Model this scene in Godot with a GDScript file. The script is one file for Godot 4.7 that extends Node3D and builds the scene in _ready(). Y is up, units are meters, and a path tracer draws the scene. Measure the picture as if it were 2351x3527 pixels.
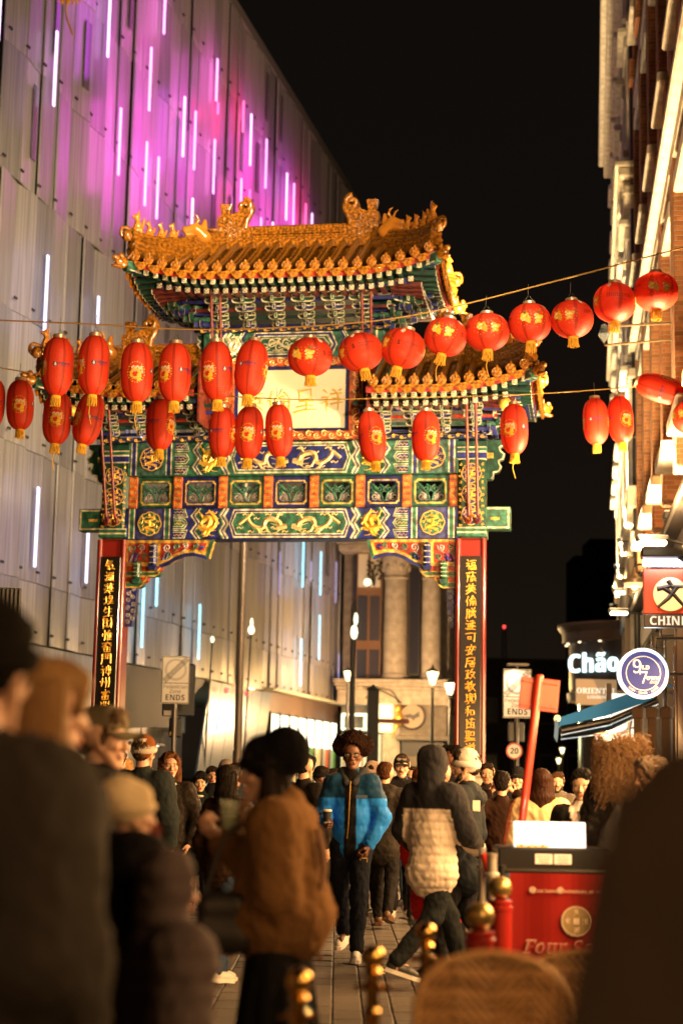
extends Node3D
# Night street in front of a painted Chinese gate, lanterns strung across, a crowd below.
const FOCAL := 3800.0      # lens, in the units of a 1568 x 2352 picture
const EYE := 1.55
const PITCH := 0.15763
const ROLL := 0.019

const JOINED := ["painted_rings", "painted_stripes", "painted_tongues", "painted_zigzag", "openwork", "carved_scrolls", "side_pilasters", "light_strip", "string_courses", "stone_band", "sign_tubes", "gilded_scrollwork", "gilded_edge", "carved_relief", "edge_bands", "hair_strands", "hair_wisps", "gilded_dragons", "gilded_dragon", "shop_fascia", "top_lettering", "fringe_end", "food_picture", "printed_motif"]

var rng := RandomNumberGenerator.new()
var names := {}
var mats := {}
var cam_basis: Basis
var noise := FastNoiseLite.new()
var sans: Font
var sans_bold: Font
var serif_bold: Font
var serif: Font

func _ready() -> void:
	rng.seed = 20240211
	# ---------- camera ----------
	cam_basis = Basis(Vector3.RIGHT, PITCH) * Basis(Vector3.BACK, ROLL)
	var cam := Camera3D.new()
	cam.name = "camera"
	cam.transform = Transform3D(cam_basis, Vector3(0, EYE, 0))
	cam.near = 0.05
	cam.far = 600.0
	var lens := CameraAttributesPhysical.new()
	lens.frustum_focal_length = 12.0 * FOCAL / 1176.0
	lens.frustum_near = 0.05
	lens.frustum_far = 600.0
	lens.frustum_focus_distance = 17.0
	lens.exposure_aperture = 1.05
	cam.attributes = lens
	cam.fov = rad_to_deg(2.0 * atan(1176.0 / FOCAL))
	add_child(cam)
	cam.current = true
	# ---------- sky ----------
	var sky_mat := ProceduralSkyMaterial.new()
	sky_mat.sky_top_color = Color(0.0045, 0.0034, 0.0028).linear_to_srgb()
	sky_mat.sky_horizon_color = Color(0.0125, 0.0078, 0.0045).linear_to_srgb()
	sky_mat.sky_curve = 0.12
	sky_mat.ground_bottom_color = Color(0.002, 0.002, 0.002).linear_to_srgb()
	sky_mat.ground_horizon_color = Color(0.005, 0.004, 0.003).linear_to_srgb()
	var sky := Sky.new()
	sky.sky_material = sky_mat
	var env := Environment.new()
	env.background_mode = Environment.BG_SKY
	env.sky = sky
	env.tonemap_mode = Environment.TONE_MAPPER_LINEAR
	env.tonemap_exposure = 1.0
	env.sdfgi_enabled = true
	env.ssao_enabled = true
	env.ssil_enabled = true
	var we := WorldEnvironment.new()
	we.name = "environment"
	we.environment = env
	add_child(we)
	noise.seed = 5
	noise.frequency = 1.0
	fonts()
	street_lights()
	# ---------- large structure ----------
	street()
	glass_building()
	corner_building()
	far_buildings()
	right_buildings()
	# ---------- things ----------
	gate()
	lanterns()
	street_furniture()
	people()

func fonts() -> void:
	var f := SystemFont.new(); f.font_names = PackedStringArray(["Droid Sans"]); sans = f
	f = SystemFont.new(); f.font_names = PackedStringArray(["Droid Sans"]); f.font_weight = 700; sans_bold = f
	f = SystemFont.new(); f.font_names = PackedStringArray(["Droid Serif"]); f.font_weight = 700; serif_bold = f
	f = SystemFont.new(); f.font_names = PackedStringArray(["Droid Serif"]); serif = f

# ---------------------------------------------------------------- places
func at(x: float, y: float, depth: float) -> Vector3:
	var d := cam_basis * Vector3((x - 784.0) / FOCAL, -(y - 1176.0) / FOCAL, -1.0)
	return d * (depth / -d.z) + Vector3(0, EYE, 0)

func ray_to_plane(x: float, y: float, p0: Vector3, n: Vector3) -> Vector3:
	var d := cam_basis * Vector3((x - 784.0) / FOCAL, -(y - 1176.0) / FOCAL, -1.0)
	var o := Vector3(0, EYE, 0)
	return o + d * ((p0 - o).dot(n) / d.dot(n))

# ---------------------------------------------------------------- naming
func numbered(called: String) -> String:
	var k: int = names.get(called, 0)
	names[called] = k + 1
	return called if k == 0 else "%s_%03d" % [called, k]

func tag(o: Node3D, label: String, category := "", group := "", kind := "") -> Node3D:
	if label: o.set_meta("label", label)
	if category: o.set_meta("category", category)
	if group: o.set_meta("group", group)
	if kind: o.set_meta("kind", kind)
	return o

func thing(called: String, label: String, category: String, pos := Vector3.ZERO, turn := 0.0, group := "") -> Node3D:
	var o := Node3D.new()
	o.name = numbered(called)
	o.position = pos
	o.rotation.y = turn
	tag(o, label, category, group)
	add_child(o)
	return o

func part(called: String, shape, m: Material, parent: Node3D, pos := Vector3.ZERO, turn := Vector3.ZERO) -> MeshInstance3D:
	var o := MeshInstance3D.new()
	o.name = numbered(called) if parent == self else called
	o.mesh = shape.done() if shape is MB else shape
	o.material_override = m
	o.position = pos
	o.rotation = turn
	parent.add_child(o, true)
	if called in JOINED: o.set_meta("kind", "stuff")   # bands and twirls too small to pick apart
	return o

func hub(called: String, parent: Node3D, pos := Vector3.ZERO, turn := 0.0) -> Node3D:
	var o := Node3D.new()
	o.name = called
	o.position = pos
	o.rotation.y = turn
	parent.add_child(o, true)
	return o

func structure(called: String, shape, m: Material, label: String) -> MeshInstance3D:
	var o := part(called, shape, m, self)
	tag(o, label, called.replace("_", " "), "", "structure")
	return o

# ---------------------------------------------------------------- materials (colours are linear, as measured on real things)
func mat(c: Color, rough := 0.7, metal := 0.0, extra := "") -> StandardMaterial3D:
	var key := "%s/%.3f/%.2f/%s" % [c.to_html(), rough, metal, extra]
	key += str(c.r) + str(c.g) + str(c.b)
	if mats.has(key): return mats[key]
	var m := StandardMaterial3D.new()
	m.albedo_color = c.linear_to_srgb()
	m.roughness = rough
	m.metallic = metal
	if extra.contains("coat"):
		m.clearcoat_enabled = true
		m.clearcoat = 0.8
		m.clearcoat_roughness = 0.12
	if extra.contains("cloth"):
		m.rim_enabled = true
		m.rim = 0.10
		m.rim_tint = 1.0
		m.metallic_specular = 0.16
	if extra.contains("vc"):
		m.vertex_color_use_as_albedo = true
	if extra.contains("weave"):
		bump(m, 420.0, 0.25)
	if extra.contains("wool"):
		bump(m, 60.0, 0.25)
	if extra.contains("crease"):
		bump(m, 7.0, 2.6)
	if extra.contains("grain"):
		bump(m, 25.0, 0.3)
	if extra.contains("grime"):
		mottle(m, 0.85)
	mats[key] = m
	return m

var bumps := {}
func bump(m: StandardMaterial3D, freq: float, cm: float) -> void:
	if not bumps.has(freq):
		var n := FastNoiseLite.new()
		n.seed = int(freq)
		n.frequency = 0.02
		n.fractal_octaves = 4
		var t := NoiseTexture2D.new()
		t.width = 256; t.height = 256; t.seamless = true; t.noise = n
		bumps[freq] = t
	m.heightmap_enabled = true
	m.heightmap_texture = bumps[freq]
	m.heightmap_scale = cm
	m.uv1_triplanar = true
	m.uv1_scale = Vector3.ONE * freq * 0.2

var mottles := {}
func mottle(m: StandardMaterial3D, low: float, scale := 0.35) -> void:
	var key := "%f" % low
	if not mottles.has(key):
		var n := FastNoiseLite.new()
		n.seed = 77
		n.frequency = 0.012
		n.fractal_octaves = 5
		var g := Gradient.new()
		g.offsets = PackedFloat32Array([0.25, 0.75])
		g.colors = PackedColorArray([Color(low, low, low), Color(1, 1, 1)])
		var t := NoiseTexture2D.new()
		t.width = 512; t.height = 512; t.seamless = true; t.noise = n; t.color_ramp = g
		mottles[key] = t
	m.albedo_texture = mottles[key]
	m.uv1_triplanar = true
	m.uv1_scale = Vector3.ONE * scale

func glow(c: Color, power: float, base := Color(0.6, 0.6, 0.6)) -> StandardMaterial3D:
	var key := "glow" + str(c) + str(power)
	if mats.has(key): return mats[key]
	var m := StandardMaterial3D.new()
	m.albedo_color = base
	m.roughness = 0.4
	m.emission_enabled = true
	m.emission = c.linear_to_srgb()
	m.emission_energy_multiplier = power
	mats[key] = m
	return m

func glass(alpha := 0.15, tint := Color(0.5, 0.55, 0.6)) -> StandardMaterial3D:
	var m := StandardMaterial3D.new()
	m.albedo_color = Color(tint, alpha)
	m.transparency = BaseMaterial3D.TRANSPARENCY_ALPHA
	m.roughness = 0.04
	return m

func painted(rough := 0.5, metal := 0.0, extra := "") -> StandardMaterial3D:
	return mat(Color(1, 1, 1), rough, metal, "vc" + extra)

# ---------------------------------------------------------------- lights
func omni(pos: Vector3, c: Color, e: float, size := 0.1, parent: Node3D = self) -> OmniLight3D:
	var l := OmniLight3D.new()
	l.name = "lamp_light"
	l.position = pos; l.light_color = c; l.light_energy = e; l.light_size = size
	l.omni_range = 40; l.omni_attenuation = 2; l.shadow_enabled = true
	parent.add_child(l, true)
	return l

func spot(pos: Vector3, to: Vector3, c: Color, e: float, angle: float, size := 0.15, soft := 0.8, parent: Node3D = self) -> SpotLight3D:
	var l := SpotLight3D.new()
	l.name = "spot_light"
	l.light_color = c; l.light_energy = e; l.light_size = size; l.spot_angle = angle; l.spot_angle_attenuation = soft
	l.spot_range = 80; l.spot_attenuation = 2; l.shadow_enabled = true
	parent.add_child(l, true)
	l.look_at_from_position(pos, to, Vector3.UP if absf((to - pos).normalized().y) < 0.98 else Vector3.RIGHT)
	return l

func area(pos: Vector3, to: Vector3, size: Vector2, c: Color, e: float, parent: Node3D = self) -> AreaLight3D:
	var l := AreaLight3D.new()
	l.name = "area_light"
	l.area_size = size; l.light_color = c; l.light_energy = e
	l.area_range = 60; l.area_attenuation = 2; l.shadow_enabled = true
	parent.add_child(l, true)
	l.look_at_from_position(pos, to, Vector3.UP if absf((to - pos).normalized().y) < 0.98 else Vector3.RIGHT)
	return l

# ---------------------------------------------------------------- mesh builder
class MB:
	var v := PackedVector3Array()
	var n := PackedVector3Array()
	var c := PackedColorArray()
	var col := Color.WHITE
	var xf := Transform3D.IDENTITY
	func tri3(a: Vector3, b: Vector3, d: Vector3, na: Vector3, nb: Vector3, nd: Vector3) -> void:
		var face := (b - a).cross(d - a)
		a = xf * a; b = xf * b; d = xf * d
		if face.dot(na + nb + nd) > 0.0:
			var q := b; b = d; d = q
			q = nb; nb = nd; nd = q
		v.append(a); v.append(b); v.append(d)
		n.append((xf.basis * na).normalized()); n.append((xf.basis * nb).normalized()); n.append((xf.basis * nd).normalized())
		c.append(col); c.append(col); c.append(col)
	func quadn(a: Vector3, b: Vector3, d: Vector3, e: Vector3, na: Vector3, nb: Vector3, nd: Vector3, ne: Vector3) -> void:
		tri3(a, b, d, na, nb, nd)
		tri3(a, d, e, na, nd, ne)
	func face(pts: Array, out: Vector3) -> void:
		for i in range(1, pts.size() - 1):
			tri3(pts[0], pts[i], pts[i + 1], out, out, out)
	func box(at: Vector3, size: Vector3, bevel := 0.0) -> void:
		var h := size * 0.5
		var b := minf(bevel, minf(h.x, minf(h.y, h.z)) * 0.9)
		for ax in 3:
			var u := (ax + 1) % 3
			var w := (ax + 2) % 3
			for s in [-1.0, 1.0]:
				var p := []
				for k in [[-1, -1], [1, -1], [1, 1], [-1, 1]]:
					var q := Vector3.ZERO
					q[ax] = s * h[ax]; q[u] = k[0] * (h[u] - b); q[w] = k[1] * (h[w] - b)
					p.append(at + q)
				var o := Vector3.ZERO
				o[ax] = s
				face(p, o)
		if b <= 0.0: return
		for ax in 3:
			var u := (ax + 1) % 3
			var w := (ax + 2) % 3
			for s in [-1.0, 1.0]:
				for t in [-1.0, 1.0]:
					var p := []
					for k in [[1, 0, -1], [0, 1, -1], [0, 1, 1], [1, 0, 1]]:
						var q := Vector3.ZERO
						q[u] = s * (h[u] - b * k[1]); q[w] = t * (h[w] - b * k[0]); q[ax] = k[2] * (h[ax] - b)
						p.append(at + q)
					var o := Vector3.ZERO
					o[u] = s; o[w] = t
					face(p, o.normalized())
		for s in [-1.0, 1.0]:
			for t in [-1.0, 1.0]:
				for r in [-1.0, 1.0]:
					var k := Vector3(s, t, r)
					face([at + k * Vector3(h.x, h.y - b, h.z - b), at + k * Vector3(h.x - b, h.y, h.z - b), at + k * Vector3(h.x - b, h.y - b, h.z)], k.normalized())
	func prism(poly: PackedVector2Array, z0: float, z1: float, back := true) -> void:
		var idx := Geometry2D.triangulate_polygon(poly)
		for i in range(0, idx.size(), 3):
			var a := poly[idx[i]]; var b := poly[idx[i + 1]]; var d := poly[idx[i + 2]]
			tri3(Vector3(a.x, a.y, z1), Vector3(b.x, b.y, z1), Vector3(d.x, d.y, z1), Vector3.BACK, Vector3.BACK, Vector3.BACK)
			if back: tri3(Vector3(a.x, a.y, z0), Vector3(b.x, b.y, z0), Vector3(d.x, d.y, z0), Vector3.FORWARD, Vector3.FORWARD, Vector3.FORWARD)
		var cw := Geometry2D.is_polygon_clockwise(poly)
		for i in poly.size():
			var a := poly[i]; var b := poly[(i + 1) % poly.size()]
			var e := b - a
			var o := Vector3(e.y, -e.x, 0).normalized()
			if cw: o = -o
			face([Vector3(a.x, a.y, z0), Vector3(b.x, b.y, z0), Vector3(b.x, b.y, z1), Vector3(a.x, a.y, z1)], o)
	func lathe(prof: PackedVector2Array, seg := 16, smooth := false) -> void:
		var m := prof.size()
		var nn := PackedVector2Array()
		for i in m - 1:
			var e := prof[i + 1] - prof[i]
			nn.append(Vector2(e.y, -e.x).normalized())
		for i in m - 1:
			var n0 := nn[i]; var n1 := nn[i]
			if smooth:
				if i > 0: n0 = (nn[i - 1] + nn[i]).normalized()
				if i < m - 2: n1 = (nn[i + 1] + nn[i]).normalized()
			for k in seg:
				var a0 := TAU * k / seg; var a1 := TAU * (k + 1) / seg
				var d0 := Vector3(cos(a0), 0, sin(a0)); var d1 := Vector3(cos(a1), 0, sin(a1))
				var up := Vector3.UP
				var p := prof[i]; var q := prof[i + 1]
				var s := 1.0
				quadn(d0 * p.x + up * p.y, d1 * p.x + up * p.y, d1 * q.x + up * q.y, d0 * q.x + up * q.y, (d0 * n0.x + up * n0.y) * s, (d1 * n0.x + up * n0.y) * s, (d1 * n1.x + up * n1.y) * s, (d0 * n1.x + up * n1.y) * s)
	func ball(at: Vector3, r: Vector3, seg := 12, rings := 8) -> void:
		for j in rings:
			var t0 := PI * j / rings - PI / 2; var t1 := PI * (j + 1) / rings - PI / 2
			for k in seg:
				var a0 := TAU * k / seg; var a1 := TAU * (k + 1) / seg
				var p := [Vector3(cos(t0) * cos(a0), sin(t0), cos(t0) * sin(a0)), Vector3(cos(t0) * cos(a1), sin(t0), cos(t0) * sin(a1)), Vector3(cos(t1) * cos(a1), sin(t1), cos(t1) * sin(a1)), Vector3(cos(t1) * cos(a0), sin(t1), cos(t1) * sin(a0))]
				if j > 0: tri3(at + p[0] * r, at + p[1] * r, at + p[2] * r, p[0] / r, p[1] / r, p[2] / r)
				if j < rings - 1: tri3(at + p[0] * r, at + p[2] * r, at + p[3] * r, p[0] / r, p[2] / r, p[3] / r)
				elif j == rings - 1: tri3(at + p[0] * r, at + p[1] * r, at + p[2] * r, p[0] / r, p[1] / r, p[2] / r)
	func tube(path: Array, r, seg := 8, squash := 1.0) -> void:
		var m := path.size()
		var up := Vector3.UP
		var rings := []
		var norms := []
		var side := Vector3.ZERO
		for i in m:
			var d: Vector3 = (path[mini(i + 1, m - 1)] - path[maxi(i - 1, 0)]).normalized()
			if side == Vector3.ZERO:
				if absf(d.dot(up)) > 0.95: up = Vector3.RIGHT
				side = d.cross(up).normalized()
			else:
				side = (side - d * side.dot(d)).normalized()
			var o := side.cross(d).normalized()
			var rad: float = r if r is float else r[mini(i, r.size() - 1)]
			var ring := []
			var nr := []
			for k in seg:
				var a := TAU * k / seg
				ring.append(path[i] + (side * cos(a) + o * sin(a) * squash) * rad)
				nr.append((side * cos(a) * squash + o * sin(a)).normalized())
			rings.append(ring)
			norms.append(nr)
		for i in m - 1:
			for k in seg:
				var k1 := (k + 1) % seg
				quadn(rings[i][k], rings[i][k1], rings[i + 1][k1], rings[i + 1][k], norms[i][k], norms[i][k1], norms[i + 1][k1], norms[i + 1][k])
		face(rings[0], (path[0] - path[1]).normalized())
		face(rings[m - 1], (path[m - 1] - path[m - 2]).normalized())
	func ridge(path: PackedVector2Array, w0: float, w1: float, z: float, h: float) -> void:
		# a raised brush stroke: a crest with two sloping sides
		var m := path.size()
		var l := []
		for i in m:
			var d := (path[mini(i + 1, m - 1)] - path[maxi(i - 1, 0)]).normalized()
			var o := Vector2(-d.y, d.x)
			var w := lerpf(w0, w1, float(i) / (m - 1)) * 0.5
			var p := path[i]
			if i == 0: p -= d * w * 0.6
			if i == m - 1: p += d * w * 0.6
			l.append([Vector3(p.x + o.x * w, p.y + o.y * w, z), Vector3(p.x, p.y, z + h), Vector3(p.x - o.x * w, p.y - o.y * w, z), Vector3(o.x, o.y, 0.9).normalized(), Vector3(-o.x, -o.y, 0.9).normalized()])
		for i in m - 1:
			var a = l[i]; var b = l[i + 1]
			quadn(a[0], b[0], b[1], a[1], a[3], b[3], b[3], a[3])
			quadn(a[1], b[1], b[2], a[2], a[4], b[4], b[4], a[4])
		var d0 := Vector3(path[0].x - path[1].x, path[0].y - path[1].y, 0).normalized() + Vector3(0, 0, 0.6)
		face([l[0][0], l[0][1], l[0][2]], d0.normalized())
		var d1 := Vector3(path[m - 1].x - path[m - 2].x, path[m - 1].y - path[m - 2].y, 0).normalized() + Vector3(0, 0, 0.6)
		face([l[m - 1][0], l[m - 1][1], l[m - 1][2]], d1.normalized())
	func flat(path: PackedVector2Array, w: float, z: float, h := 0.006) -> void:
		# a painted or gilded band of even width, slightly proud
		var m := path.size()
		var poly := PackedVector2Array()
		var other := PackedVector2Array()
		for i in m:
			var d0 := (path[i] - path[maxi(i - 1, 0)]).normalized()
			var d1 := (path[mini(i + 1, m - 1)] - path[i]).normalized()
			var d := (d0 + d1).normalized()
			var o := Vector2(-d.y, d.x)
			var k := 1.0
			if i > 0 and i < m - 1: k = 1.0 / maxf(0.4, o.dot(Vector2(-d1.y, d1.x)))
			poly.append(path[i] + o * w * 0.5 * k)
			other.append(path[i] - o * w * 0.5 * k)
		for i in m - 1:
			var a := poly[i]; var b := poly[i + 1]; var d := other[i + 1]; var e := other[i]
			var s := Vector3.BACK
			face([Vector3(a.x, a.y, z + h), Vector3(b.x, b.y, z + h), Vector3(d.x, d.y, z + h), Vector3(e.x, e.y, z + h)], s)
			var o := Vector3(a.x - e.x, a.y - e.y, 0).normalized()
			face([Vector3(a.x, a.y, z), Vector3(b.x, b.y, z), Vector3(b.x, b.y, z + h), Vector3(a.x, a.y, z + h)], o)
			face([Vector3(e.x, e.y, z), Vector3(d.x, d.y, z), Vector3(d.x, d.y, z + h), Vector3(e.x, e.y, z + h)], -o)
	func add(m: Mesh, t: Transform3D, colour = null) -> void:
		for s in m.get_surface_count():
			var a := m.surface_get_arrays(s)
			var vv: PackedVector3Array = a[Mesh.ARRAY_VERTEX]
			var nv: PackedVector3Array = a[Mesh.ARRAY_NORMAL]
			var cv = a[Mesh.ARRAY_COLOR]
			var idx = a[Mesh.ARRAY_INDEX]
			var tt := xf * t
			var nb := tt.basis.inverse().transposed()
			var flip := tt.basis.determinant() < 0.0
			var count: int = idx.size() if idx != null else vv.size()
			for i0 in count:
				var i: int = i0
				if flip: i = i0 - i0 % 3 + [0, 2, 1][i0 % 3]
				if idx != null: i = idx[i]
				v.append(tt * vv[i])
				n.append((nb * nv[i]).normalized())
				c.append(colour if colour != null else (cv[i] if cv != null else col))
	func done() -> ArrayMesh:
		var a := []
		a.resize(Mesh.ARRAY_MAX)
		a[Mesh.ARRAY_VERTEX] = v
		a[Mesh.ARRAY_NORMAL] = n
		a[Mesh.ARRAY_COLOR] = c
		var m := ArrayMesh.new()
		m.add_surface_from_arrays(Mesh.PRIMITIVE_TRIANGLES, a)
		return m

func mb(c := Color.WHITE) -> MB:
	var m := MB.new()
	m.col = c
	return m

func box_mesh(size: Vector3, bevel := 0.0, c := Color.WHITE) -> ArrayMesh:
	var m := mb(c)
	m.box(Vector3.ZERO, size, bevel)
	return m.done()

func text(s: String, f: Font, height: float, depth := 0.004) -> TextMesh:
	var t := TextMesh.new()
	t.text = s
	t.font = f
	t.font_size = 48
	t.pixel_size = height / 34.0   # capitals come out about `height` tall
	t.depth = depth
	t.curve_step = 2.0
	return t

func rect(x0: float, y0: float, x1: float, y1: float) -> PackedVector2Array:
	return PackedVector2Array([Vector2(x0, y0), Vector2(x1, y0), Vector2(x1, y1), Vector2(x0, y1)])

func curve(pts: Array, steps := 6) -> PackedVector2Array:
	# Catmull-Rom through the points
	var out := PackedVector2Array()
	for i in pts.size() - 1:
		var p0: Vector2 = pts[maxi(i - 1, 0)]; var p1: Vector2 = pts[i]; var p2: Vector2 = pts[i + 1]; var p3: Vector2 = pts[mini(i + 2, pts.size() - 1)]
		for k in steps:
			out.append(p1.cubic_interpolate(p2, p0, p3, float(k) / steps))
	out.append(pts[pts.size() - 1])
	return out

func curve3(pts: Array, steps := 6) -> Array:
	var out := []
	for i in pts.size() - 1:
		var p0: Vector3 = pts[maxi(i - 1, 0)]; var p1: Vector3 = pts[i]; var p2: Vector3 = pts[i + 1]; var p3: Vector3 = pts[mini(i + 2, pts.size() - 1)]
		for k in steps:
			out.append(p1.cubic_interpolate(p2, p0, p3, float(k) / steps))
	out.append(pts[pts.size() - 1])
	return out

func spiral(c: Vector2, r: float, turns: float, start: float, dir := 1.0, steps := 14) -> PackedVector2Array:
	var out := PackedVector2Array()
	for i in steps + 1:
		var t := float(i) / steps
		var a := start + dir * TAU * turns * t
		out.append(c + Vector2(cos(a), sin(a)) * r * (1.0 - 0.85 * t))
	return out

# ---------------------------------------------------------------- brushed characters, each stroke a run of grid points
const STROKES := {
	"fu": "1021 0333 3306 2429 2536 4191 5355858353 4649999646 7679 4898",
	"yin": "0191 3032 6062 1319 134415 6346 6397 5585 4797 6849 8899",
	"ying": "0292 3034 6064 262484 8486 0696 535609 5699",
	"lun": "2005 1419 6034 6094 5373 4549 459599 6569 7579 4797",
	"teng": "111609 113139 1333 1535 5062 8072 4393 5494 6448 6499 5658 5686 8689 5787",
	"da": "1021 0323 2327 0718 1899 4181 6063 3393 4585 3696 6368 4454",
	"ke": "0191 818978 2426565424",
	"an": "5051 13129293 432769 734819 0595",
	"ju": "111509 1181 8184 1484 3696 4749898747 6467",
	"zheng": "0141 2128 2444 1418 0848 6043 5393 8349 5599",
	"jiao": "0242 2024 4106 0545 1646 3639 6043 5393 8349 5599",
	"xing": "1016 1131 1333 9096 7191 7393 4046666040 4363 0797 3819 6899",
	"he": "4011 0343 2029 2306 2446 5458888454",
	"sui": "1119 113323 334415 4191 6054 5458 548488 5686 2899",
	"sheng": "0040 1016 3037 1232 1434 0646 5154848151 1797 2888 0999 5799",
	"dao": "1021 0323 2327 0718 1899 4051 8071 3292 4348888343 4585 4686",
	"qi": "2004 1171 1363 0575 757899 4649 2868 3637 2649",
	"tong": "1021 0323 2327 0718 1899 4181 8163 4348 4383 8388 4585 4787 6368",
	"hua": "0191 3032 6062 1383 0595 3337 7377 1787 0898 5259",
	"bu": "0343 2127 0837 6051 5154848151 5393 4696 4898 7549",
	"sheng2": "2004 2282 5059 2585 0999",
	"cai": "0007 004047 0242 0444 0747 1709 3748 5292 8089 8358",
	"wei": "2029 0305 4244 6034 5359 5393 5595 5797 5999 7379 7061",
	"fen": "0191 5004 5094 3343 3464 2529898525 5559 2787",
	"dou": "0009 004044 0242 0444 909988 906064 6292 6494",
	"shen": "1021 0333 3306 2429 2536 5157979151 5494 7079",
	"zhou": "2018 5059 8089 0305 3345 6375",
	"fu2": "5051 13129293 3373 3435656434 2629898626 5659 2787",
	"le": "4044646040 4262 102213 908293 0595 5459 5509 5599",
	"xian": "0141 0444 0848 2128 5156868151 5383 5484 6649 7679 7999",
	"cheng": "2024747020 2585 1787 0999 5559",
	"xiang": "1021 0333 3306 2429 2536 5061 8071 4292 5484 4696 7279",
	"wen": "4052 0292 7209 2299",
	"jia": "5051 13129293 2474 5443 4458 3559 6699",
	"jiu": "0112 0314 0827 3191 4349 438389 4989 5155 7175 4787",
	"zhong": "1216868212 5059",
	"guo": "0009 009099 0999 2272 2474 2676 5256",
	"tai": "0393 5009 5399 4758",
	"ping": "1181 0595 2334 8374 5159",
	"gui": "3131717 5059 0494 2629 262888 4565",
	"yi": "5051 0393",
}

func glyph(m: MB, key: String, size: float, at2: Vector2, w: float, z: float, h: float, seed_ := 0) -> void:
	var k := size / 9.0
	var which := 0
	for s in STROKES[key].split(" "):
		var pts := []
		for i in range(0, s.length() - 1, 2):
			var jx := 0.22 * sin(which * 2.3 + i + seed_)
			var jy := 0.22 * cos(which * 1.7 + i * 1.3 + seed_)
			pts.append(at2 + Vector2((float(s[i]) - 4.5 + jx) * k, (4.5 - float(s[i + 1]) + jy) * k + (float(s[i]) - 4.5) * k * 0.10))
		which += 1
		if pts.size() < 2: continue
		var path := PackedVector2Array(pts)
		if pts.size() == 2:
			var d: Vector2 = pts[1] - pts[0]
			var o := Vector2(-d.y, d.x) * 0.06
			path = PackedVector2Array([pts[0], (pts[0] as Vector2).lerp(pts[1], 0.5) + o, pts[1]])
		m.ridge(path, w, w * (0.55 if pts.size() == 2 else 0.9), z, h)

# ================================================================ LIGHTS OF THE STREET
const WARM := Color(1.0, 0.66, 0.33)
var FLOODS := [
	[Vector3(3.25, 9.0, -12.0), Vector3(-0.7, 7.6, -26), Color(1.0, 0.88, 0.68), 215.0, 15.0],
	[Vector3(4.55, 4.6, -22.0), Vector3(-0.9, 7.4, -26), Color(1.0, 0.88, 0.66), 230.0, 44.0],
	[Vector3(2.86, 6.0, -9.0), Vector3(-0.4, 5.6, -20.5), Color(1.0, 0.82, 0.60), 150.0, 26.0],
]

func street_lights() -> void:
	# floodlights fixed to the brick building, aimed at the gate, the third added to brighten the lanterns; their bodies are built with that building
	for q in FLOODS: spot(q[0], q[1], q[2], q[3], q[4], 0.22, 0.9)
	# shop windows of the right-hand row, just outside the picture, throw light on the pavement and the crowd; the two nearest are added fill
	for q in [[0.6, 4.0, 1.6], [3.7, 9.0, 2.2], [8.5, 50.0, 3.0], [12.5, 60.0, 3.0], [17.0, 72.0, 3.2], [23.0, 50.0, 3.2]]:
		var x: float = 0.1332 * q[0] + 1.974 - 0.42
		area(Vector3(x, 2.5, -q[0]), Vector3(x - 4.0, 1.2, -q[0] - 1.2), Vector2(q[2], 1.6), Color(1.0, 0.76, 0.48), q[1])
	# unseen fill light on the left behind the camera, added for the near figures
	area(Vector3(-3.6, 2.7, 1.6), Vector3(0.6, 1.3, -2.4), Vector2(2.4, 1.6), Color(1.0, 0.74, 0.48), 13.0)
	# a street lamp of the right-hand side lights the glass building; the second spot is added to brighten it
	spot(Vector3(4.3, 9.0, -25.0), Vector3(-9.0, 9.0, -46.0), Color(1.0, 0.86, 0.68), 360.0, 48.0, 0.4, 1.0)
	spot(Vector3(3.2, 13.0, -12.0), Vector3(-9.3, 11.0, -43.0), Color(1.0, 0.87, 0.70), 950.0, 17.0, 0.4, 1.0)

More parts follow.
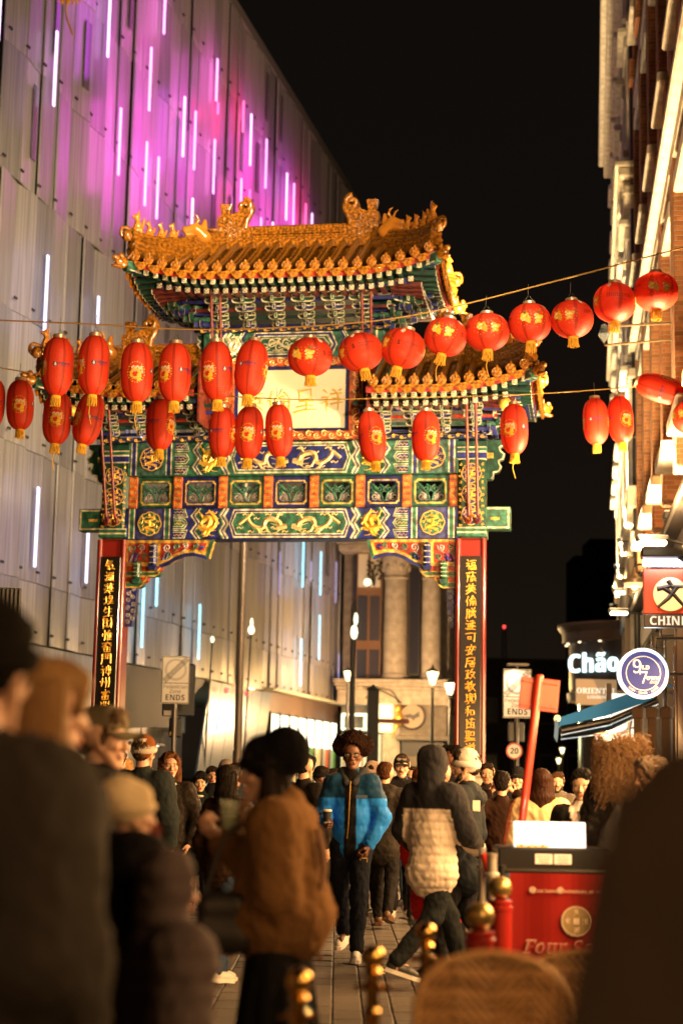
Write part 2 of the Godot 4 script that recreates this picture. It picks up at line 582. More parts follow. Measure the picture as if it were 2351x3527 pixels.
# ================================================================ STREET
func street() -> void:
	var m := StandardMaterial3D.new()
	m.albedo_color = Color(0.075, 0.068, 0.06).linear_to_srgb()
	m.roughness = 0.62
	mottle(m, 0.55, 0.4)
	bumps_on(m)
	var g := mb()
	g.face([Vector3(-300, 0, 60), Vector3(300, 0, 60), Vector3(300, 0, -400), Vector3(-300, 0, -400)], Vector3.UP)
	var ground := structure("street", g, m, "dark paved street between the shops and the glass building, worn grey setts")
	ground.position.y = -0.012
	var paves := []
	for k in 3:
		var b := mb()
		b.box(Vector3.ZERO, Vector3(0.192, 0.05, 0.392 - 0.02 * k), 0.008)
		paves.append(b.done())
	var tones := []
	for c in [Color(0.105, 0.091, 0.080), Color(0.105, 0.092, 0.08), Color(0.115, 0.10, 0.087), Color(0.095, 0.083, 0.075)]:
		var t := mat(c, 0.52, 0.0, "grain")
		tones.append(t)
	var spots := []
	for i in range(-24, 20):
		for j in 34:
			var x := i * 0.2 + 0.1
			var z := -9.6 - j * 0.4 - (0.2 if i % 2 else 0.0)
			if absf(x) > -z * 0.212 + 0.3: continue
			spots.append(Vector3(x, 0, z))
	spots.sort_custom(func(a, b): return a.z > b.z)
	var rest := mb()
	for k in spots.size():
		var p: Vector3 = spots[k]
		p.y = -0.025 + rng.randf_range(-0.004, 0.003)
		var turn := Vector3(rng.randf_range(-0.008, 0.008), rng.randf_range(-0.01, 0.01), rng.randf_range(-0.01, 0.01))
		if k < 298:
			part("paver", paves[k % 3], tones[rng.randi() % 4], ground, p + Vector3(0, 0.012, 0), turn)
		else:
			rest.add(paves[k % 3], Transform3D(Basis.from_euler(turn), p + Vector3(0, 0.012, 0)), [Color(0.105, 0.091, 0.080), Color(0.105, 0.092, 0.08), Color(0.115, 0.10, 0.087), Color(0.095, 0.083, 0.075)][rng.randi() % 4])
	var r := part("paving", rest, painted(0.52, 0.0, "grain"), ground)
	r.set_meta("kind", "stuff")

func bumps_on(m: StandardMaterial3D) -> void:
	var n := FastNoiseLite.new()
	n.seed = 9
	n.frequency = 0.03
	n.fractal_octaves = 5
	var t := NoiseTexture2D.new()
	t.width = 512; t.height = 512; t.seamless = true; t.noise = n
	m.heightmap_enabled = true
	m.heightmap_texture = t
	m.heightmap_scale = 1.2
	m.uv1_triplanar = true

# ================================================================ THE GLASS BUILDING ON THE LEFT
const GLASS_ANGLE := 0.2217
var glass_base: Vector3

func glass_local(x: float, y: float, out := 0.0) -> Vector3:
	# a point of the facade plane in the building's own axes: x along the street, y up
	var n := Vector3(cos(GLASS_ANGLE), 0, sin(GLASS_ANGLE))
	var p := ray_to_plane(x, y, glass_base + n * out, n) - glass_base
	return Vector3(p.dot(Vector3(sin(GLASS_ANGLE), 0, -cos(GLASS_ANGLE))), p.y, out)

func glass_world(p: Vector3) -> Vector3:
	return glass_base + Vector3(sin(GLASS_ANGLE), 0, -cos(GLASS_ANGLE)) * p.x + Vector3.UP * p.y + Vector3(cos(GLASS_ANGLE), 0, sin(GLASS_ANGLE)) * p.z

func glass_building() -> void:
	glass_base = at(623, 1607, 64)
	glass_base.y = 0
	var t := thing("glass_building", "long pale building of fritted glass panels with purple and cyan light tubes", "building", glass_base, PI / 2 - GLASS_ANGLE)
	var rows := [4.65, 6.15, 9.4, 12.65, 15.9, 19.15, 22.4, 25.65, 28.9]
	var body := mb()
	body.box(Vector3(-6, 16.9, -6.5), Vector3(44, 24.4, 12.0))
	part("wall", body, mat(Color(0.22, 0.20, 0.18), 0.8), t)
	var cop := mb()
	cop.box(Vector3(-5, 29.2, -6.2), Vector3(42, 0.5, 12.5), 0.05)
	part("coping", cop, mat(Color(0.12, 0.11, 0.10), 0.7), t)
	var shades := []
	for c in [Color(0.42, 0.40, 0.37), Color(0.36, 0.345, 0.325), Color(0.47, 0.45, 0.415), Color(0.30, 0.29, 0.28)]:
		var m := StandardMaterial3D.new()
		m.albedo_color = c.linear_to_srgb()
		m.roughness = 0.34
		m.metallic = 0.12
		mottle(m, 0.8, 0.25)
		m.uv1_scale = Vector3(1.7, 0.03, 1.7)
		shades.append(m)
	var dark := mat(Color(0.13, 0.115, 0.12), 0.2)
	var panels := []
	for i in 39:
		for j in 8:
			panels.append([i, j])
	var meshes := {}
	var far := mb()
	var bolts := mb(Color(0.05, 0.045, 0.04))
	for k in panels.size():
		var i: int = panels[k][0]
		var j: int = panels[k][1]
		var h: float = rows[j + 1] - rows[j]
		if not meshes.has(j):
			meshes[j] = box_mesh(Vector3(1.076, h - 0.014, 0.05), 0.006)
		var x := -26.0 + i * 1.08
		var y: float = (rows[j] + rows[j + 1]) * 0.5
		var lean: float = [0.12, -0.10, 0.05, -0.13, 0.08][(i * 3 + j / 4) % 5]
		var pos := Vector3(x, y, 0.02 + 0.02 * sin(i * 1.9 + j))
		var tone: int = [0, 1, 0, 2, 0, 3, 1][(i * 5 + j * 3) % 7]
		if i < 37:
			part("panel", meshes[j], shades[tone], t, pos, Vector3(0, lean, 0))
		else:
			far.add(meshes[j], Transform3D(Basis(Vector3.UP, lean), pos))
		if (i * 7 + j * 5) % 13 < 2 and j > 1 and i < 37:
			part("window", box_mesh(Vector3(0.30, h * 0.60, 0.03), 0.005), dark, t, pos + Vector3(0.1, 0.15, 0.085), Vector3(0, lean, 0))
		for s in [-0.05, 0.05]:
			bolts.box(Vector3(x - 0.54 + s, rows[j] + 0.22 + absf(s), 0.11), Vector3(0.035, 0.06, 0.05))
	var o := part("far_panels", far, shades[0], t)
	o.set_meta("kind", "stuff")
	part("fixing_bolts", bolts, mat(Color(0.05, 0.045, 0.04), 0.5, 0.6), t).set_meta("kind", "stuff")
	# light tubes, each with its own light thrown back on the glass
	var hue := {
		"l": Color(0.80, 0.62, 1.0), "p": Color(0.95, 0.38, 1.0), "r": Color(1.0, 0.12, 0.32), "w": Color(0.62, 0.66, 1.0), "c": Color(0.25, 0.80, 1.0), "d": Color(0.45, 0.42, 0.95), "n": Color(0.85, 0.62, 1.0),
	}
	var wash := {"l": Color(0.50, 0.16, 0.56), "p": Color(0.54, 0.15, 0.48), "r": Color(0.75, 0.05, 0.32), "w": Color(0.40, 0.42, 0.75), "c": Color(0.15, 0.42, 0.60), "d": Color(0.22, 0.20, 0.5), "n": Color(0.5, 0.3, 0.6)}
	var tubes := [
		"n 2 -40 95", "n 131 70 245", "l 254 -30 132", "p 380 -20 78", "p 348 108 255", "p 278 247 403", "p 500 135 232", "r 501 236 262", "l 425 222 360", "p 450 255 390", "p 338 325 473", "p 365 360 503", "p 494 320 445",
		"r 560 232 303", "l 578 262 380", "p 613 320 432", "p 555 410 472", "r 574 435 530", "l 443 455 525", "l 660 398 505", "p 676 422 535", "r 703 468 535", "l 717 490 540", "l 627 510 560", "p 600 500 560",
		"w 110 585 765", "w 227 680 745", "w 88 1118 1303", "w 203 1215 1340", "c 331 1335 1488", "c 362 1311 1393", "c 460 1388 1515", "c 698 1240 1349", "d 644 1267 1366", "d 715 1289 1335", "c 738 1267 1367", "d 773 1290 1385",
		"c 735 1413 1515", "c 693 1467 1576", "d 779 1501 1593", "c 605 715 770", "p 665 730 790", "w 330 890 1010", "w 20 1500 1560",
	]
	for line in tubes:
		var f: PackedStringArray = line.split(" ")
		var key := f[0]
		var x := float(f[1])
		var a := glass_local(x + 0.02 * 0, float(f[2]), 0.26)
		var b := glass_local(x - 0.035 * (float(f[3]) - float(f[2])), float(f[3]), 0.26)
		var mid := Vector3((a.x + b.x) * 0.5, (a.y + b.y) * 0.5, 0.26)
		var len := absf(a.y - b.y)
		var tm := mb()
		tm.box(Vector3.ZERO, Vector3(0.10, len, 0.05), 0.012)
		part("light_tube", tm, glow(hue[key], 2.2 if key != "d" else 0.5), t, mid)
		var w := glass_world(Vector3(mid.x, mid.y, 1.15))
		var to := glass_world(Vector3(mid.x, mid.y, 0.0))
		var e: float = {"l": 17.0, "p": 25.0, "r": 23.0, "w": 2.6, "c": 7.0, "d": 2.6, "n": 3.0}[key] * len / 2.5
		area(w, to, Vector2(0.5, len * 1.4), wash[key], e)
	# lower storey: pale sloping panels, the dark way in, the leaning glass, the lit shop
	for i in 9:
		var x := -26.0 + i * 1.08
		part("panel", box_mesh(Vector3(1.06, 4.7, 0.05), 0.008), shades[[0, 2, 1][i % 3]], t, Vector3(x, 2.28, 0.28), Vector3(-0.12, 0.02 * sin(i * 2.0), 0))
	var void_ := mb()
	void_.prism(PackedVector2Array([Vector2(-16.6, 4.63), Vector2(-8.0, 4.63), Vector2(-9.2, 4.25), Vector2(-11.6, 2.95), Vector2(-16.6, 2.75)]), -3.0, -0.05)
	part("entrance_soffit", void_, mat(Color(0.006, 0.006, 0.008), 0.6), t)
	for i in 4:
		part("panel", box_mesh(Vector3(2.0, 2.9, 0.06), 0.01), shades[3], t, Vector3(-15.5 + i * 2.04, 1.45, -0.9 + 0.02 * i))
		if i % 2: part("panel", box_mesh(Vector3(2.0, 1.75, 0.06), 0.01), shades[3], t, Vector3(-11.0 + i * 1.0, 3.75, -1.2))
	var bar := mb()
	bar.box(Vector3.ZERO, Vector3(3.0, 0.12, 0.12), 0.02)
	part("entrance_lamp", bar, mat(Color(0.02, 0.02, 0.02), 0.5), t, Vector3(-14.6, 2.35, 0.1))
	var lit := mb()
	lit.box(Vector3.ZERO, Vector3(0.9, 0.05, 0.05))
	part("lamp_tube", lit, glow(Color(0.95, 1, 0.9), 1.2), t, Vector3(-14.2, 2.31, 0.18))
	var shard := StandardMaterial3D.new()
	shard.albedo_color = Color(0.10, 0.155, 0.22).linear_to_srgb()
	shard.roughness = 0.3
	shard.metallic = 0.2
	for i in 6:
		var q := mb()
		var x0 := -8.2 + i * 1.32
		var h := 4.6
		q.prism(PackedVector2Array([Vector2(x0 - 2.6, 0), Vector2(x0 - 1.36, 0), Vector2(x0 + 1.28, h), Vector2(x0, h)]), 0.0, 0.06)
		part("leaning_pane", q, shard, t, Vector3(0, 0, 0.25), Vector3(-0.05, 0, 0))
	for s in [[-8.35, 3.2], [-9.75, 0.95]]:
		var q := mb()
		q.tube([Vector3(s[0], s[1] - 0.35, 0.36), Vector3(s[0] + 0.4, s[1] + 0.35, 0.36)], 0.06, 6)
		part("light_tube", q, glow(Color(0.2, 0.95, 0.85), 1.6), t)
	for s in [-7.2, -5.9, -4.7]:
		var q := mb()
		q.ball(Vector3(s, 4.35, 0.35), Vector3.ONE * 0.09, 8, 6)
		part("red_lamp", q, glow(Color(1.0, 0.1, 0.08), 2.0), t)
	# shop under the ledge
	var fas := mb()
	fas.box(Vector3(6.6, 4.25, -0.5), Vector3(15.6, 0.8, 1.0), 0.02)
	part("fascia", fas, mat(Color(0.10, 0.055, 0.035), 0.5), t)
	var led := mb()
	led.box(Vector3(6.6, 4.70, 0.2), Vector3(15.8, 0.1, 0.5), 0.02)
	part("ledge", led, mat(Color(0.5, 0.45, 0.3), 0.4), t)
	for i in 8:
		var x := 0.3 + i * 1.45
		var bright := i < 7
		part("shop_window", box_mesh(Vector3(1.36, 1.15, 0.05), 0.01), glow(Color(0.96, 1.0, 0.70), 3.4), t, Vector3(x, 3.24, 0.05))
		part("shop_pane", box_mesh(Vector3(1.36, 2.6, 0.05), 0.01), glow(Color(0.55, 0.62, 0.25), 0.42), t, Vector3(x, 1.35, 0.02))
		var banner := mb()
		var bx := 0.18
		banner.prism(PackedVector2Array([Vector2(-bx, -1.2), Vector2(bx, -1.2), Vector2(bx + 0.25, 1.25), Vector2(-bx + 0.25, 1.25)]), 0, 0.02)
		part("hanging_banner", banner, mat([Color(0.6, 0.08, 0.04), Color(0.1, 0.3, 0.08), Color(0.6, 0.5, 0.3)][i % 3], 0.6), t, Vector3(x, 1.4, 0.09))
		part("mullion", box_mesh(Vector3(0.08, 3.9, 0.12), 0.01), mat(Color(0.06, 0.04, 0.03), 0.5), t, Vector3(x - 0.72, 1.95, 0.08))
	area(glass_world(Vector3(5.5, 3.0, 0.3)), glass_world(Vector3(5.5, 1.0, 4.0)), Vector2(10.0, 1.6), Color(0.92, 1.0, 0.66), 30.0)

# ================================================================ CORNER BUILDING SEEN THROUGH THE GATE
func corner_building() -> void:
	var p := at(818, 1600, 74); p.y = 0
	var t := thing("corner_building", "pale stone corner building with tall columns and brown window frames, seen through the gate", "building", p, -0.132)
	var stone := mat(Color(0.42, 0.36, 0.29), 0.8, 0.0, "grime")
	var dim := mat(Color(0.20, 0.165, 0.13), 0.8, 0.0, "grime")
	var brown := mat(Color(0.16, 0.075, 0.035), 0.55)
	var b := mb()
	b.box(Vector3(1.55, 7.0, -10.3), Vector3(4.6, 14.0, 19.0))
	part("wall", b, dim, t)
	b = mb()
	for k in 3:
		b.box(Vector3(1.7, 5.35 + k * 0.16, 0.1), Vector3(5.0 + k * 0.12, 0.15, 1.6 + k * 0.14), 0.02)
	b.box(Vector3(1.7, 4.95, 0.05), Vector3(4.9, 0.62, 1.5))
	part("entablature", b, stone, t)
	b = mb()
	for k in 3:
		b.box(Vector3(1.7, 11.6 + k * 0.3, 0.1), Vector3(5.0 + k * 0.2, 0.28, 1.6 + k * 0.2), 0.02)
	part("cornice", b, stone, t)
	for x in [1.72, 3.32]:
		var c := hub("column", t, Vector3(x, 0, 0.15))
		var w := 0.54 if x < 2 else 0.44
		var prof := PackedVector2Array([Vector2(w * 1.12, 5.75), Vector2(w * 1.12, 5.95), Vector2(w, 6.05), Vector2(w * 0.98, 8.0), Vector2(w * 0.92, 10.2), Vector2(w * 1.05, 10.3), Vector2(w * 0.95, 10.4), Vector2(w * 1.25, 11.2), Vector2(w * 1.3, 11.55)])
		var q := mb()
		q.lathe(prof, 20)
		part("shaft", q, stone, c)
		q = mb()
		for k in 12:
			var a := TAU * k / 12
			q.ball(Vector3(cos(a) * w * 1.05, 10.75 + 0.2 * (k % 2), sin(a) * w * 1.05), Vector3(0.11, 0.2, 0.11), 6, 4)
		part("capital", q, stone, c)
	# windows beside the column, floor over floor
	var lit := glow(Color(0.62, 0.30, 0.10), 0.42)
	var panes := [mat(Color(0.03, 0.03, 0.045), 0.12), mat(Color(0.05, 0.045, 0.06), 0.12)]
	for row in [[5.85, 1.25, 1], [7.5, 2.0, 1], [9.9, 1.5, 0]]:
		for c in 2:
			var w := hub("window", t, Vector3(0.22 + c * 0.56, row[0], 0.02))
			part("frame", box_mesh(Vector3(0.56, row[1] + 0.4, 0.10), 0.01), brown, w, Vector3(0, row[1] * 0.5, 0))
			part("pane", box_mesh(Vector3(0.44, row[1], 0.04), 0.005), lit if row[2] == 0 else panes[c], w, Vector3(0, row[1] * 0.5, 0.06))
	for x in [2.55]:
		var w := hub("window", t, Vector3(x, 5.9, 0.02))
		part("frame", box_mesh(Vector3(0.5, 5.0, 0.10), 0.01), mat(Color(0.03, 0.025, 0.02), 0.5), w, Vector3(0, 2.5, 0))
		part("pane", box_mesh(Vector3(0.4, 4.7, 0.04), 0.005), panes[0], w, Vector3(0, 2.5, 0.06))
	var pl := mb()
	for k in 6: pl.tube(curve3([Vector3(0.75, 9.9, 0.3), Vector3(0.7 + 0.1 * sin(k * 2.0), 10.3, 0.3), Vector3(0.75 + 0.25 * sin(k * 1.3), 10.9, 0.3)], 3), 0.02, 4)
	for k in 30: pl.ball(Vector3(0.75 + 0.3 * sin(k * 2.4), 10.2 + 0.03 * k, 0.3 + 0.06 * cos(k)), Vector3(0.09, 0.05, 0.03), 5, 3)
	part("window_plant", pl, mat(Color(0.01, 0.012, 0.008), 0.7), t)
	var lamp := mb(); lamp.ball(Vector3(0.45, 10.1, 0.3), Vector3.ONE * 0.16, 10, 6)
	part("window_lamp", lamp, glow(Color(1.0, 0.85, 0.5), 3.0), t)
	# ground floor: stone piers, a dark doorway, the round emblem, street sign box
	var pier := mb()
	pier.box(Vector3(1.65, 2.3, 0.2), Vector3(0.75, 4.6, 0.9), 0.03)
	part("pier", pier, stone, t)
	b = mb()
	b.box(Vector3(3.05, 4.0, 0.35), Vector3(2.1, 1.3, 0.5), 0.05)
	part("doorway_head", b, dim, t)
	b = mb()
	b.box(Vector3(3.05, 1.55, 0.5), Vector3(1.9, 3.1, 0.4), 0.03)
	part("door", b, mat(Color(0.02, 0.017, 0.014), 0.5), t)
	for k in 2:
		part("door_panel", box_mesh(Vector3(0.6, 2.2, 0.04), 0.01), mat(Color(0.10, 0.07, 0.03), 0.4), t, Vector3(2.65 + k * 0.8, 1.3, 0.72))
	b = mb()
	b.box(Vector3(3.05, 3.2, 0.75), Vector3(2.3, 0.22, 0.7), 0.04)
	b.box(Vector3(3.05, 3.38, 0.70), Vector3(2.1, 0.16, 0.6), 0.04)
	part("door_hood", b, dim, t)
	var em := hub("round_emblem", t, Vector3(2.55, 4.15, 0.62))
	var q := mb()
	for k in 32:
		var a0 := TAU * k / 32; var a1 := TAU * (k + 1) / 32
		q.tube([Vector3(cos(a0), sin(a0), 0) * 0.56, Vector3(cos(a1), sin(a1), 0) * 0.56], 0.055, 6)
	part("ring", q, mat(Color(0.015, 0.012, 0.01), 0.5), em)
	q = mb()
	var disc := PackedVector2Array()
	for k in 28: disc.append(Vector2(cos(TAU * k / 28), sin(TAU * k / 28)) * 0.54)
	q.prism(disc, 0, 0.02)
	part("disc", q, mat(Color(0.36, 0.27, 0.2), 0.7), em)
	q = mb()
	q.prism(PackedVector2Array([Vector2(-0.38, 0.02), Vector2(-0.1, 0.12), Vector2(0.05, 0.05), Vector2(0.34, 0.24), Vector2(0.3, 0.08), Vector2(0.38, 0.02), Vector2(0.16, -0.08), Vector2(0.05, -0.2), Vector2(-0.02, -0.09), Vector2(-0.2, -0.07)]), 0.022, 0.05)
	part("bird_silhouette", q, mat(Color(0.01, 0.01, 0.01), 0.5), em)
	# shop to the left with a lit number sign
	b = mb()
	b.box(Vector3(0.35, 4.2, 0.3), Vector3(1.9, 0.12, 0.2), 0.02)
	b.box(Vector3(0.35, 3.55, 0.3), Vector3(1.9, 0.10, 0.2), 0.02)
	for x in [-0.55, -0.1, 0.45, 1.25]: b.box(Vector3(x, 3.88, 0.3), Vector3(0.12, 0.6, 0.2), 0.02)
	part("sign_tubes", b, glow(Color(0.95, 1.0, 0.72), 1.6), t)
	b = mb(); b.box(Vector3(0.35, 1.7, 0.15), Vector3(1.9, 3.3, 0.1))
	part("lit_shop_window", b, glow(Color(0.85, 0.68, 0.34), 0.55), t)
	for k in 5:
		part("window_bar", box_mesh(Vector3(0.05, 3.3, 0.08), 0.01), brown, t, Vector3(-0.5 + k * 0.42, 1.7, 0.24))
	b = mb(); b.box(Vector3.ZERO, Vector3(0.95, 1.25, 0.3), 0.05)
	part("light_box_sign", b, glow(Color(1.0, 0.80, 0.36), 1.5), t, Vector3(1.25, 4.05, 0.75))
	var arc := mb()
	arc.tube(curve3([Vector3(0.1, 5.35, 0.8), Vector3(0.9, 5.35, 1.0), Vector3(1.7, 5.0, 1.0), Vector3(2.1, 4.7, 0.8)]), 0.03, 5)
	arc.tube(curve3([Vector3(0.5, 4.9, 0.8), Vector3(1.0, 5.3, 1.0), Vector3(1.7, 5.2, 1.0), Vector3(2.0, 4.6, 0.8)]), 0.025, 5)
	part("iron_scroll", arc, mat(Color(0.02, 0.02, 0.02), 0.5, 0.5), t)
	var gl := mb()
	gl.ball(Vector3(1.97, 4.45, 0.9), Vector3(0.16, 0.2, 0.16), 8, 6)
	gl.ball(Vector3(2.0, 4.0, 0.9), Vector3(0.22, 0.34, 0.2), 8, 6)
	gl.tube([Vector3(2.0, 4.0, 0.9), Vector3(1.7, 3.2, 0.9)], 0.06, 6)
	part("gilded_figure", gl, mat(Color(0.6, 0.38, 0.08), 0.3, 0.6), t)
	omni(t.to_global(Vector3(1.4, 4.2, 2.2)), Color(1.0, 0.75, 0.4), 3.0, 0.3)
	omni(t.to_global(Vector3(2.6, 4.2, 7.0)), Color(1.0, 0.78, 0.54), 85.0, 0.4)  # added light without a lamp body, brightens the columns
	# side street front
	b = mb()
	for k in 7:
		b.box(Vector3(3.92, 2.2, -1.4 - k * 2.6), Vector3(0.3, 4.4, 0.5), 0.03)
		b.box(Vector3(3.92, 8.6, -1.4 - k * 2.6), Vector3(0.25, 5.6, 0.6), 0.03)
	b.box(Vector3(3.95, 5.3, -9.5), Vector3(0.5, 0.5, 18))
	b.box(Vector3(3.95, 4.6, -9.5), Vector3(0.35, 0.2, 18))
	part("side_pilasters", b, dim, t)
	for k in 6:
		var w := hub("window", t, Vector3(3.9, 6.0, -2.7 - k * 2.6))
		part("pane", box_mesh(Vector3(0.06, 4.4, 1.4)), panes[0], w, Vector3(0, 2.2, 0))

# ================================================================ DARK BUILDINGS FAR BEHIND
func far_buildings() -> void:
	var p := at(1240, 1780, 120); p.y = 0
	var t := thing("dark_terrace", "low dark terrace with faint windows far beyond the gate on the right", "building", p)
	var night := mat(Color(0.05, 0.04, 0.032), 0.9, 0.0, "grime")
	var b := mb()
	b.box(Vector3(0.5, 4.9, -4), Vector3(15, 9.8, 8))
	b.box(Vector3(0.5, 9.9, -3.8), Vector3(15.5, 0.4, 8.4), 0.05)
	b.box(Vector3(0.5, 4.2, 0.1), Vector3(15.2, 0.3, 0.4), 0.05)
	part("wall", b, night, t)
	for c in 7:
		for r in 2:
			var w := hub("window", t, Vector3(-5.6 + c * 2.0, 1.4 + r * 4.0, 0.05))
			part("frame", box_mesh(Vector3(1.15, 1.9, 0.16), 0.03), mat(Color(0.13, 0.10, 0.075), 0.8), w, Vector3(0, 0.95, 0))
			part("pane", box_mesh(Vector3(0.9, 1.65, 0.06)), mat(Color(0.015, 0.014, 0.016), 0.15), w, Vector3(0, 0.95, 0.08))
	var ov := mb()
	ov.ball(Vector3(-1.6, 8.6, 0.1), Vector3(1.0, 0.7, 0.15), 18, 8)
	part("oval_window", ov, mat(Color(0.012, 0.011, 0.012), 0.2), t)
	p = at(1385, 1780, 210); p.y = 0
	t = thing("dark_tower", "dark tower block standing against the night sky behind the right-hand shops", "building", p)
	b = mb()
	b.box(Vector3(0.4, 15.0, -5), Vector3(7.6, 30, 8))
	b.box(Vector3(1.2, 16.3, -5), Vector3(5.0, 32, 7))
	part("wall", b, mat(Color(0.018, 0.015, 0.013), 0.9), t)
	for r in 8:
		part("window_band", box_mesh(Vector3(7.0, 1.0, 0.1)), mat(Color(0.008, 0.008, 0.009), 0.95), t, Vector3(0.4, 3.0 + r * 3.3, -0.95))
	p = at(1157, 1440, 150)
	t = thing("crane_mast", "dark lattice mast with a red warning lamp at its head above the terrace", "mast", Vector3(p.x, 0, p.z))
	b = mb()
	for s in [-1, 1]:
		for q in [-1, 1]:
			b.tube([Vector3(s * 0.3, 0, q * 0.3), Vector3(s * 0.12, p.y, q * 0.12)], 0.04, 4)
	for k in 12: b.tube([Vector3(-0.28, p.y * k / 12.0, 0.28), Vector3(0.26, p.y * (k + 1) / 12.0, 0.28)], 0.02, 4)
	part("lattice", b, mat(Color(0.01, 0.009, 0.008), 0.8), t)
	b = mb(); b.ball(Vector3(0, p.y, 0), Vector3.ONE * 0.16, 8, 6)
	part("warning_lamp", b, glow(Color(1.0, 0.06, 0.05), 3.0), t)

# ================================================================ RIGHT-HAND ROW
const BRICK_A := 0.1324
const STUCCO_A := 0.1505
var brick_base: Vector3

func brick_world(p: Vector3) -> Vector3:
	return brick_base + Vector3(-sin(BRICK_A), 0, cos(BRICK_A)) * p.x + Vector3.UP * p.y + Vector3(-cos(BRICK_A), 0, -sin(BRICK_A)) * p.z

func scroll_bracket(m: MB, pos: Vector3, s: float) -> void:
	# a console: block above, big and small volute, seen from the side
	var keep := m.xf
	m.xf = keep * Transform3D(Basis(Vector3.UP, -PI / 2), pos)
	var poly := PackedVector2Array()
	for p in [[0, 1], [-1, 1], [-1, 0.85], [-0.92, 0.5], [-0.6, 0.3], [-0.45, -0.2], [-0.55, -0.55], [-0.4, -0.8], [-0.1, -0.85], [0, -0.9]]:
		poly.append(Vector2(p[0], p[1]) * s)
	m.prism(poly, -s * 0.35, s * 0.35)
	for q in [[-0.62, 0.55, 0.36], [-0.3, -0.55, 0.26]]:
		for side in [-1.0, 1.0]:
			var path := []
			for v2 in spiral(Vector2(q[0], q[1]) * s, q[2] * s, 1.6, 0.0):
				path.append(Vector3(v2.x, v2.y, side * s * 0.36))
			m.tube(path, s * 0.06, 5)
	m.xf = keep

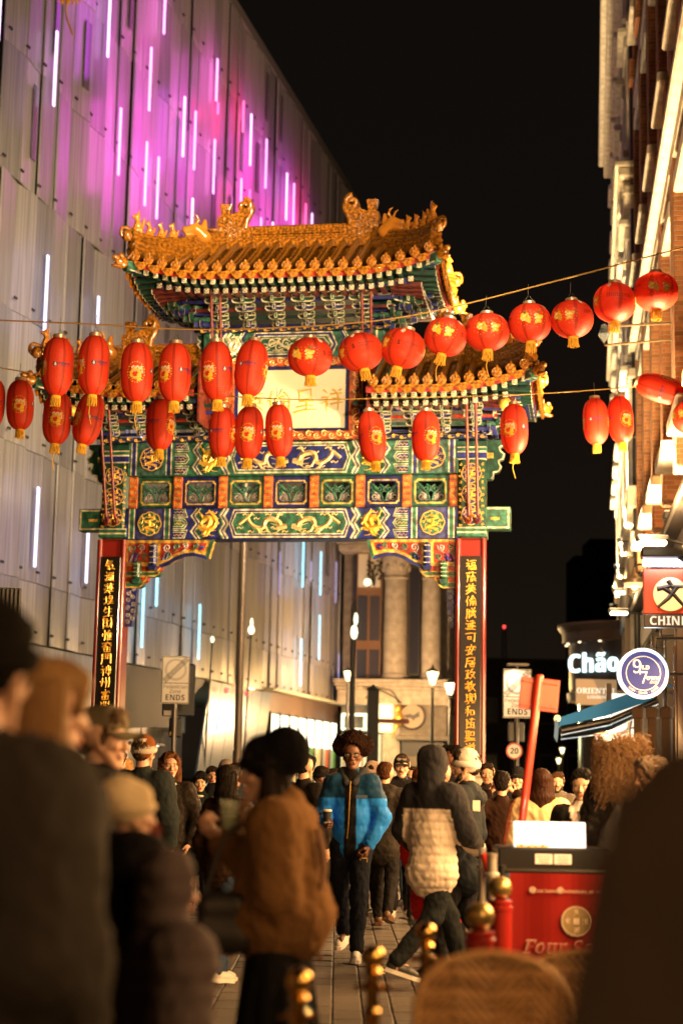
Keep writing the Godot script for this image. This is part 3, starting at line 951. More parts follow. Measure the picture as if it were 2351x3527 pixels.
func right_buildings() -> void:
	var stone := mat(Color(0.70, 0.64, 0.52), 0.75, 0.0, "grime")
	var white := mat(Color(0.78, 0.74, 0.64), 0.6, 0.0, "grime")
	var darkglass := mat(Color(0.02, 0.02, 0.025), 0.1)
	# ---- stucco building, the farther one
	var base := Vector3(0.1516 * 45.0 + 1.11, 0, -45.0)
	var t := thing("stucco_building", "tall cream stucco building with heavy cornice and scroll brackets, lit from below", "building", base, -(PI / 2 + STUCCO_A) + 0.0)
	# local x runs towards the camera, z out over the street
	var x0 := -10.4; var x1 := 9.6
	var mid := (x0 + x1) * 0.5; var len := x1 - x0
	var b := mb()
	b.box(Vector3(mid, 11.5, -4.0), Vector3(len, 23.0, 8.0))
	part("wall", b, stone, t)
	b = mb()
	for k in [[22.1, 0.30, 0.30], [22.45, 0.45, 0.55], [22.9, 0.5, 0.72], [23.5, 0.7, 0.62], [24.2, 0.6, 0.4]]:
		b.box(Vector3(mid, k[0] + k[1] * 0.5, k[2] * 0.5 - 0.1), Vector3(len + k[2], k[1], k[2] + 0.2), 0.04)
	part("cornice", b, stone, t)
	for k in 6:
		var q := mb()
		scroll_bracket(q, Vector3(x0 + 2.2 + k * 2.9, 21.2, 0.0), 0.62)
		part("scroll_bracket", q, stone, t)
	var q2 := mb()
	scroll_bracket(q2, Vector3(x0 + 0.15, 17.6, 0.0), 0.55)
	part("scroll_bracket", q2, stone, t)
	b = mb()
	for k in [[14.2, 0.3, 0.16], [14.5, 0.22, 0.30], [14.9, 0.22, 0.42], [15.12, 0.14, 0.5], [18.6, 0.25, 0.22], [10.3, 0.22, 0.25], [7.4, 0.5, 0.28], [6.6, 0.3, 0.22]]:
		b.box(Vector3(mid, k[0] + k[1] * 0.5, k[2] * 0.5 - 0.1), Vector3(len + k[2], k[1], k[2] + 0.2), 0.03)
	part("string_courses", b, stone, t)
	b = mb()
	for k in 70:
		b.box(Vector3(x0 + 0.15 + k * 0.285, 14.79, 0.18), Vector3(0.15, 0.2, 0.3), 0.015)
	part("dentil_course", b, stone, t)
	for c in 7:
		var x := x0 + 1.3 + c * 2.9
		var pil := mb()
		pil.box(Vector3(x - 1.45, 11.0, 0.06), Vector3(0.5, 22.0, 0.22), 0.03)
		pil.box(Vector3(x - 1.45, 13.9, 0.1), Vector3(0.62, 0.35, 0.34), 0.03)
		pil.box(Vector3(x - 1.45, 6.3, 0.1), Vector3(0.62, 0.4, 0.34), 0.03)
		part("pilaster", pil, white if c % 2 else stone, t)
		for r in [[7.9, 2.3], [11.0, 2.6], [15.8, 2.4], [19.0, 1.8]]:
			var w := hub("window", t, Vector3(x, r[0], 0.0))
			part("pane", box_mesh(Vector3(1.1, r[1], 0.05)), darkglass, w, Vector3(0, r[1] * 0.5, 0.012))
			var f := mb()
			for s in [-1, 1]: f.box(Vector3(s * 0.68, r[1] * 0.5, 0.10), Vector3(0.24, r[1] + 0.1, 0.24), 0.02)
			f.box(Vector3(0, r[1] + 0.18, 0.12), Vector3(1.7, 0.3, 0.3), 0.03)
			f.box(Vector3(0, r[1] + 0.42, 0.18), Vector3(1.95, 0.16, 0.46), 0.03)
			f.box(Vector3(0, -0.12, 0.14), Vector3(1.75, 0.18, 0.36), 0.03)
			part("frame", f, white, w)
			var s2 := mb()
			for s in [-1, 1]: scroll_bracket(s2, Vector3(s * 0.82, r[1] + 0.05, 0.06), 0.26)
			part("corbel", s2, white, w)
			var gz := mb()
			gz.box(Vector3(0, r[1] * 0.5, 0.05), Vector3(1.1, 0.06, 0.05))
			gz.box(Vector3(0, r[1] * 0.5, 0.05), Vector3(0.05, r[1], 0.05))
			part("glazing_bar", gz, white, w)
	# uplights along the shop cornice
	for k in 4:
		var x := x0 + 2.5 + k * 5.0
		var up := mb()
		up.box(Vector3(x, 7.06, 0.42), Vector3(0.3, 0.08, 0.10), 0.02); up.box(Vector3(x, 7.03, 0.2), Vector3(0.05, 0.04, 0.4))
		part("uplight", up, mat(Color(0.03, 0.03, 0.03), 0.5), t)
		var lens := mb()
		lens.box(Vector3(x, 7.107, 0.42), Vector3(0.26, 0.02, 0.09))
		part("uplight_lens", lens, glow(Color(1.0, 0.9, 0.6), 1.0), t)
		spot(t.to_global(Vector3(x, 7.2, 0.46)), t.to_global(Vector3(x, 20.0, 0.10)), Color(1.0, 0.86, 0.62), 120.0, 60.0, 0.2, 0.9)
	# shop storey of the stucco building
	b = mb()
	b.box(Vector3(mid, 5.9, 0.05), Vector3(len, 0.9, 0.5), 0.05)
	part("shop_fascia", b, mat(Color(0.16, 0.13, 0.10), 0.5), t)
	for k in 5:
		part("shop_window", box_mesh(Vector3(3.2, 3.6, 0.06)), glow(Color(1.0, 0.74, 0.42), 0.9), t, Vector3(x0 + 2.2 + k * 3.9, 2.4, 0.06))
		part("shop_pier", box_mesh(Vector3(0.5, 5.4, 0.3), 0.03), mat(Color(0.45, 0.36, 0.26), 0.6), t, Vector3(x0 + 0.25 + k * 3.9, 2.7, 0.12))
	area(t.to_global(Vector3(mid, 3.0, 0.6)), t.to_global(Vector3(mid, 1.0, 5.0)), Vector2(18, 3), Color(1.0, 0.76, 0.44), 40.0)
	# ---- brick building, the nearer one
	base = Vector3(0.1332 * 26.0 + 1.974, 0, -26.0)
	brick_base = base
	t = thing("brick_building", "orange brick building with white stone trim rising over the lit shop signs", "building", base, -(PI / 2 + BRICK_A))
	var brick := StandardMaterial3D.new()
	brick.albedo_color = Color.WHITE
	brick.roughness = 0.8
	brick_texture(brick)
	x0 = -10.0; x1 = 16.0
	mid = (x0 + x1) * 0.5; len = x1 - x0
	b = mb()
	b.box(Vector3(mid, 15.6, -4.0), Vector3(len, 21.0, 8.0))
	part("wall", b, brick, t)
	for c in 9:
		var x := x0 + 0.5 + c * 3.0
		var pil := mb()
		pil.box(Vector3(x, 16.0, 0.12), Vector3(0.7, 20.0, 0.36), 0.02)
		pil.box(Vector3(x, 11.6, 0.14), Vector3(0.9, 0.5, 0.5), 0.03)
		pil.box(Vector3(x, 17.3, 0.14), Vector3(0.9, 0.5, 0.5), 0.03)
		part("brick_pier", pil, brick, t)
		if c == 8: continue
		for r in [[6.6, 3.4], [12.4, 3.4], [18.0, 3.2], [23.2, 2.2]]:
			var w := hub("window", t, Vector3(x + 1.5, r[0], 0.0))
			part("pane", box_mesh(Vector3(1.2, r[1], 0.05)), darkglass, w, Vector3(0, r[1] * 0.5, 0.012))
			var f := mb()
			for s in [-1, 1]: f.box(Vector3(s * 0.7, r[1] * 0.5, 0.08), Vector3(0.2, r[1] + 0.1, 0.2), 0.02)
			f.box(Vector3(0, r[1] * 0.62, 0.07), Vector3(1.2, 0.12, 0.14), 0.02)
			f.box(Vector3(0, r[1] * 0.31, 0.07), Vector3(0.1, r[1] * 0.62, 0.12), 0.02)
			part("frame", f, white, w)
			f = mb()
			f.box(Vector3(0, r[1] + 0.14, 0.14), Vector3(1.9, 0.3, 0.34), 0.03)
			part("lintel", f, white, w)
			f = mb()
			f.box(Vector3(0, -0.12, 0.2), Vector3(1.9, 0.2, 0.5), 0.03)
			part("sill", f, white, w)
			f = mb()
			for s in [-1, 1]: scroll_bracket(f, Vector3(s * 0.8, -0.38, 0.0), 0.22)
			part("corbel", f, white, w)
			if r[0] > 12.0 and r[0] < 13.0:
				var arch := mb()
				var pth := []
				for k in 9: pth.append(Vector3(cos(PI * k / 8) * 0.95, r[1] + 0.4 + sin(PI * k / 8) * 0.6, 0.1))
				arch.tube(pth, 0.16, 6)
				part("arch", arch, brick, w)
	b = mb()
	for k in [[10.6, 0.3, 0.3], [10.9, 0.2, 0.45], [16.4, 0.35, 0.3], [22.2, 0.4, 0.4]]:
		b.box(Vector3(mid, k[0] + k[1] * 0.5, k[2] * 0.5 - 0.1), Vector3(len, k[1], k[2] + 0.2), 0.03)
	part("stone_band", b, white, t)
	var pipe := mb()
	pipe.tube([Vector3(-9.6, 4.0, 0.3), Vector3(-9.6, 22.0, 0.3)], 0.07, 8)
	for k in 6: pipe.box(Vector3(-9.6, 6.0 + k * 3.0, 0.25), Vector3(0.24, 0.1, 0.24), 0.02)
	part("drain_pipe", pipe, mat(Color(0.02, 0.02, 0.02), 0.5), t)
	# shop storey
	var wood := mat(Color(0.075, 0.045, 0.028), 0.4, 0.0, "coat")
	b = mb()
	b.box(Vector3(mid, 4.7, -3.85), Vector3(len, 0.8, 8.2), 0.04)
	b.box(Vector3(mid, 5.2, 0.15), Vector3(len, 0.14, 0.6), 0.03)
	b.box(Vector3(mid, 2.15, -4.4), Vector3(len, 4.3, 7.0))
	part("shop_fascia", b, mat(Color(0.05, 0.04, 0.035), 0.5), t)
	for k in 11:
		var x := x0 + 0.3 + k * 2.6
		var pil := mb()
		pil.box(Vector3(x, 2.15, 0.06), Vector3(0.42, 4.3, 0.3), 0.02)
		for j in 4: pil.box(Vector3(x - 0.13 + j * 0.09, 2.3, 0.22), Vector3(0.04, 2.6, 0.03), 0.01)
		pil.box(Vector3(x, 0.25, 0.1), Vector3(0.5, 0.5, 0.36), 0.02)
		pil.box(Vector3(x, 4.1, 0.1), Vector3(0.5, 0.3, 0.36), 0.02)
		part("shop_pilaster", pil, wood, t)
		if k < 10:
			part("shop_window", box_mesh(Vector3(2.18, 2.9, 0.05)), glow(Color(1.0, 0.72, 0.40), 0.55 if k > 2 else 1.6), t, Vector3(x + 1.3, 2.35, -0.12))
			part("stall_riser", box_mesh(Vector3(2.18, 0.85, 0.2), 0.02), wood, t, Vector3(x + 1.3, 0.42, 0.0))
			part("window_bar", box_mesh(Vector3(0.06, 2.9, 0.1), 0.01), wood, t, Vector3(x + 1.3, 2.35, -0.06))
	# uplights on the shop cornice wash the brick
	for k in [[-8.2, 46.0], [-4.6, 70.0], [-1.5, 80.0], [2.4, 60.0], [6.5, 40.0]]:
		var up := mb()
		up.box(Vector3(k[0], 5.33, 0.40), Vector3(0.36, 0.12, 0.14), 0.02)
		part("uplight", up, mat(Color(0.03, 0.03, 0.03), 0.5), t)
		var lens := mb()
		lens.box(Vector3(k[0], 5.40, 0.40), Vector3(0.3, 0.02, 0.1))
		part("uplight_lens", lens, glow(Color(1.0, 0.85, 0.5), 1.0), t)
		spot(t.to_global(Vector3(k[0], 5.47, 0.52)), t.to_global(Vector3(k[0] - 0.3, 16.0, 0.12)), Color(1.0, 0.82, 0.56), k[1] * 1.4, 62.0, 0.2, 0.9)
	# floodlight bodies that light the gate, and one for the added lantern flood
	for q in FLOODS:
		var f := hub("floodlight", t)
		var o := part("housing", box_mesh(Vector3(0.34, 0.26, 0.16), 0.03), mat(Color(0.03, 0.03, 0.03), 0.4), f)
		var d: Vector3 = (q[1] - q[0]).normalized()
		o.look_at_from_position(q[0] - d * 0.14, q[1])
		var arm := mb()
		var l := t.to_local(q[0] - d * 0.2)
		arm.tube([l, Vector3(l.x, l.y + 0.1, 0.0)], 0.02, 6)
		part("bracket_arm", arm, mat(Color(0.05, 0.05, 0.05), 0.5), f)

func brick_texture(m: StandardMaterial3D) -> void:
	var im := Image.create(256, 256, false, Image.FORMAT_RGB8)
	var hm := Image.create(256, 256, false, Image.FORMAT_RGB8)
	im.fill(Color(0.40, 0.30, 0.22).linear_to_srgb())
	hm.fill(Color(0.1, 0.1, 0.1))
	var r := RandomNumberGenerator.new()
	r.seed = 3
	for j in 16:
		for i in 5:
			var x := i * 64 + (32 if j % 2 else 0) - 32
			var c := Color(0.46, 0.19, 0.07) * r.randf_range(0.65, 1.2)
			c.a = 1
			var rc := Rect2i(x + 1, j * 16 + 1, 62, 13)
			im.fill_rect(rc, c.linear_to_srgb())
			hm.fill_rect(rc, Color(0.9, 0.9, 0.9))
	m.albedo_texture = ImageTexture.create_from_image(im)
	m.heightmap_enabled = true
	m.heightmap_texture = ImageTexture.create_from_image(hm)
	m.heightmap_scale = 0.8
	m.uv1_triplanar = true
	m.uv1_scale = Vector3(1.0, 0.83, 1.0)

# ================================================================ THE GATE
const GREEN := Color(0.028, 0.135, 0.085)
const DEEP := Color(0.010, 0.055, 0.036)
const BLUE := Color(0.014, 0.022, 0.17)
const PALE := Color(0.74, 0.66, 0.44)
const GOLD := Color(0.72, 0.43, 0.07)
const RED := Color(0.40, 0.035, 0.015)
const VERM := Color(0.60, 0.12, 0.03)
const CREAM := Color(0.74, 0.65, 0.46)
const AMBER := Color(0.33, 0.118, 0.011)

var g_paint: StandardMaterial3D
var g_gold: StandardMaterial3D
var g_glaze: StandardMaterial3D
var g_red: StandardMaterial3D

func dragon(m: MB, c: Vector2, w: float, h: float, z: float, flip := 1.0) -> void:
	# a long dragon: winding body, head with mane, legs with claws, flames
	var body := []
	for k in 33:
		var t := k / 32.0
		body.append(c + Vector2(flip * ((t - 0.5) * w * 0.86 + sin(t * 17.0) * h * 0.10), sin(t * 11.0) * h * 0.27 * (1.0 - 0.3 * t)))
	m.ridge(curve(body, 1), h * 0.15, h * 0.27, z, 0.012)
	var head: Vector2 = body[32]
	m.ridge(PackedVector2Array([head - Vector2(flip * h * 0.12, 0), head + Vector2(flip * h * 0.18, h * 0.05)]), h * 0.36, h * 0.20, z, 0.016)
	for k in 4:
		var a := -0.9 + k * 0.6
		m.ridge(curve([head, head + Vector2(-flip * h * 0.22, sin(a) * h * 0.3), head + Vector2(-flip * h * (0.42 + 0.05 * k), sin(a) * h * 0.42 + h * 0.06)], 3), h * 0.06, h * 0.02, z, 0.008)
	for k in [5, 12, 18, 25]:
		var p: Vector2 = body[k]
		var d := -1.0 if p.y > c.y else 1.0
		var f := p + Vector2(flip * h * 0.16, -d * h * 0.36)
		f.y = clampf(f.y, c.y - h * 0.44, c.y + h * 0.44)
		m.ridge(PackedVector2Array([p, f]), h * 0.14, h * 0.09, z, 0.01)
		for j in 3:
			m.ridge(PackedVector2Array([f, f + Vector2(flip * h * (0.02 + 0.07 * j), h * (0.08 - 0.07 * j))]), h * 0.07, h * 0.03, z, 0.008)
	var n := int(w / h * 4.0)
	for k in n:
		var q := c + Vector2((float(k) / n - 0.48) * w, (0.40 if k % 2 else -0.40) * h * (1.0 if k % 3 else 0.55))
		m.ridge(curve([q, q + Vector2(h * 0.08, h * 0.05), q + Vector2(h * 0.18, -h * 0.03), q + Vector2(h * 0.26, h * 0.04)], 2), h * 0.075, h * 0.035, z, 0.008)

func curls(m: MB, c: Vector2, w: float, h: float, z: float, n: int, width: float) -> void:
	for k in n:
		var u := c.x + ((k + 0.5) / n - 0.5) * w
		var s := 1.0 if k % 2 else -1.0
		m.ridge(spiral(Vector2(u, c.y + s * h * 0.1), h * 0.36, 1.1, PI * 0.5 * s, s, 8), width, width * 0.6, z, 0.007)
		m.ridge(PackedVector2Array([Vector2(u, c.y + s * h * 0.4), Vector2(u + w / n * 0.6, c.y + s * h * 0.25)]), width, width * 0.4, z, 0.007)

func medallion(parent: Node3D, c: Vector2, r: float, z: float, field: Color) -> void:
	var poly := PackedVector2Array()
	for k in 48:
		var a := TAU * k / 48
		poly.append(c + Vector2(cos(a), sin(a)) * r * (0.93 + 0.07 * absf(cos(a * 4.0))))
	var m := mb(field)
	m.prism(poly, z, z + 0.006, false)
	part("medallion", m, g_paint, parent)
	m = mb(GOLD)
	var ring := poly.duplicate()
	ring.append(poly[0])
	m.flat(ring, r * 0.07, z + 0.007, 0.006)
	var body := []
	for k in 14:
		var v := 1.0 - k / 6.5
		body.append(c + Vector2(sin(k * 1.05) * 0.42, v * 0.55) * r)
	m.ridge(curve(body, 3), r * 0.12, r * 0.2, z + 0.006, 0.012)
	for k in 9:
		var a := k * 0.698 + 0.3
		m.ridge(spiral(c + Vector2(cos(a), sin(a)) * r * 0.74, r * 0.15, 1.0, a, 1.0 if k % 2 else -1.0, 6), r * 0.06, r * 0.04, z + 0.006, 0.008)
	m.ridge(PackedVector2Array([c + Vector2(0, -r * 0.1), c + Vector2(0, r * 0.2)]), r * 0.3, r * 0.18, z + 0.006, 0.016)
	for k in 8:
		var a := k * 0.785 + 0.2
		var p := c + Vector2(cos(a), sin(a)) * r * 0.5
		m.ridge(curve([p, p + Vector2(cos(a + 0.6), sin(a + 0.6)) * r * 0.18, p + Vector2(cos(a + 1.4), sin(a + 1.4)) * r * 0.3], 3), r * 0.07, r * 0.03, z + 0.006, 0.008)
	part("gilded_dragon", m, g_gold, parent)

func zigzag(m: MB, u: float, v0: float, v1: float, dx: float, w: float, z: float, c: Color) -> void:
	m.col = c
	var h := (v1 - v0)
	m.flat(PackedVector2Array([Vector2(u, v0 + 0.008), Vector2(u - dx, v0 + h * 0.25), Vector2(u, v0 + h * 0.5), Vector2(u - dx, v0 + h * 0.75), Vector2(u, v1 - 0.008)]), w, z, 0.004)

func painted_beam(t: Node3D, called: String, v0: float, v1: float, half: float, z: float, field: Color, other: Color, bg: Color) -> void:
	var h := v1 - v0
	var vm := (v0 + v1) * 0.5
	var m := mb(bg)
	m.box(Vector3(0, vm, 0), Vector3(half * 2, h, z * 2), 0.02)
	var o := part(called, m, g_paint, t)
	# end stripes
	m = mb()
	for s in [-1.0, 1.0]:
		var i := 0
		for st in [[0.0, 0.05, other], [0.05, 0.02, PALE], [0.07, 0.06, field], [0.13, 0.02, PALE], [0.15, 0.04, other], [0.60, 0.03, other], [0.63, 0.018, PALE], [0.648, 0.06, field], [0.708, 0.018, PALE], [0.726, 0.03, other]]:
			m.col = st[2]
			var u: float = s * (half - st[0] - st[1] * 0.5)
			m.box(Vector3(u, vm, z + 0.001 + 0.001 * i), Vector3(st[1], h - 0.012, 0.004 + 0.002 * i))
			i = (i + 1) % 3
	part("painted_stripes", m, g_paint, o)
	for s in [-1.0, 1.0]:
		m = mb(other.lerp(Color(0.10, 0.10, 0.16), 0.35))
		m.box(Vector3(s * (half - 0.395), vm, z + 0.003), Vector3(0.40, h - 0.012, 0.008))
		part("painted_panel", m, g_paint, o)
		medallion(o, Vector2(s * (half - 0.395), vm), minf(0.19, h * 0.45), z + 0.008, field)
		# tongues
		m = mb()
		var u0: float = half - 0.78
		for k in [-1, 0, 1]:
			var vc: float = vm + k * h * 0.37
			for q in [[0.085, PALE, 0.004], [0.072, GREEN, 0.006], [0.05, PALE, 0.008], [0.04, field if k == 0 else BLUE, 0.010]]:
				var lo := maxf(vc - q[0], v0 + 0.006); var hi := minf(vc + q[0], v1 - 0.006)
				var e: float = u0 - 0.16 - q[0] * 0.9
				m.col = q[1]
				m.prism(PackedVector2Array([Vector2(s * u0, lo), Vector2(s * (e + 0.05), lo), Vector2(s * e, vc if k == 0 else (lo if k == 1 else hi)), Vector2(s * (e + 0.05), hi), Vector2(s * u0, hi)]), z, z + q[2], false)
		m.col = GOLD
		for k in [-1, 0, 1]:
			for j in 5: m.ridge(PackedVector2Array([Vector2(s * (u0 - 0.02 - j * 0.03), vm + k * h * 0.37), Vector2(s * (u0 - 0.045 - j * 0.03), vm + k * h * 0.37 + (0.02 if j % 2 else -0.02))]), 0.016, 0.006, z + 0.010, 0.004)
		part("painted_tongues", m, g_paint, o)
		# two runs of zigzag bands with a small dragon between
		m = mb()
		for q in [[0.0, PALE], [0.03, BLUE], [0.06, PALE], [0.08, GREEN], [0.11, DEEP]]:
			zigzag(m, s * (1.49 - q[0]), v0, v1, s * -0.09, 0.032, z + 0.003 + q[0] * 0.02, q[1])
		for q in [[0.0, GREEN], [0.03, PALE], [0.06, BLUE], [0.085, PALE]]:
			zigzag(m, s * (1.07 - q[0]), v0, v1, s * -0.07, 0.032, z + 0.003 + q[0] * 0.02, q[1])
		part("painted_zigzag", m, g_paint, o)
		m = mb(GOLD)
		dragon(m, Vector2(s * 1.29, vm), 0.30, h * 0.85, z + 0.003, s)
		part("gilded_dragon", m, g_gold, o)
	# the long middle cartouche
	m = mb()
	for q in [[0.97, PALE, 0.02, 0.0], [0.955, GREEN if field != GREEN else BLUE, 0.045, 0.002], [0.93, PALE, 0.07, 0.004], [0.915, field, 0.085, 0.006]]:
		var uu: float = q[0]; var dv: float = q[2]
		m.col = q[1]
		m.prism(PackedVector2Array([Vector2(-uu + 0.07, v0 + dv), Vector2(uu - 0.07, v0 + dv), Vector2(uu, vm), Vector2(uu - 0.07, v1 - dv), Vector2(-uu + 0.07, v1 - dv), Vector2(-uu, vm)]), z, z + 0.006 + q[3], false)
	part("painted_cartouche", m, g_paint, o)
	for s in [-1.0, 1.0]:
		m = mb(GOLD.lerp(PALE, 0.5))
		dragon(m, Vector2(s * 0.44, vm), 0.82, h * 0.68, z + 0.012, -s)
		part("gilded_dragon", m, g_gold, o)

func frieze(t: Node3D, v: float, half: float, u0: float, z: float, h: float) -> void:
	var m := mb(Color(0.02, 0.03, 0.10))
	m.box(Vector3(u0, v, 0), Vector3(half * 2, h, z * 2), 0.01)
	var o := part("frieze", m, g_paint, t)
	m = mb(GOLD)
	curls(m, Vector2(u0, v), half * 2, h * 1.1, z + 0.001, int(half * 16), 0.018)
	part("gilded_scrollwork", m, g_gold, o)

func boat(w: float, h: float) -> PackedVector2Array:
	return PackedVector2Array([Vector2(-w / 2, h), Vector2(-w / 2, h * 0.5), Vector2(-w / 2 + h * 0.35, h * 0.12), Vector2(-w / 2 + h * 0.9, 0), Vector2(w / 2 - h * 0.9, 0), Vector2(w / 2 - h * 0.35, h * 0.12), Vector2(w / 2, h * 0.5), Vector2(w / 2, h)])

var arm_mesh := []
var block_mesh := []
var nose_mesh := []
func bracket_set(parent: Node3D, pos: Vector3, turn: float, scale := 1.0) -> void:
	if arm_mesh.is_empty():
		for k in 5:
			var c: Color = [BLUE, DEEP, BLUE, DEEP, BLUE][k]
			var m := mb(c)
			var poly := boat(0.20 + 0.055 * k, 0.072)
			m.prism(poly, -0.03, 0.03)
			m.col = PALE
			var ring := poly.duplicate(); ring.append(poly[0])
			m.flat(ring, 0.021, 0.03, 0.004)
			arm_mesh.append(m.done())
			m = mb(c if k % 2 else GREEN)
			m.box(Vector3.ZERO, Vector3(0.062, 0.05, 0.062), 0.008)
			m.col = PALE
			m.flat(PackedVector2Array([Vector2(-0.027, -0.021), Vector2(0.027, -0.021), Vector2(0.027, 0.021), Vector2(-0.027, 0.021), Vector2(-0.027, -0.021)]), 0.010, 0.031, 0.003)
			block_mesh.append(m.done())
			m = mb(GREEN if k % 2 else BLUE)
			var l := 0.26 + 0.17 * k
			m.box(Vector3(0, 0, l * 0.5 - 0.1), Vector3(0.05, 0.07, l), 0.008)
			m.prism(PackedVector2Array([Vector2(-0.025, -0.035), Vector2(0.025, -0.035), Vector2(0.025, 0.05), Vector2(-0.025, 0.05)]), l - 0.1, l - 0.03)
			m.col = PALE
			m.flat(PackedVector2Array([Vector2(-0.02, -0.03), Vector2(0.02, -0.03), Vector2(0.02, 0.045), Vector2(-0.02, 0.045), Vector2(-0.02, -0.03)]), 0.009, l - 0.03, 0.003)
			nose_mesh.append(m.done())
	var g := hub("bracket_set", parent, pos, turn)
	g.scale = Vector3.ONE * scale
	for k in 5:
		var y := k * 0.093
		var z := 0.10 + k * 0.17
		part("bracket_arm", arm_mesh[k], g_paint, g, Vector3(0, y, z))
		part("cantilever", nose_mesh[k], g_paint, g, Vector3(0, y + 0.03, 0))
		var w := 0.20 + 0.055 * k
		for s in [-1, 1]:
			part("bearing_block", block_mesh[k], g_paint, g, Vector3(s * (w * 0.5 - 0.03), y + 0.095, z))

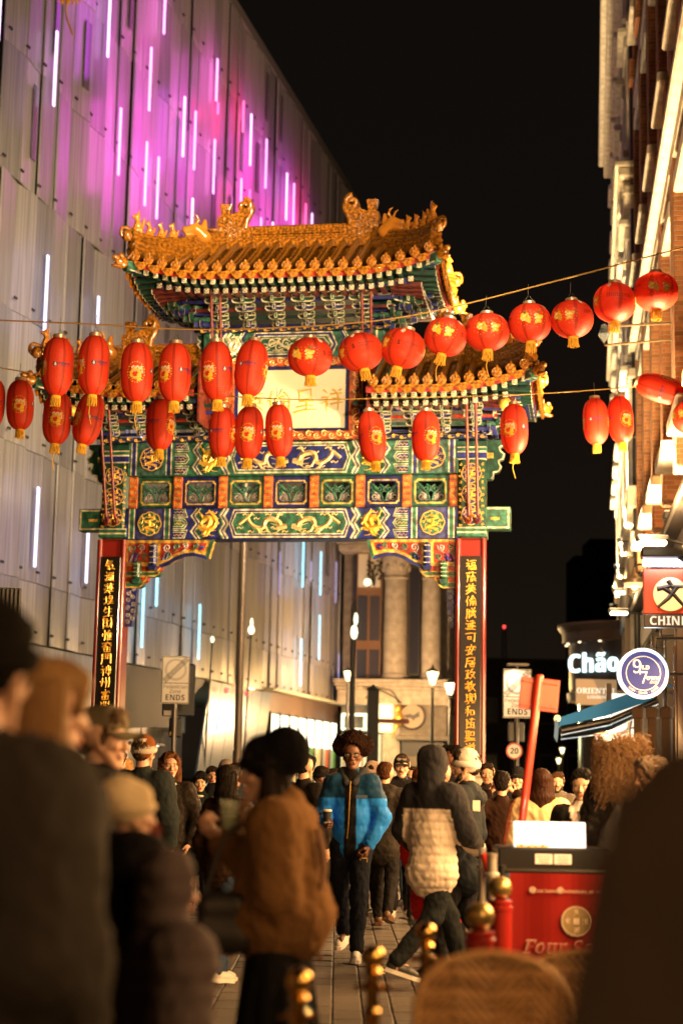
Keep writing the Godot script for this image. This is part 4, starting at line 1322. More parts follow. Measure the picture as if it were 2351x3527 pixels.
func tile_roof(t: Node3D, called: String, u0: float, u1: float, hip0: bool, hip1: bool, ve: float, rise: float, depth: float) -> void:
	# one hipped roof: u0..u1 along the street front, eave height ve, hips only at free ends
	var o := hub(called, t)
	var run := depth * 0.84
	var r0 := u0 + (run if hip0 else 0.0)
	var r1 := u1 - (run if hip1 else 0.0)
	var lift := func(u: float) -> float:
		var a := 0.0
		if hip0: a = maxf(a, clampf((u0 + 1.4 - u) / 1.4, 0, 1))
		if hip1: a = maxf(a, clampf((u - u1 + 1.4) / 1.4, 0, 1))
		return 0.27 * a * a
	var height := func(d: float) -> float:  # d inwards from the eave, 0..1
		return rise * (0.82 * d + 0.18 * d * d)
	var rad := 0.07
	var n := int(round((u1 - u0) / 0.232))
	var cols := {}
	var bed := mb(AMBER * 0.22)  # glaze darkened: the deep shade between the tiles is in the colour
	# front, back and side fields under the tiles
	var steps := 24
	for k in steps:
		var a := lerpf(u0, u1, float(k) / steps); var b := lerpf(u0, u1, float(k + 1) / steps)
		for s in [1.0, -1.0]:
			var pts := []
			for u in [a, b]:
				var inn := 1.0
				if hip0 and u < r0: inn = (u - u0) / run
				if hip1 and u > r1: inn = (u1 - u) / run
				pts.append([Vector3(u, ve + lift.call(u) - 0.03, s * depth), Vector3(u, ve + lift.call(u) * (1.0 - inn) + height.call(inn) - 0.03, s * depth * (1.0 - inn))])
			bed.face([pts[0][0], pts[1][0], pts[1][1], pts[0][1]], Vector3(0, 0.8, s * 0.6))
	for e in [[hip0, u0, r0, -1.0], [hip1, u1, r1, 1.0]]:
		if e[0]:
			for k in 8:
				var w0 := lerpf(-depth, depth, k / 8.0); var w1 := lerpf(-depth, depth, (k + 1) / 8.0)
				var la := 0.27 * pow(absf(w0) / depth, 4.0); var lb := 0.27 * pow(absf(w1) / depth, 4.0)
				var top := Vector3(e[2], ve + rise - 0.03, 0)
				bed.face([Vector3(e[1], ve + la - 0.03, w0), Vector3(e[1], ve + lb - 0.03, w1), top], Vector3(e[3] * 0.6, 0.8, 0))
	part("tile_bed", bed, g_glaze, o)
	for side in 3:
		if side == 1 and not hip0 or side == 2 and not hip1: continue
		var count: int = n if side == 0 else int(depth * 2 / 0.232)
		for k in count + 1:
			var f := float(k) / count
			var p := []
			var inn := 1.0
			var along := 0.0
			var end := Vector3.ZERO
			var out := Vector3.BACK
			if side == 0:
				along = lerpf(u0 + 0.12, u1 - 0.12, f)
				if hip0 and along < r0: inn = (along - u0) / run
				if hip1 and along > r1: inn = (u1 - along) / run
			else:
				along = lerpf(-depth + 0.12, depth - 0.12, f)
				inn = 1.0 - absf(along) / depth
				out = Vector3(-1 if side == 1 else 1, 0, 0)
			inn = maxf(0.08, inn * 0.93)
			var l: float = lift.call(along) if side == 0 else 0.27 * pow(absf(along) / depth, 4.0)
			var q := int(3 + inn * 5)
			var radii := []
			for j in q * 2 + 1:
				var d := inn * j / (q * 2.0)
				var y: float = ve + l * (1.0 - d) + height.call(d) + 0.03
				if side == 0: p.append(Vector3(along, y, depth * (1.0 - d) + 0.03))
				elif side == 1: p.append(Vector3(u0 + run * d - 0.03, y, along))
				else: p.append(Vector3(u1 - run * d + 0.03, y, along))
				radii.append(rad * (1.0 if j % 2 else 0.90))
			end = p[0]
			var m := mb(AMBER * rng.randf_range(0.42, 0.68))  # barrels toned down as tops turned away from the light
			m.tube(p, radii, 8)
			part("barrel_tile", m, g_glaze, o)
			# round end with a raised ring, drip tile beside it
			if not cols.has("end"):
				var e := mb(AMBER * 1.7)  # glaze brightened, as if the ends were lit from below
				var disc := PackedVector2Array()
				for j in 14: disc.append(Vector2(cos(TAU * j / 14), sin(TAU * j / 14)) * 0.074)
				e.prism(disc, -0.03, 0.012)
				for j in 14: e.tube([Vector3(disc[j].x, disc[j].y, 0.012) * 0.93, Vector3(disc[(j + 1) % 14].x, disc[(j + 1) % 14].y, 0.012) * 0.93], 0.012, 5)
				for j in 5: e.ball(Vector3(cos(j * 1.256) * 0.04, sin(j * 1.256) * 0.04, 0.014), Vector3(0.022, 0.022, 0.012), 6, 4)
				e.ball(Vector3(0, 0.10, -0.03), Vector3(0.022, 0.03, 0.022), 6, 4)
				cols["end"] = e.done()
				e = mb(AMBER * 1.7)  # same brightened glaze, light from below put into the colour
				var d := PackedVector2Array()
				for j in 9: d.append(Vector2(-0.105 + 0.21 * j / 8.0, -0.115 * sin(PI * j / 8.0) - 0.015))
				d.append(Vector2(0.105, 0.015)); d.append(Vector2(0, -0.012)); d.append(Vector2(-0.105, 0.015))
				e.prism(d, -0.012, 0.012)
				var rim := PackedVector2Array()
				for j in 9: rim.append(d[j])
				e.flat(rim, 0.018, 0.012, 0.006)
				for j in 4: e.ball(Vector3(-0.05 + j * 0.033, -0.06, 0.013), Vector3(0.016, 0.02, 0.008), 6, 4)
				cols["drip"] = e.done()
			var turn := atan2(out.x, out.z)
			part("tile_end", cols["end"], g_glaze, o, end + out * 0.035, Vector3(0, turn, 0))
			if k < count:
				var nx := 0.5 * (lerpf(u0 + 0.12, u1 - 0.12, (k + 1.0) / count) - along) if side == 0 else 0.5 * (depth * 2 - 0.24) / count
				var off := Vector3(nx, 0, 0) if side == 0 else Vector3(0, 0, nx)
				var l2: float = lift.call(along + nx) if side == 0 else 0.27 * pow(minf(1.0, absf(along + nx) / depth), 4.0)
				part("drip_tile", cols["drip"], g_glaze, o, Vector3(end.x, ve + l2 - 0.03, end.z) + off + out * 0.04, Vector3(0, turn, 0))
	# eave board, two rows of rafters with square painted ends
	var ends := []
	for style in 2:
		var e := mb(DEEP * 0.7 if style == 0 else Color(0.10, 0.012, 0.008))
		e.box(Vector3(0, 0, -0.24), Vector3(0.074, 0.074, 0.5), 0.004)
		e.col = PALE
		e.box(Vector3(0, 0, 0.012), Vector3(0.078, 0.078, 0.01), 0.003)
		e.col = Color(0.03, 0.05, 0.03) if style == 0 else Color(0.03, 0.03, 0.12)
		if style == 0:
			e.box(Vector3(0, 0.017, 0.0185), Vector3(0.05, 0.008, 0.004)); e.box(Vector3(0, -0.017, 0.0185), Vector3(0.05, 0.008, 0.004))
			e.box(Vector3(-0.020, 0, 0.0185), Vector3(0.008, 0.022, 0.0044)); e.box(Vector3(0.006, 0, 0.0185), Vector3(0.008, 0.022, 0.0044))
		else:
			for s in [Vector2(0, 0.022), Vector2(0, -0.022), Vector2(0.022, 0), Vector2(-0.022, 0)]:
				e.prism(PackedVector2Array([s + Vector2(0, -0.012), s + Vector2(0.012, 0), s + Vector2(0, 0.012), s + Vector2(-0.012, 0)]), 0.017, 0.0205)
		ends.append(e.done())
	for side in 3:
		if side == 1 and not hip0 or side == 2 and not hip1: continue
		var span := (u1 - u0) if side == 0 else depth * 2
		var count := int(span / 0.152)
		for row in 2:
			for k in count:
				var f := (k + 0.5) / count
				var along := lerpf(u0 + 0.05, u1 - 0.05, f) if side == 0 else lerpf(-depth + 0.05, depth - 0.05, f)
				var l: float = lift.call(along) if side == 0 else 0.27 * pow(absf(along) / depth, 4.0)
				var inset := 0.05 + 0.24 * row
				var y: float = ve + l * (1.0 - 0.12 * row) - 0.165 - 0.075 * row
				var pos := Vector3(along, y, depth - inset)
				var turn := 0.0
				if side == 0:
					if hip0 and along < u0 + inset or hip1 and along > u1 - inset: continue
				else:
					if absf(along) > depth - inset: continue
					pos = Vector3(u0 + inset if side == 1 else u1 - inset, y, along)
					turn = -PI / 2 if side == 1 else PI / 2
				part("rafter", ends[row], g_paint, o, pos, Vector3(0.06, turn, 0))
	var board := mb(Color(0.50, 0.045, 0.03))
	var soff := mb(DEEP * 0.8)
	for k in 24:
		var a := lerpf(u0, u1, k / 24.0); var b := lerpf(u0, u1, (k + 1) / 24.0)
		var la: float = ve + lift.call(a); var lb: float = ve + lift.call(b)
		board.face([Vector3(a, la - 0.13, depth - 0.02), Vector3(b, lb - 0.13, depth - 0.02), Vector3(b, lb - 0.02, depth - 0.02), Vector3(a, la - 0.02, depth - 0.02)], Vector3.BACK)
		soff.face([Vector3(a, la - 0.115, depth - 0.03), Vector3(b, lb - 0.115, depth - 0.03), Vector3(b, ve + 0.05, 0.15), Vector3(a, ve + 0.05, 0.15)], Vector3.DOWN)
		soff.face([Vector3(a, la - 0.115, -depth + 0.03), Vector3(b, lb - 0.115, -depth + 0.03), Vector3(b, ve + 0.05, -0.15), Vector3(a, ve + 0.05, -0.15)], Vector3.DOWN)
	for e in [[hip0, u0, 1.0], [hip1, u1, -1.0]]:
		if e[0]:
			for k in 10:
				var a := lerpf(-depth, depth, k / 10.0); var b := lerpf(-depth, depth, (k + 1) / 10.0)
				var la := ve + 0.27 * pow(absf(a) / depth, 4.0); var lb := ve + 0.27 * pow(absf(b) / depth, 4.0)
				var x: float = e[1] + e[2] * 0.02
				board.face([Vector3(x, la - 0.13, a), Vector3(x, lb - 0.13, b), Vector3(x, lb - 0.02, b), Vector3(x, la - 0.02, a)], Vector3(-e[2], 0, 0))
	part("eave_board", board, g_paint, o)
	part("soffit", soff, g_paint, o)
	# corner beam ends with a gilded beast head
	for e in [[hip0, u0, -1.0], [hip1, u1, 1.0]]:
		if not e[0]: continue
		for s in [1.0, -1.0]:
			var d := Vector3(e[2], 0.10, s).normalized()
			var tip := Vector3(e[1], ve + 0.16, s * depth)
			var m := mb(GREEN)
			m.xf = Transform3D(Basis.looking_at(-d, Vector3.UP), tip)
			m.box(Vector3(0, -0.05, -0.55), Vector3(0.13, 0.16, 1.2), 0.01)
			m.col = PALE
			for q in [-1.0, 1.0]:
				m.box(Vector3(q * 0.064, 0.02, -0.45), Vector3(0.008, 0.02, 0.9)); m.box(Vector3(q * 0.064, -0.12, -0.45), Vector3(0.008, 0.02, 0.9))
			m.col = BLUE
			for q in 6: m.box(Vector3(0, -0.132, -0.1 - q * 0.09), Vector3(0.11, 0.012, 0.045))
			part("corner_beam", m, g_paint, o)
			m = mb(AMBER * 1.4)
			m.xf = Transform3D(Basis.looking_at(-d, Vector3.UP), tip)
			m.ball(Vector3(0, -0.02, 0.12), Vector3(0.075, 0.09, 0.13), 10, 8)
			m.ball(Vector3(0, 0.03, 0.22), Vector3(0.05, 0.05, 0.08), 8, 6)
			for q in [-1.0, 1.0]:
				m.ball(Vector3(q * 0.06, 0.07, 0.16), Vector3(0.035, 0.05, 0.05), 6, 5)
				m.tube(curve3([Vector3(q * 0.05, 0.06, 0.05), Vector3(q * 0.09, 0.12, 0.0), Vector3(q * 0.10, 0.14, -0.08)], 3), 0.022, 5)
			m.ball(Vector3(0, -0.10, 0.2), Vector3(0.06, 0.03, 0.1), 8, 5)
			part("beast_head", m, g_glaze, o)
	# ridge in courses, hips with figures
	var rv := ve + rise
	var apron := mb(AMBER * 1.05)
	apron.box(Vector3((r0 + r1) * 0.5, rv - 0.02, 0), Vector3(r1 - r0 + 0.1, 0.16, 0.34), 0.02)
	part("ridge_apron", apron, g_glaze, o)
	var seg := int((r1 - r0) / 0.44)
	for k in seg:
		var m := mb(AMBER * rng.randf_range(0.85, 1.15))
		var u := lerpf(r0, r1, (k + 0.5) / seg)
		var l := (r1 - r0) / seg - 0.006
		for q in [[0.07, 0.06, 0.26], [0.125, 0.045, 0.20], [0.175, 0.045, 0.22], [0.22, 0.04, 0.19]]:
			m.box(Vector3(u, rv + q[0], 0), Vector3(l, q[1], q[2]), 0.012)
		m.tube([Vector3(u - l / 2, rv + 0.26, 0), Vector3(u + l / 2, rv + 0.26, 0)], 0.075, 8)
		part("ridge_tile", m, g_glaze, o)
	for e in [[hip0, u0, r0, -1.0], [hip1, u1, r1, 1.0]]:
		if not e[0]: continue
		for s in [1.0, -1.0]:
			var line := []
			for k in 11:
				var f := k / 10.0
				line.append(Vector3(lerpf(e[2], e[1] - e[3] * 0.02, f), rv + 0.13 - (rise - 0.33) * (1.0 - pow(1.0 - f, 1.5)) * 1.0 + 0.14 * pow(f, 4.0), s * lerpf(0.04, depth - 0.02, f)))
			var m := mb(AMBER * 0.95)
			for q in [[-0.09, 0.11], [0.0, 0.085], [0.075, 0.07]]:
				var pts := []
				for p in line: pts.append(p + Vector3.UP * q[0])
				m.tube(pts, q[1], 8)
			var skirt := []
			for p in line: skirt.append(p + Vector3(0, -0.19, 0))
			m.tube(skirt, 0.13, 6, 0.9)
			part("hip_ridge", m, g_glaze, o)
			m = mb(AMBER * 1.2)
			m.ball(line[10] + Vector3(e[3] * 0.05, 0.0, s * 0.05), Vector3(0.085, 0.09, 0.085), 10, 8)
			for q in 7: m.ball(line[10] + Vector3(cos(q * 0.9) * 0.06, sin(q * 0.9) * 0.07, 0.06 * s) + Vector3(e[3] * 0.05, 0, 0), Vector3.ONE * 0.03, 6, 4)
			m.tube(curve3([line[9] + Vector3(0, 0.1, 0), line[10] + Vector3(e[3] * 0.1, 0.14, s * 0.06), line[10] + Vector3(e[3] * 0.14, 0.02, s * 0.09), line[10] + Vector3(e[3] * 0.08, -0.04, s * 0.05)], 4), 0.03, 6)
			part("hip_end_tile", m, g_glaze, o)
			for k in 4:
				var f := 0.56 + k * 0.125
				var i := int(f * 10)
				var p: Vector3 = (line[i] as Vector3).lerp(line[mini(10, i + 1)], f * 10 - i)
				roof_figure(o, p + Vector3.UP * 0.14, atan2(e[3], s * 0.9), k)
			var hp: Vector3 = line[3]
			horned_beast(o, hp + Vector3.UP * 0.10, atan2(e[3], s * 0.5))
	if hip0: ridge_dragon(o, Vector3(r0 + 0.16, rv + 0.05, 0), -1.0)
	if hip1: ridge_dragon(o, Vector3(r1 - 0.16, rv + 0.05, 0), 1.0)

var figure_mesh := []
func roof_figure(o: Node3D, pos: Vector3, turn: float, k: int) -> void:
	if figure_mesh.is_empty():
		for j in 2:
			var f := [[Vector3(0, 0.0, -0.03), Vector3(0, 0.11, 0.0), 0.05, 0.04], [Vector3(0, 0.12, 0.0), Vector3(0, 0.19, 0.03), 0.032, 0.035], [Vector3(0, 0.20, 0.03), Vector3(0, 0.19, 0.075), 0.036, 0.02],
				[Vector3(0.03, 0.11, 0.03), Vector3(0.03, 0.0, 0.07), 0.017, 0.014], [Vector3(-0.03, 0.11, 0.03), Vector3(-0.03, 0.0, 0.07), 0.017, 0.014],
				[Vector3(0.04, 0.02, -0.02), Vector3(0.045, 0.0, 0.05), 0.026, 0.016], [Vector3(-0.04, 0.02, -0.02), Vector3(-0.045, 0.0, 0.05), 0.026, 0.016],
				[Vector3(0.022, 0.225, 0.02), Vector3(0.028, 0.26, 0.01), 0.012, 0.006], [Vector3(-0.022, 0.225, 0.02), Vector3(-0.028, 0.26, 0.01), 0.012, 0.006], [Vector3(0, 0.0, -0.06), Vector3(0, 0.13 + 0.05 * j, -0.09), 0.016, 0.02]]
			if j == 1: f.append([Vector3(0, 0.20, 0.0), Vector3(0, 0.28, -0.01), 0.03, 0.012])
			figure_mesh.append(field(f, 0.009, 0.014))
	var s := 0.92 if k < 3 else 1.15
	var r := part("roof_figure", figure_mesh[1 if k == 3 else 0], mat(AMBER * 1.3, 0.2, 0.0, "coat"), o, pos, Vector3(0, turn, 0))
	r.scale = Vector3.ONE * s

var beast_mesh: ArrayMesh
func horned_beast(o: Node3D, pos: Vector3, turn: float) -> void:
	if beast_mesh == null:
		var f := [[Vector3(0, 0.02, -0.12), Vector3(0, 0.13, 0.02), 0.11, 0.10], [Vector3(0, 0.18, -0.10), Vector3(0, 0.30, -0.12), 0.07, 0.03], [Vector3(0, 0.14, 0.06), Vector3(0, 0.10, 0.20), 0.09, 0.055],
			[Vector3(0, 0.06, 0.08), Vector3(0, 0.03, 0.18), 0.05, 0.03], [Vector3(0.05, 0.17, 0.08), Vector3(0.05, 0.18, 0.10), 0.03, 0.03], [Vector3(-0.05, 0.17, 0.08), Vector3(-0.05, 0.18, 0.10), 0.03, 0.03],
			[Vector3(0, 0.12, 0.20), Vector3(0, 0.15, 0.23), 0.035, 0.02]]
		for s in [-1.0, 1.0]:
			var h := [Vector3(s * 0.05, 0.20, 0.05), Vector3(s * 0.07, 0.27, 0.0), Vector3(s * 0.075, 0.34, 0.03), Vector3(s * 0.07, 0.37, 0.09)]
			for k in 3: f.append([h[k], h[k + 1], 0.024 - k * 0.005, 0.019 - k * 0.005])
		beast_mesh = field(f, 0.014, 0.02)
	part("horned_beast", beast_mesh, mat(AMBER * 1.2, 0.18, 0.0, "coat"), o, pos, Vector3(0, turn, 0))

func ridge_dragon(o: Node3D, pos: Vector3, s: float) -> void:
	# s = the side of the roof it closes; its tail curls inwards
	var m := mb(AMBER * 1.2)
	var poly := PackedVector2Array()
	for p in [[-0.22, -0.02], [-0.30, 0.10], [-0.20, 0.20], [-0.16, 0.36], [-0.24, 0.48], [-0.27, 0.58], [-0.10, 0.52], [0.06, 0.44], [0.27, 0.42], [0.27, 0.18], [0.24, -0.02]]:
		poly.append(Vector2(p[0] * s + pos.x, p[1] + pos.y))
	m.prism(poly, -0.12, 0.12)
	var sp := spiral(Vector2(-0.17 * s + pos.x, pos.y + 0.60), 0.125, 1.25, PI * 0.5 if s > 0 else PI * 0.5, s, 18)
	for z in [-0.09, 0.0, 0.09]:
		var pts := []
		for q in sp: pts.append(Vector3(q.x, q.y, z))
		m.tube(pts, 0.048, 6)
	var back := curve([Vector2(-0.29, 0.60), Vector2(-0.28, 0.48), Vector2(-0.22, 0.36), Vector2(-0.2, 0.22)], 4)
	var pts2 := []
	for q in back: pts2.append(Vector3(q.x * s + pos.x, q.y + pos.y, 0.07))
	m.tube(pts2, 0.05, 6)
	part("ridge_dragon_body", m, g_glaze, o)
	# carved relief on the front: jaws, mane, scales
	m = mb(AMBER * 1.35)
	var r := RandomNumberGenerator.new(); r.seed = 8
	for k in 46:
		var u := r.randf_range(-0.16, 0.24); var v := r.randf_range(0.0, 0.40)
		m.ball(Vector3(u * s + pos.x, v + pos.y, 0.115), Vector3(r.randf_range(0.02, 0.045), r.randf_range(0.015, 0.04), 0.03), 6, 4)
	for k in 7:
		var v := 0.05 + k * 0.05
		var path := []
		for q in curve([Vector2(-0.14 + 0.02 * k, v), Vector2(0.0, v + 0.05), Vector2(0.1, v - 0.02), Vector2(0.22, v + 0.04)], 3): path.append(Vector3(q.x * s + pos.x, q.y + pos.y, 0.125))
		m.tube(path, 0.016, 5)
	m.tube([Vector3(pos.x - 0.16 * s, pos.y + 0.27, 0.125), Vector3(pos.x + 0.26 * s, pos.y + 0.27, 0.125)], 0.018, 5)
	m.ball(Vector3(-0.3 * s + pos.x, 0.14 + pos.y, 0.04), Vector3(0.09, 0.05, 0.09), 8, 6)
	m.ball(Vector3(0.34 * s + pos.x, 0.22 + pos.y, 0.02), Vector3(0.10, 0.045, 0.08), 8, 6)
	m.ball(Vector3(0.42 * s + pos.x, 0.23 + pos.y, 0.02), Vector3(0.03, 0.03, 0.03), 6, 4)
	part("carved_relief", m, g_glaze, o)
	m = mb(AMBER * 1.25)
	var hilt := PackedVector2Array()
	for p in [[-0.075, 0.0], [0.075, 0.0], [0.07, 0.11], [0.10, 0.22], [0.05, 0.245], [0.0, 0.225], [-0.05, 0.245], [-0.10, 0.22], [-0.07, 0.11]]:
		hilt.append(Vector2(p[0] + pos.x + 0.15 * s, p[1] + pos.y + 0.42))
	m.prism(hilt, -0.06, 0.06)
	for k in 5: m.tube([Vector3(pos.x + 0.15 * s - 0.06 + k * 0.03, pos.y + 0.55, 0.062), Vector3(pos.x + 0.15 * s - 0.085 + k * 0.0425, pos.y + 0.645, 0.062)], 0.012, 5)
	part("sword_hilt", m, g_glaze, o)

func gate() -> void:
	g_paint = painted(0.42)
	mottle(g_paint, 0.55, 1.1)
	g_gold = painted(0.34, 0.35)
	g_glaze = painted(0.24, 0.0, "coat")
	mottle(g_glaze, 0.5, 2.3)
	g_red = mat(Color(0.17, 0.012, 0.008), 0.28, 0.0, "coat")
	var t := thing("chinatown_gate", "tall painted Chinese gate with amber tiled roofs, red pillars and gold lettering", "gate", Vector3(-0.79, 0, -26.013), -deg_to_rad(9.0))
	# ---- pillars
	for s in [-1.0, 1.0]:
		var m := mb(Color(1, 1, 1))
		m.box(Vector3(0, 3.0, 0), Vector3(0.42, 4.45, 0.42), 0.05)
		for c in [-1.0, 1.0]:
			m.tube([Vector3(c * 0.195, 1.0, 0.205), Vector3(c * 0.195, 5.2, 0.205)], 0.045, 10)
		var p := part("pillar", m, g_red, t, Vector3(s * 2.87, 0, 0))
		m = mb(Color(0.45, 0.40, 0.34))
		m.box(Vector3(0, 0.67, 0), Vector3(0.86, 1.34, 0.86), 0.04)
		m.box(Vector3(0, 1.43, 0), Vector3(0.72, 0.2, 0.72), 0.06)
		m.box(Vector3(0, 1.60, 0), Vector3(0.62, 0.16, 0.62), 0.06)
		part("stone_base", m, mat(Color(0.45, 0.40, 0.33), 0.7, 0.0, "grain"), p)
		m = mb(Color.WHITE)
		m.box(Vector3(0, 3.40, 0.232), Vector3(0.335, 3.05, 0.05), 0.01)
		var board := part("couplet_board", m, mat(Color(0.010, 0.007, 0.006), 0.3, 0.0, "coat"), t, Vector3(s * 2.87, 0, 0))
		var words: String = "qi tong hua bu sheng2 cai wei fen dou shen zhou fu2 le xian he an" if s < 0 else "fu yin ying lun teng da ke an ju zheng jiao xing he sui sheng dao"
		var list := words.split(" ")
		for k in list.size():
			m = mb(Color(0.80, 0.50, 0.09))
			glyph(m, list[k], 0.148, Vector2(0, 0), 0.021, 0.0, 0.016, k)
			part("gilded_character", m, g_gold, board, Vector3(0.005 * s, 4.79 - k * 0.187, 0.258))
		# painted head of the pillar
		m = mb(DEEP)
		m.box(Vector3(0, 6.01, 0), Vector3(0.44, 1.60, 0.44), 0.07)
		var head := part("pillar_head", m, g_paint, t, Vector3(s * 2.87, 0, 0))
		m = mb()
		for q in [[5.24, 0.05, GREEN], [5.29, 0.025, PALE], [5.315, 0.05, GREEN], [5.365, 0.02, PALE], [6.45, 0.02, PALE], [6.47, 0.09, BLUE], [6.56, 0.025, PALE], [6.585, 0.05, GREEN], [6.635, 0.02, PALE], [6.655, 0.09, DEEP]]:
			m.col = q[2]
			m.box(Vector3(0, q[0] + q[1] * 0.5, 0), Vector3(0.46 + q[1] * 0.1, q[1], 0.46 + q[1] * 0.1), 0.01)
		part("painted_rings", m, g_paint, head)
		for k in 3: medallion(head, Vector2(0, 5.57 + k * 0.33), 0.155, 0.222, BLUE)
		m = mb(GOLD)
		for c in [-1.0, 1.0]:
			for k in 11: m.ridge(spiral(Vector2(c * 0.175, 5.42 + k * 0.095), 0.026, 1.1, k * 2.0, c, 6), 0.012, 0.008, 0.222, 0.005)
		part("gilded_edge", m, g_gold, head)
		# beam ends outside the pillar
		m = mb(GREEN)
		m.box(Vector3(s * 0.40, 5.54, 0), Vector3(0.40, 0.36, 0.24), 0.01)
		m.col = PALE
		m.flat(PackedVector2Array([Vector2(s * 0.24, 5.39), Vector2(s * 0.57, 5.39), Vector2(s * 0.57, 5.69), Vector2(s * 0.24, 5.69)]), 0.028, 0.12, 0.004)
		m.col = GOLD
		m.box(Vector3(s * 0.36, 5.53, 0.122), Vector3(0.14, 0.045, 0.008))
		part("beam_end", m, g_paint, head)
		m = mb(DEEP)
		var sc := PackedVector2Array()
		for q in [[0.2, 6.78], [0.50, 6.78], [0.49, 6.70], [0.42, 6.66], [0.44, 6.60], [0.50, 6.55], [0.48, 6.48], [0.41, 6.45], [0.42, 6.40], [0.45, 6.35], [0.41, 6.28], [0.33, 6.26], [0.33, 6.20], [0.30, 6.16], [0.2, 6.16]]:
			sc.append(Vector2(s * q[0], q[1]))
		m.prism(sc, -0.10, 0.10)
		m.col = PALE
		m.flat(sc.slice(1, 14), 0.022, 0.10, 0.004)
		m.col = GOLD
		m.box(Vector3(s * 0.28, 6.53, 0.102), Vector3(0.10, 0.09, 0.008), 0.003)
		part("scalloped_beam_end", m, g_paint, head)
	# ---- beams and the open lattice between them
	painted_beam(t, "lower_beam", 5.21, 5.71, 2.66, 0.19, GREEN, BLUE, BLUE)
	painted_beam(t, "upper_beam", 6.24, 6.78, 2.66, 0.21, BLUE, GREEN, GREEN)
	var lat := hub("lattice", t)
	for k in 8:
		var u := -2.585 + k * 0.7386
		var m := mb(VERM)
		m.box(Vector3(u, 5.975, 0), Vector3(0.145, 0.525, 0.24), 0.008)
		m.col = GOLD
		for j in 5:
			var v := 5.78 + j * 0.098
			m.ridge(spiral(Vector2(u - 0.025, v), 0.036, 1.0, 0.0, 1.0, 6), 0.014, 0.008, 0.121, 0.006)
			m.ridge(spiral(Vector2(u + 0.025, v), 0.036, 1.0, PI, -1.0, 6), 0.014, 0.008, 0.121, 0.006)
		part("red_divider", m, g_paint, lat)
		if k == 7: break
		var c := u + 0.3693
		var tone: Color = GREEN if k % 2 == 0 else BLUE
		var frame := mb(tone * 0.6)
		for s in [-1, 1]:
			frame.box(Vector3(c, 5.975 + s * 0.235, 0), Vector3(0.592, 0.055, 0.16), 0.004)
			frame.box(Vector3(c + s * 0.268, 5.975, 0), Vector3(0.056, 0.415, 0.16), 0.004)
		frame.col = tone
		var rr := PackedVector2Array()
		for q in [[-0.24, -0.15], [-0.21, -0.16], [-0.21, -0.185], [0.21, -0.185], [0.21, -0.16], [0.24, -0.15], [0.24, 0.15], [0.21, 0.16], [0.21, 0.185], [-0.21, 0.185], [-0.21, 0.16], [-0.24, 0.15], [-0.24, -0.15]]:
			rr.append(Vector2(c + q[0], 5.975 + q[1]))
		frame.flat(rr, 0.055, 0.075, 0.008)
		frame.col = GOLD
		frame.flat(rr, 0.02, 0.083, 0.008)
		var f := part("lattice_frame", frame, g_paint, lat)
		var open := mb(Color(0.30, 0.27, 0.27))
		for s in [-1.0, 1.0]:
			for q in [[0.07, 0.05, 0.075, 1.2], [0.16, 0.08, 0.06, -1.1], [0.15, -0.07, 0.075, 1.2], [0.06, -0.08, 0.06, -1.2], [0.19, 0.0, 0.04, 1.0]]:
				var pts := []
				for v2 in spiral(Vector2(c + s * q[0], 5.975 + q[1]), q[2], 1.3, PI * 0.5, q[3] * s, 10): pts.append(Vector3(v2.x, v2.y, 0.0))
				open.col = [Color(0.34, 0.29, 0.27), GREEN, Color(0.20, 0.17, 0.35)][int(absf(q[0]) * 100) % 3]
				open.tube(pts, 0.016, 5)
			var pts2 := []
			for v2 in curve([Vector2(c + s * 0.01, 5.80), Vector2(c + s * 0.05, 5.95), Vector2(c + s * 0.13, 6.03), Vector2(c + s * 0.21, 6.12)], 4): pts2.append(Vector3(v2.x, v2.y, 0.01))
			open.tube(pts2, 0.018, 5)
		part("openwork", open, g_paint, f)
	frieze(t, 6.825, 3.1, 0.0, 0.24, 0.075)
	# ---- spandrel brackets under the lower beam
	for s in [-1.0, 1.0]:
		var sp := hub("spandrel", t)
		var uv := func(x: float, y: float) -> Vector2: return Vector2(s * x, y)
		var outline := PackedVector2Array()
		for q in [[2.66, 5.205], [1.25, 5.205], [1.33, 4.93], [1.42, 4.96], [1.55, 4.99], [1.70, 4.98], [1.85, 4.92], [1.98, 4.84], [2.10, 4.80], [2.66, 4.80]]:
			outline.append(uv.call(q[0], q[1]))
		var m := mb(GOLD * 0.85)
		m.prism(outline, -0.12, 0.12)
		part("bracket_board", m, g_paint, sp)
		m = mb(RED * 1.1)
		m.prism(PackedVector2Array([uv.call(2.62, 5.16), uv.call(2.28, 5.16), uv.call(2.28, 4.85), uv.call(2.62, 4.85)]), 0.10, 0.124, false)
		var inner := PackedVector2Array()
		for q in [[2.09, 5.16], [1.34, 5.16], [1.38, 5.03], [1.55, 5.06], [1.72, 5.04], [1.88, 4.97], [2.09, 4.87]]: inner.append(uv.call(q[0], q[1]))
		m.prism(inner, 0.10, 0.124, false)
		part("red_panel", m, g_paint, sp)
		m = mb(Color(0.35, 0.42, 0.50))
		for q in [[2.55, 5.07, 0.07], [2.40, 5.08, 0.06], [2.50, 4.95, 0.06], [2.36, 4.94, 0.05], [1.98, 5.08, 0.07], [1.82, 5.10, 0.055], [1.68, 5.11, 0.05], [1.52, 5.11, 0.045], [1.42, 5.10, 0.035], [1.95, 4.97, 0.05]]:
			m.col = [Color(0.42, 0.46, 0.44), GREEN * 1.4, BLUE * 1.5][int(q[0] * 50) % 3]
			m.ridge(spiral(uv.call(q[0], q[1]), q[2], 1.4, q[0] * 9.0, s, 12), 0.024, 0.016, 0.125, 0.02)
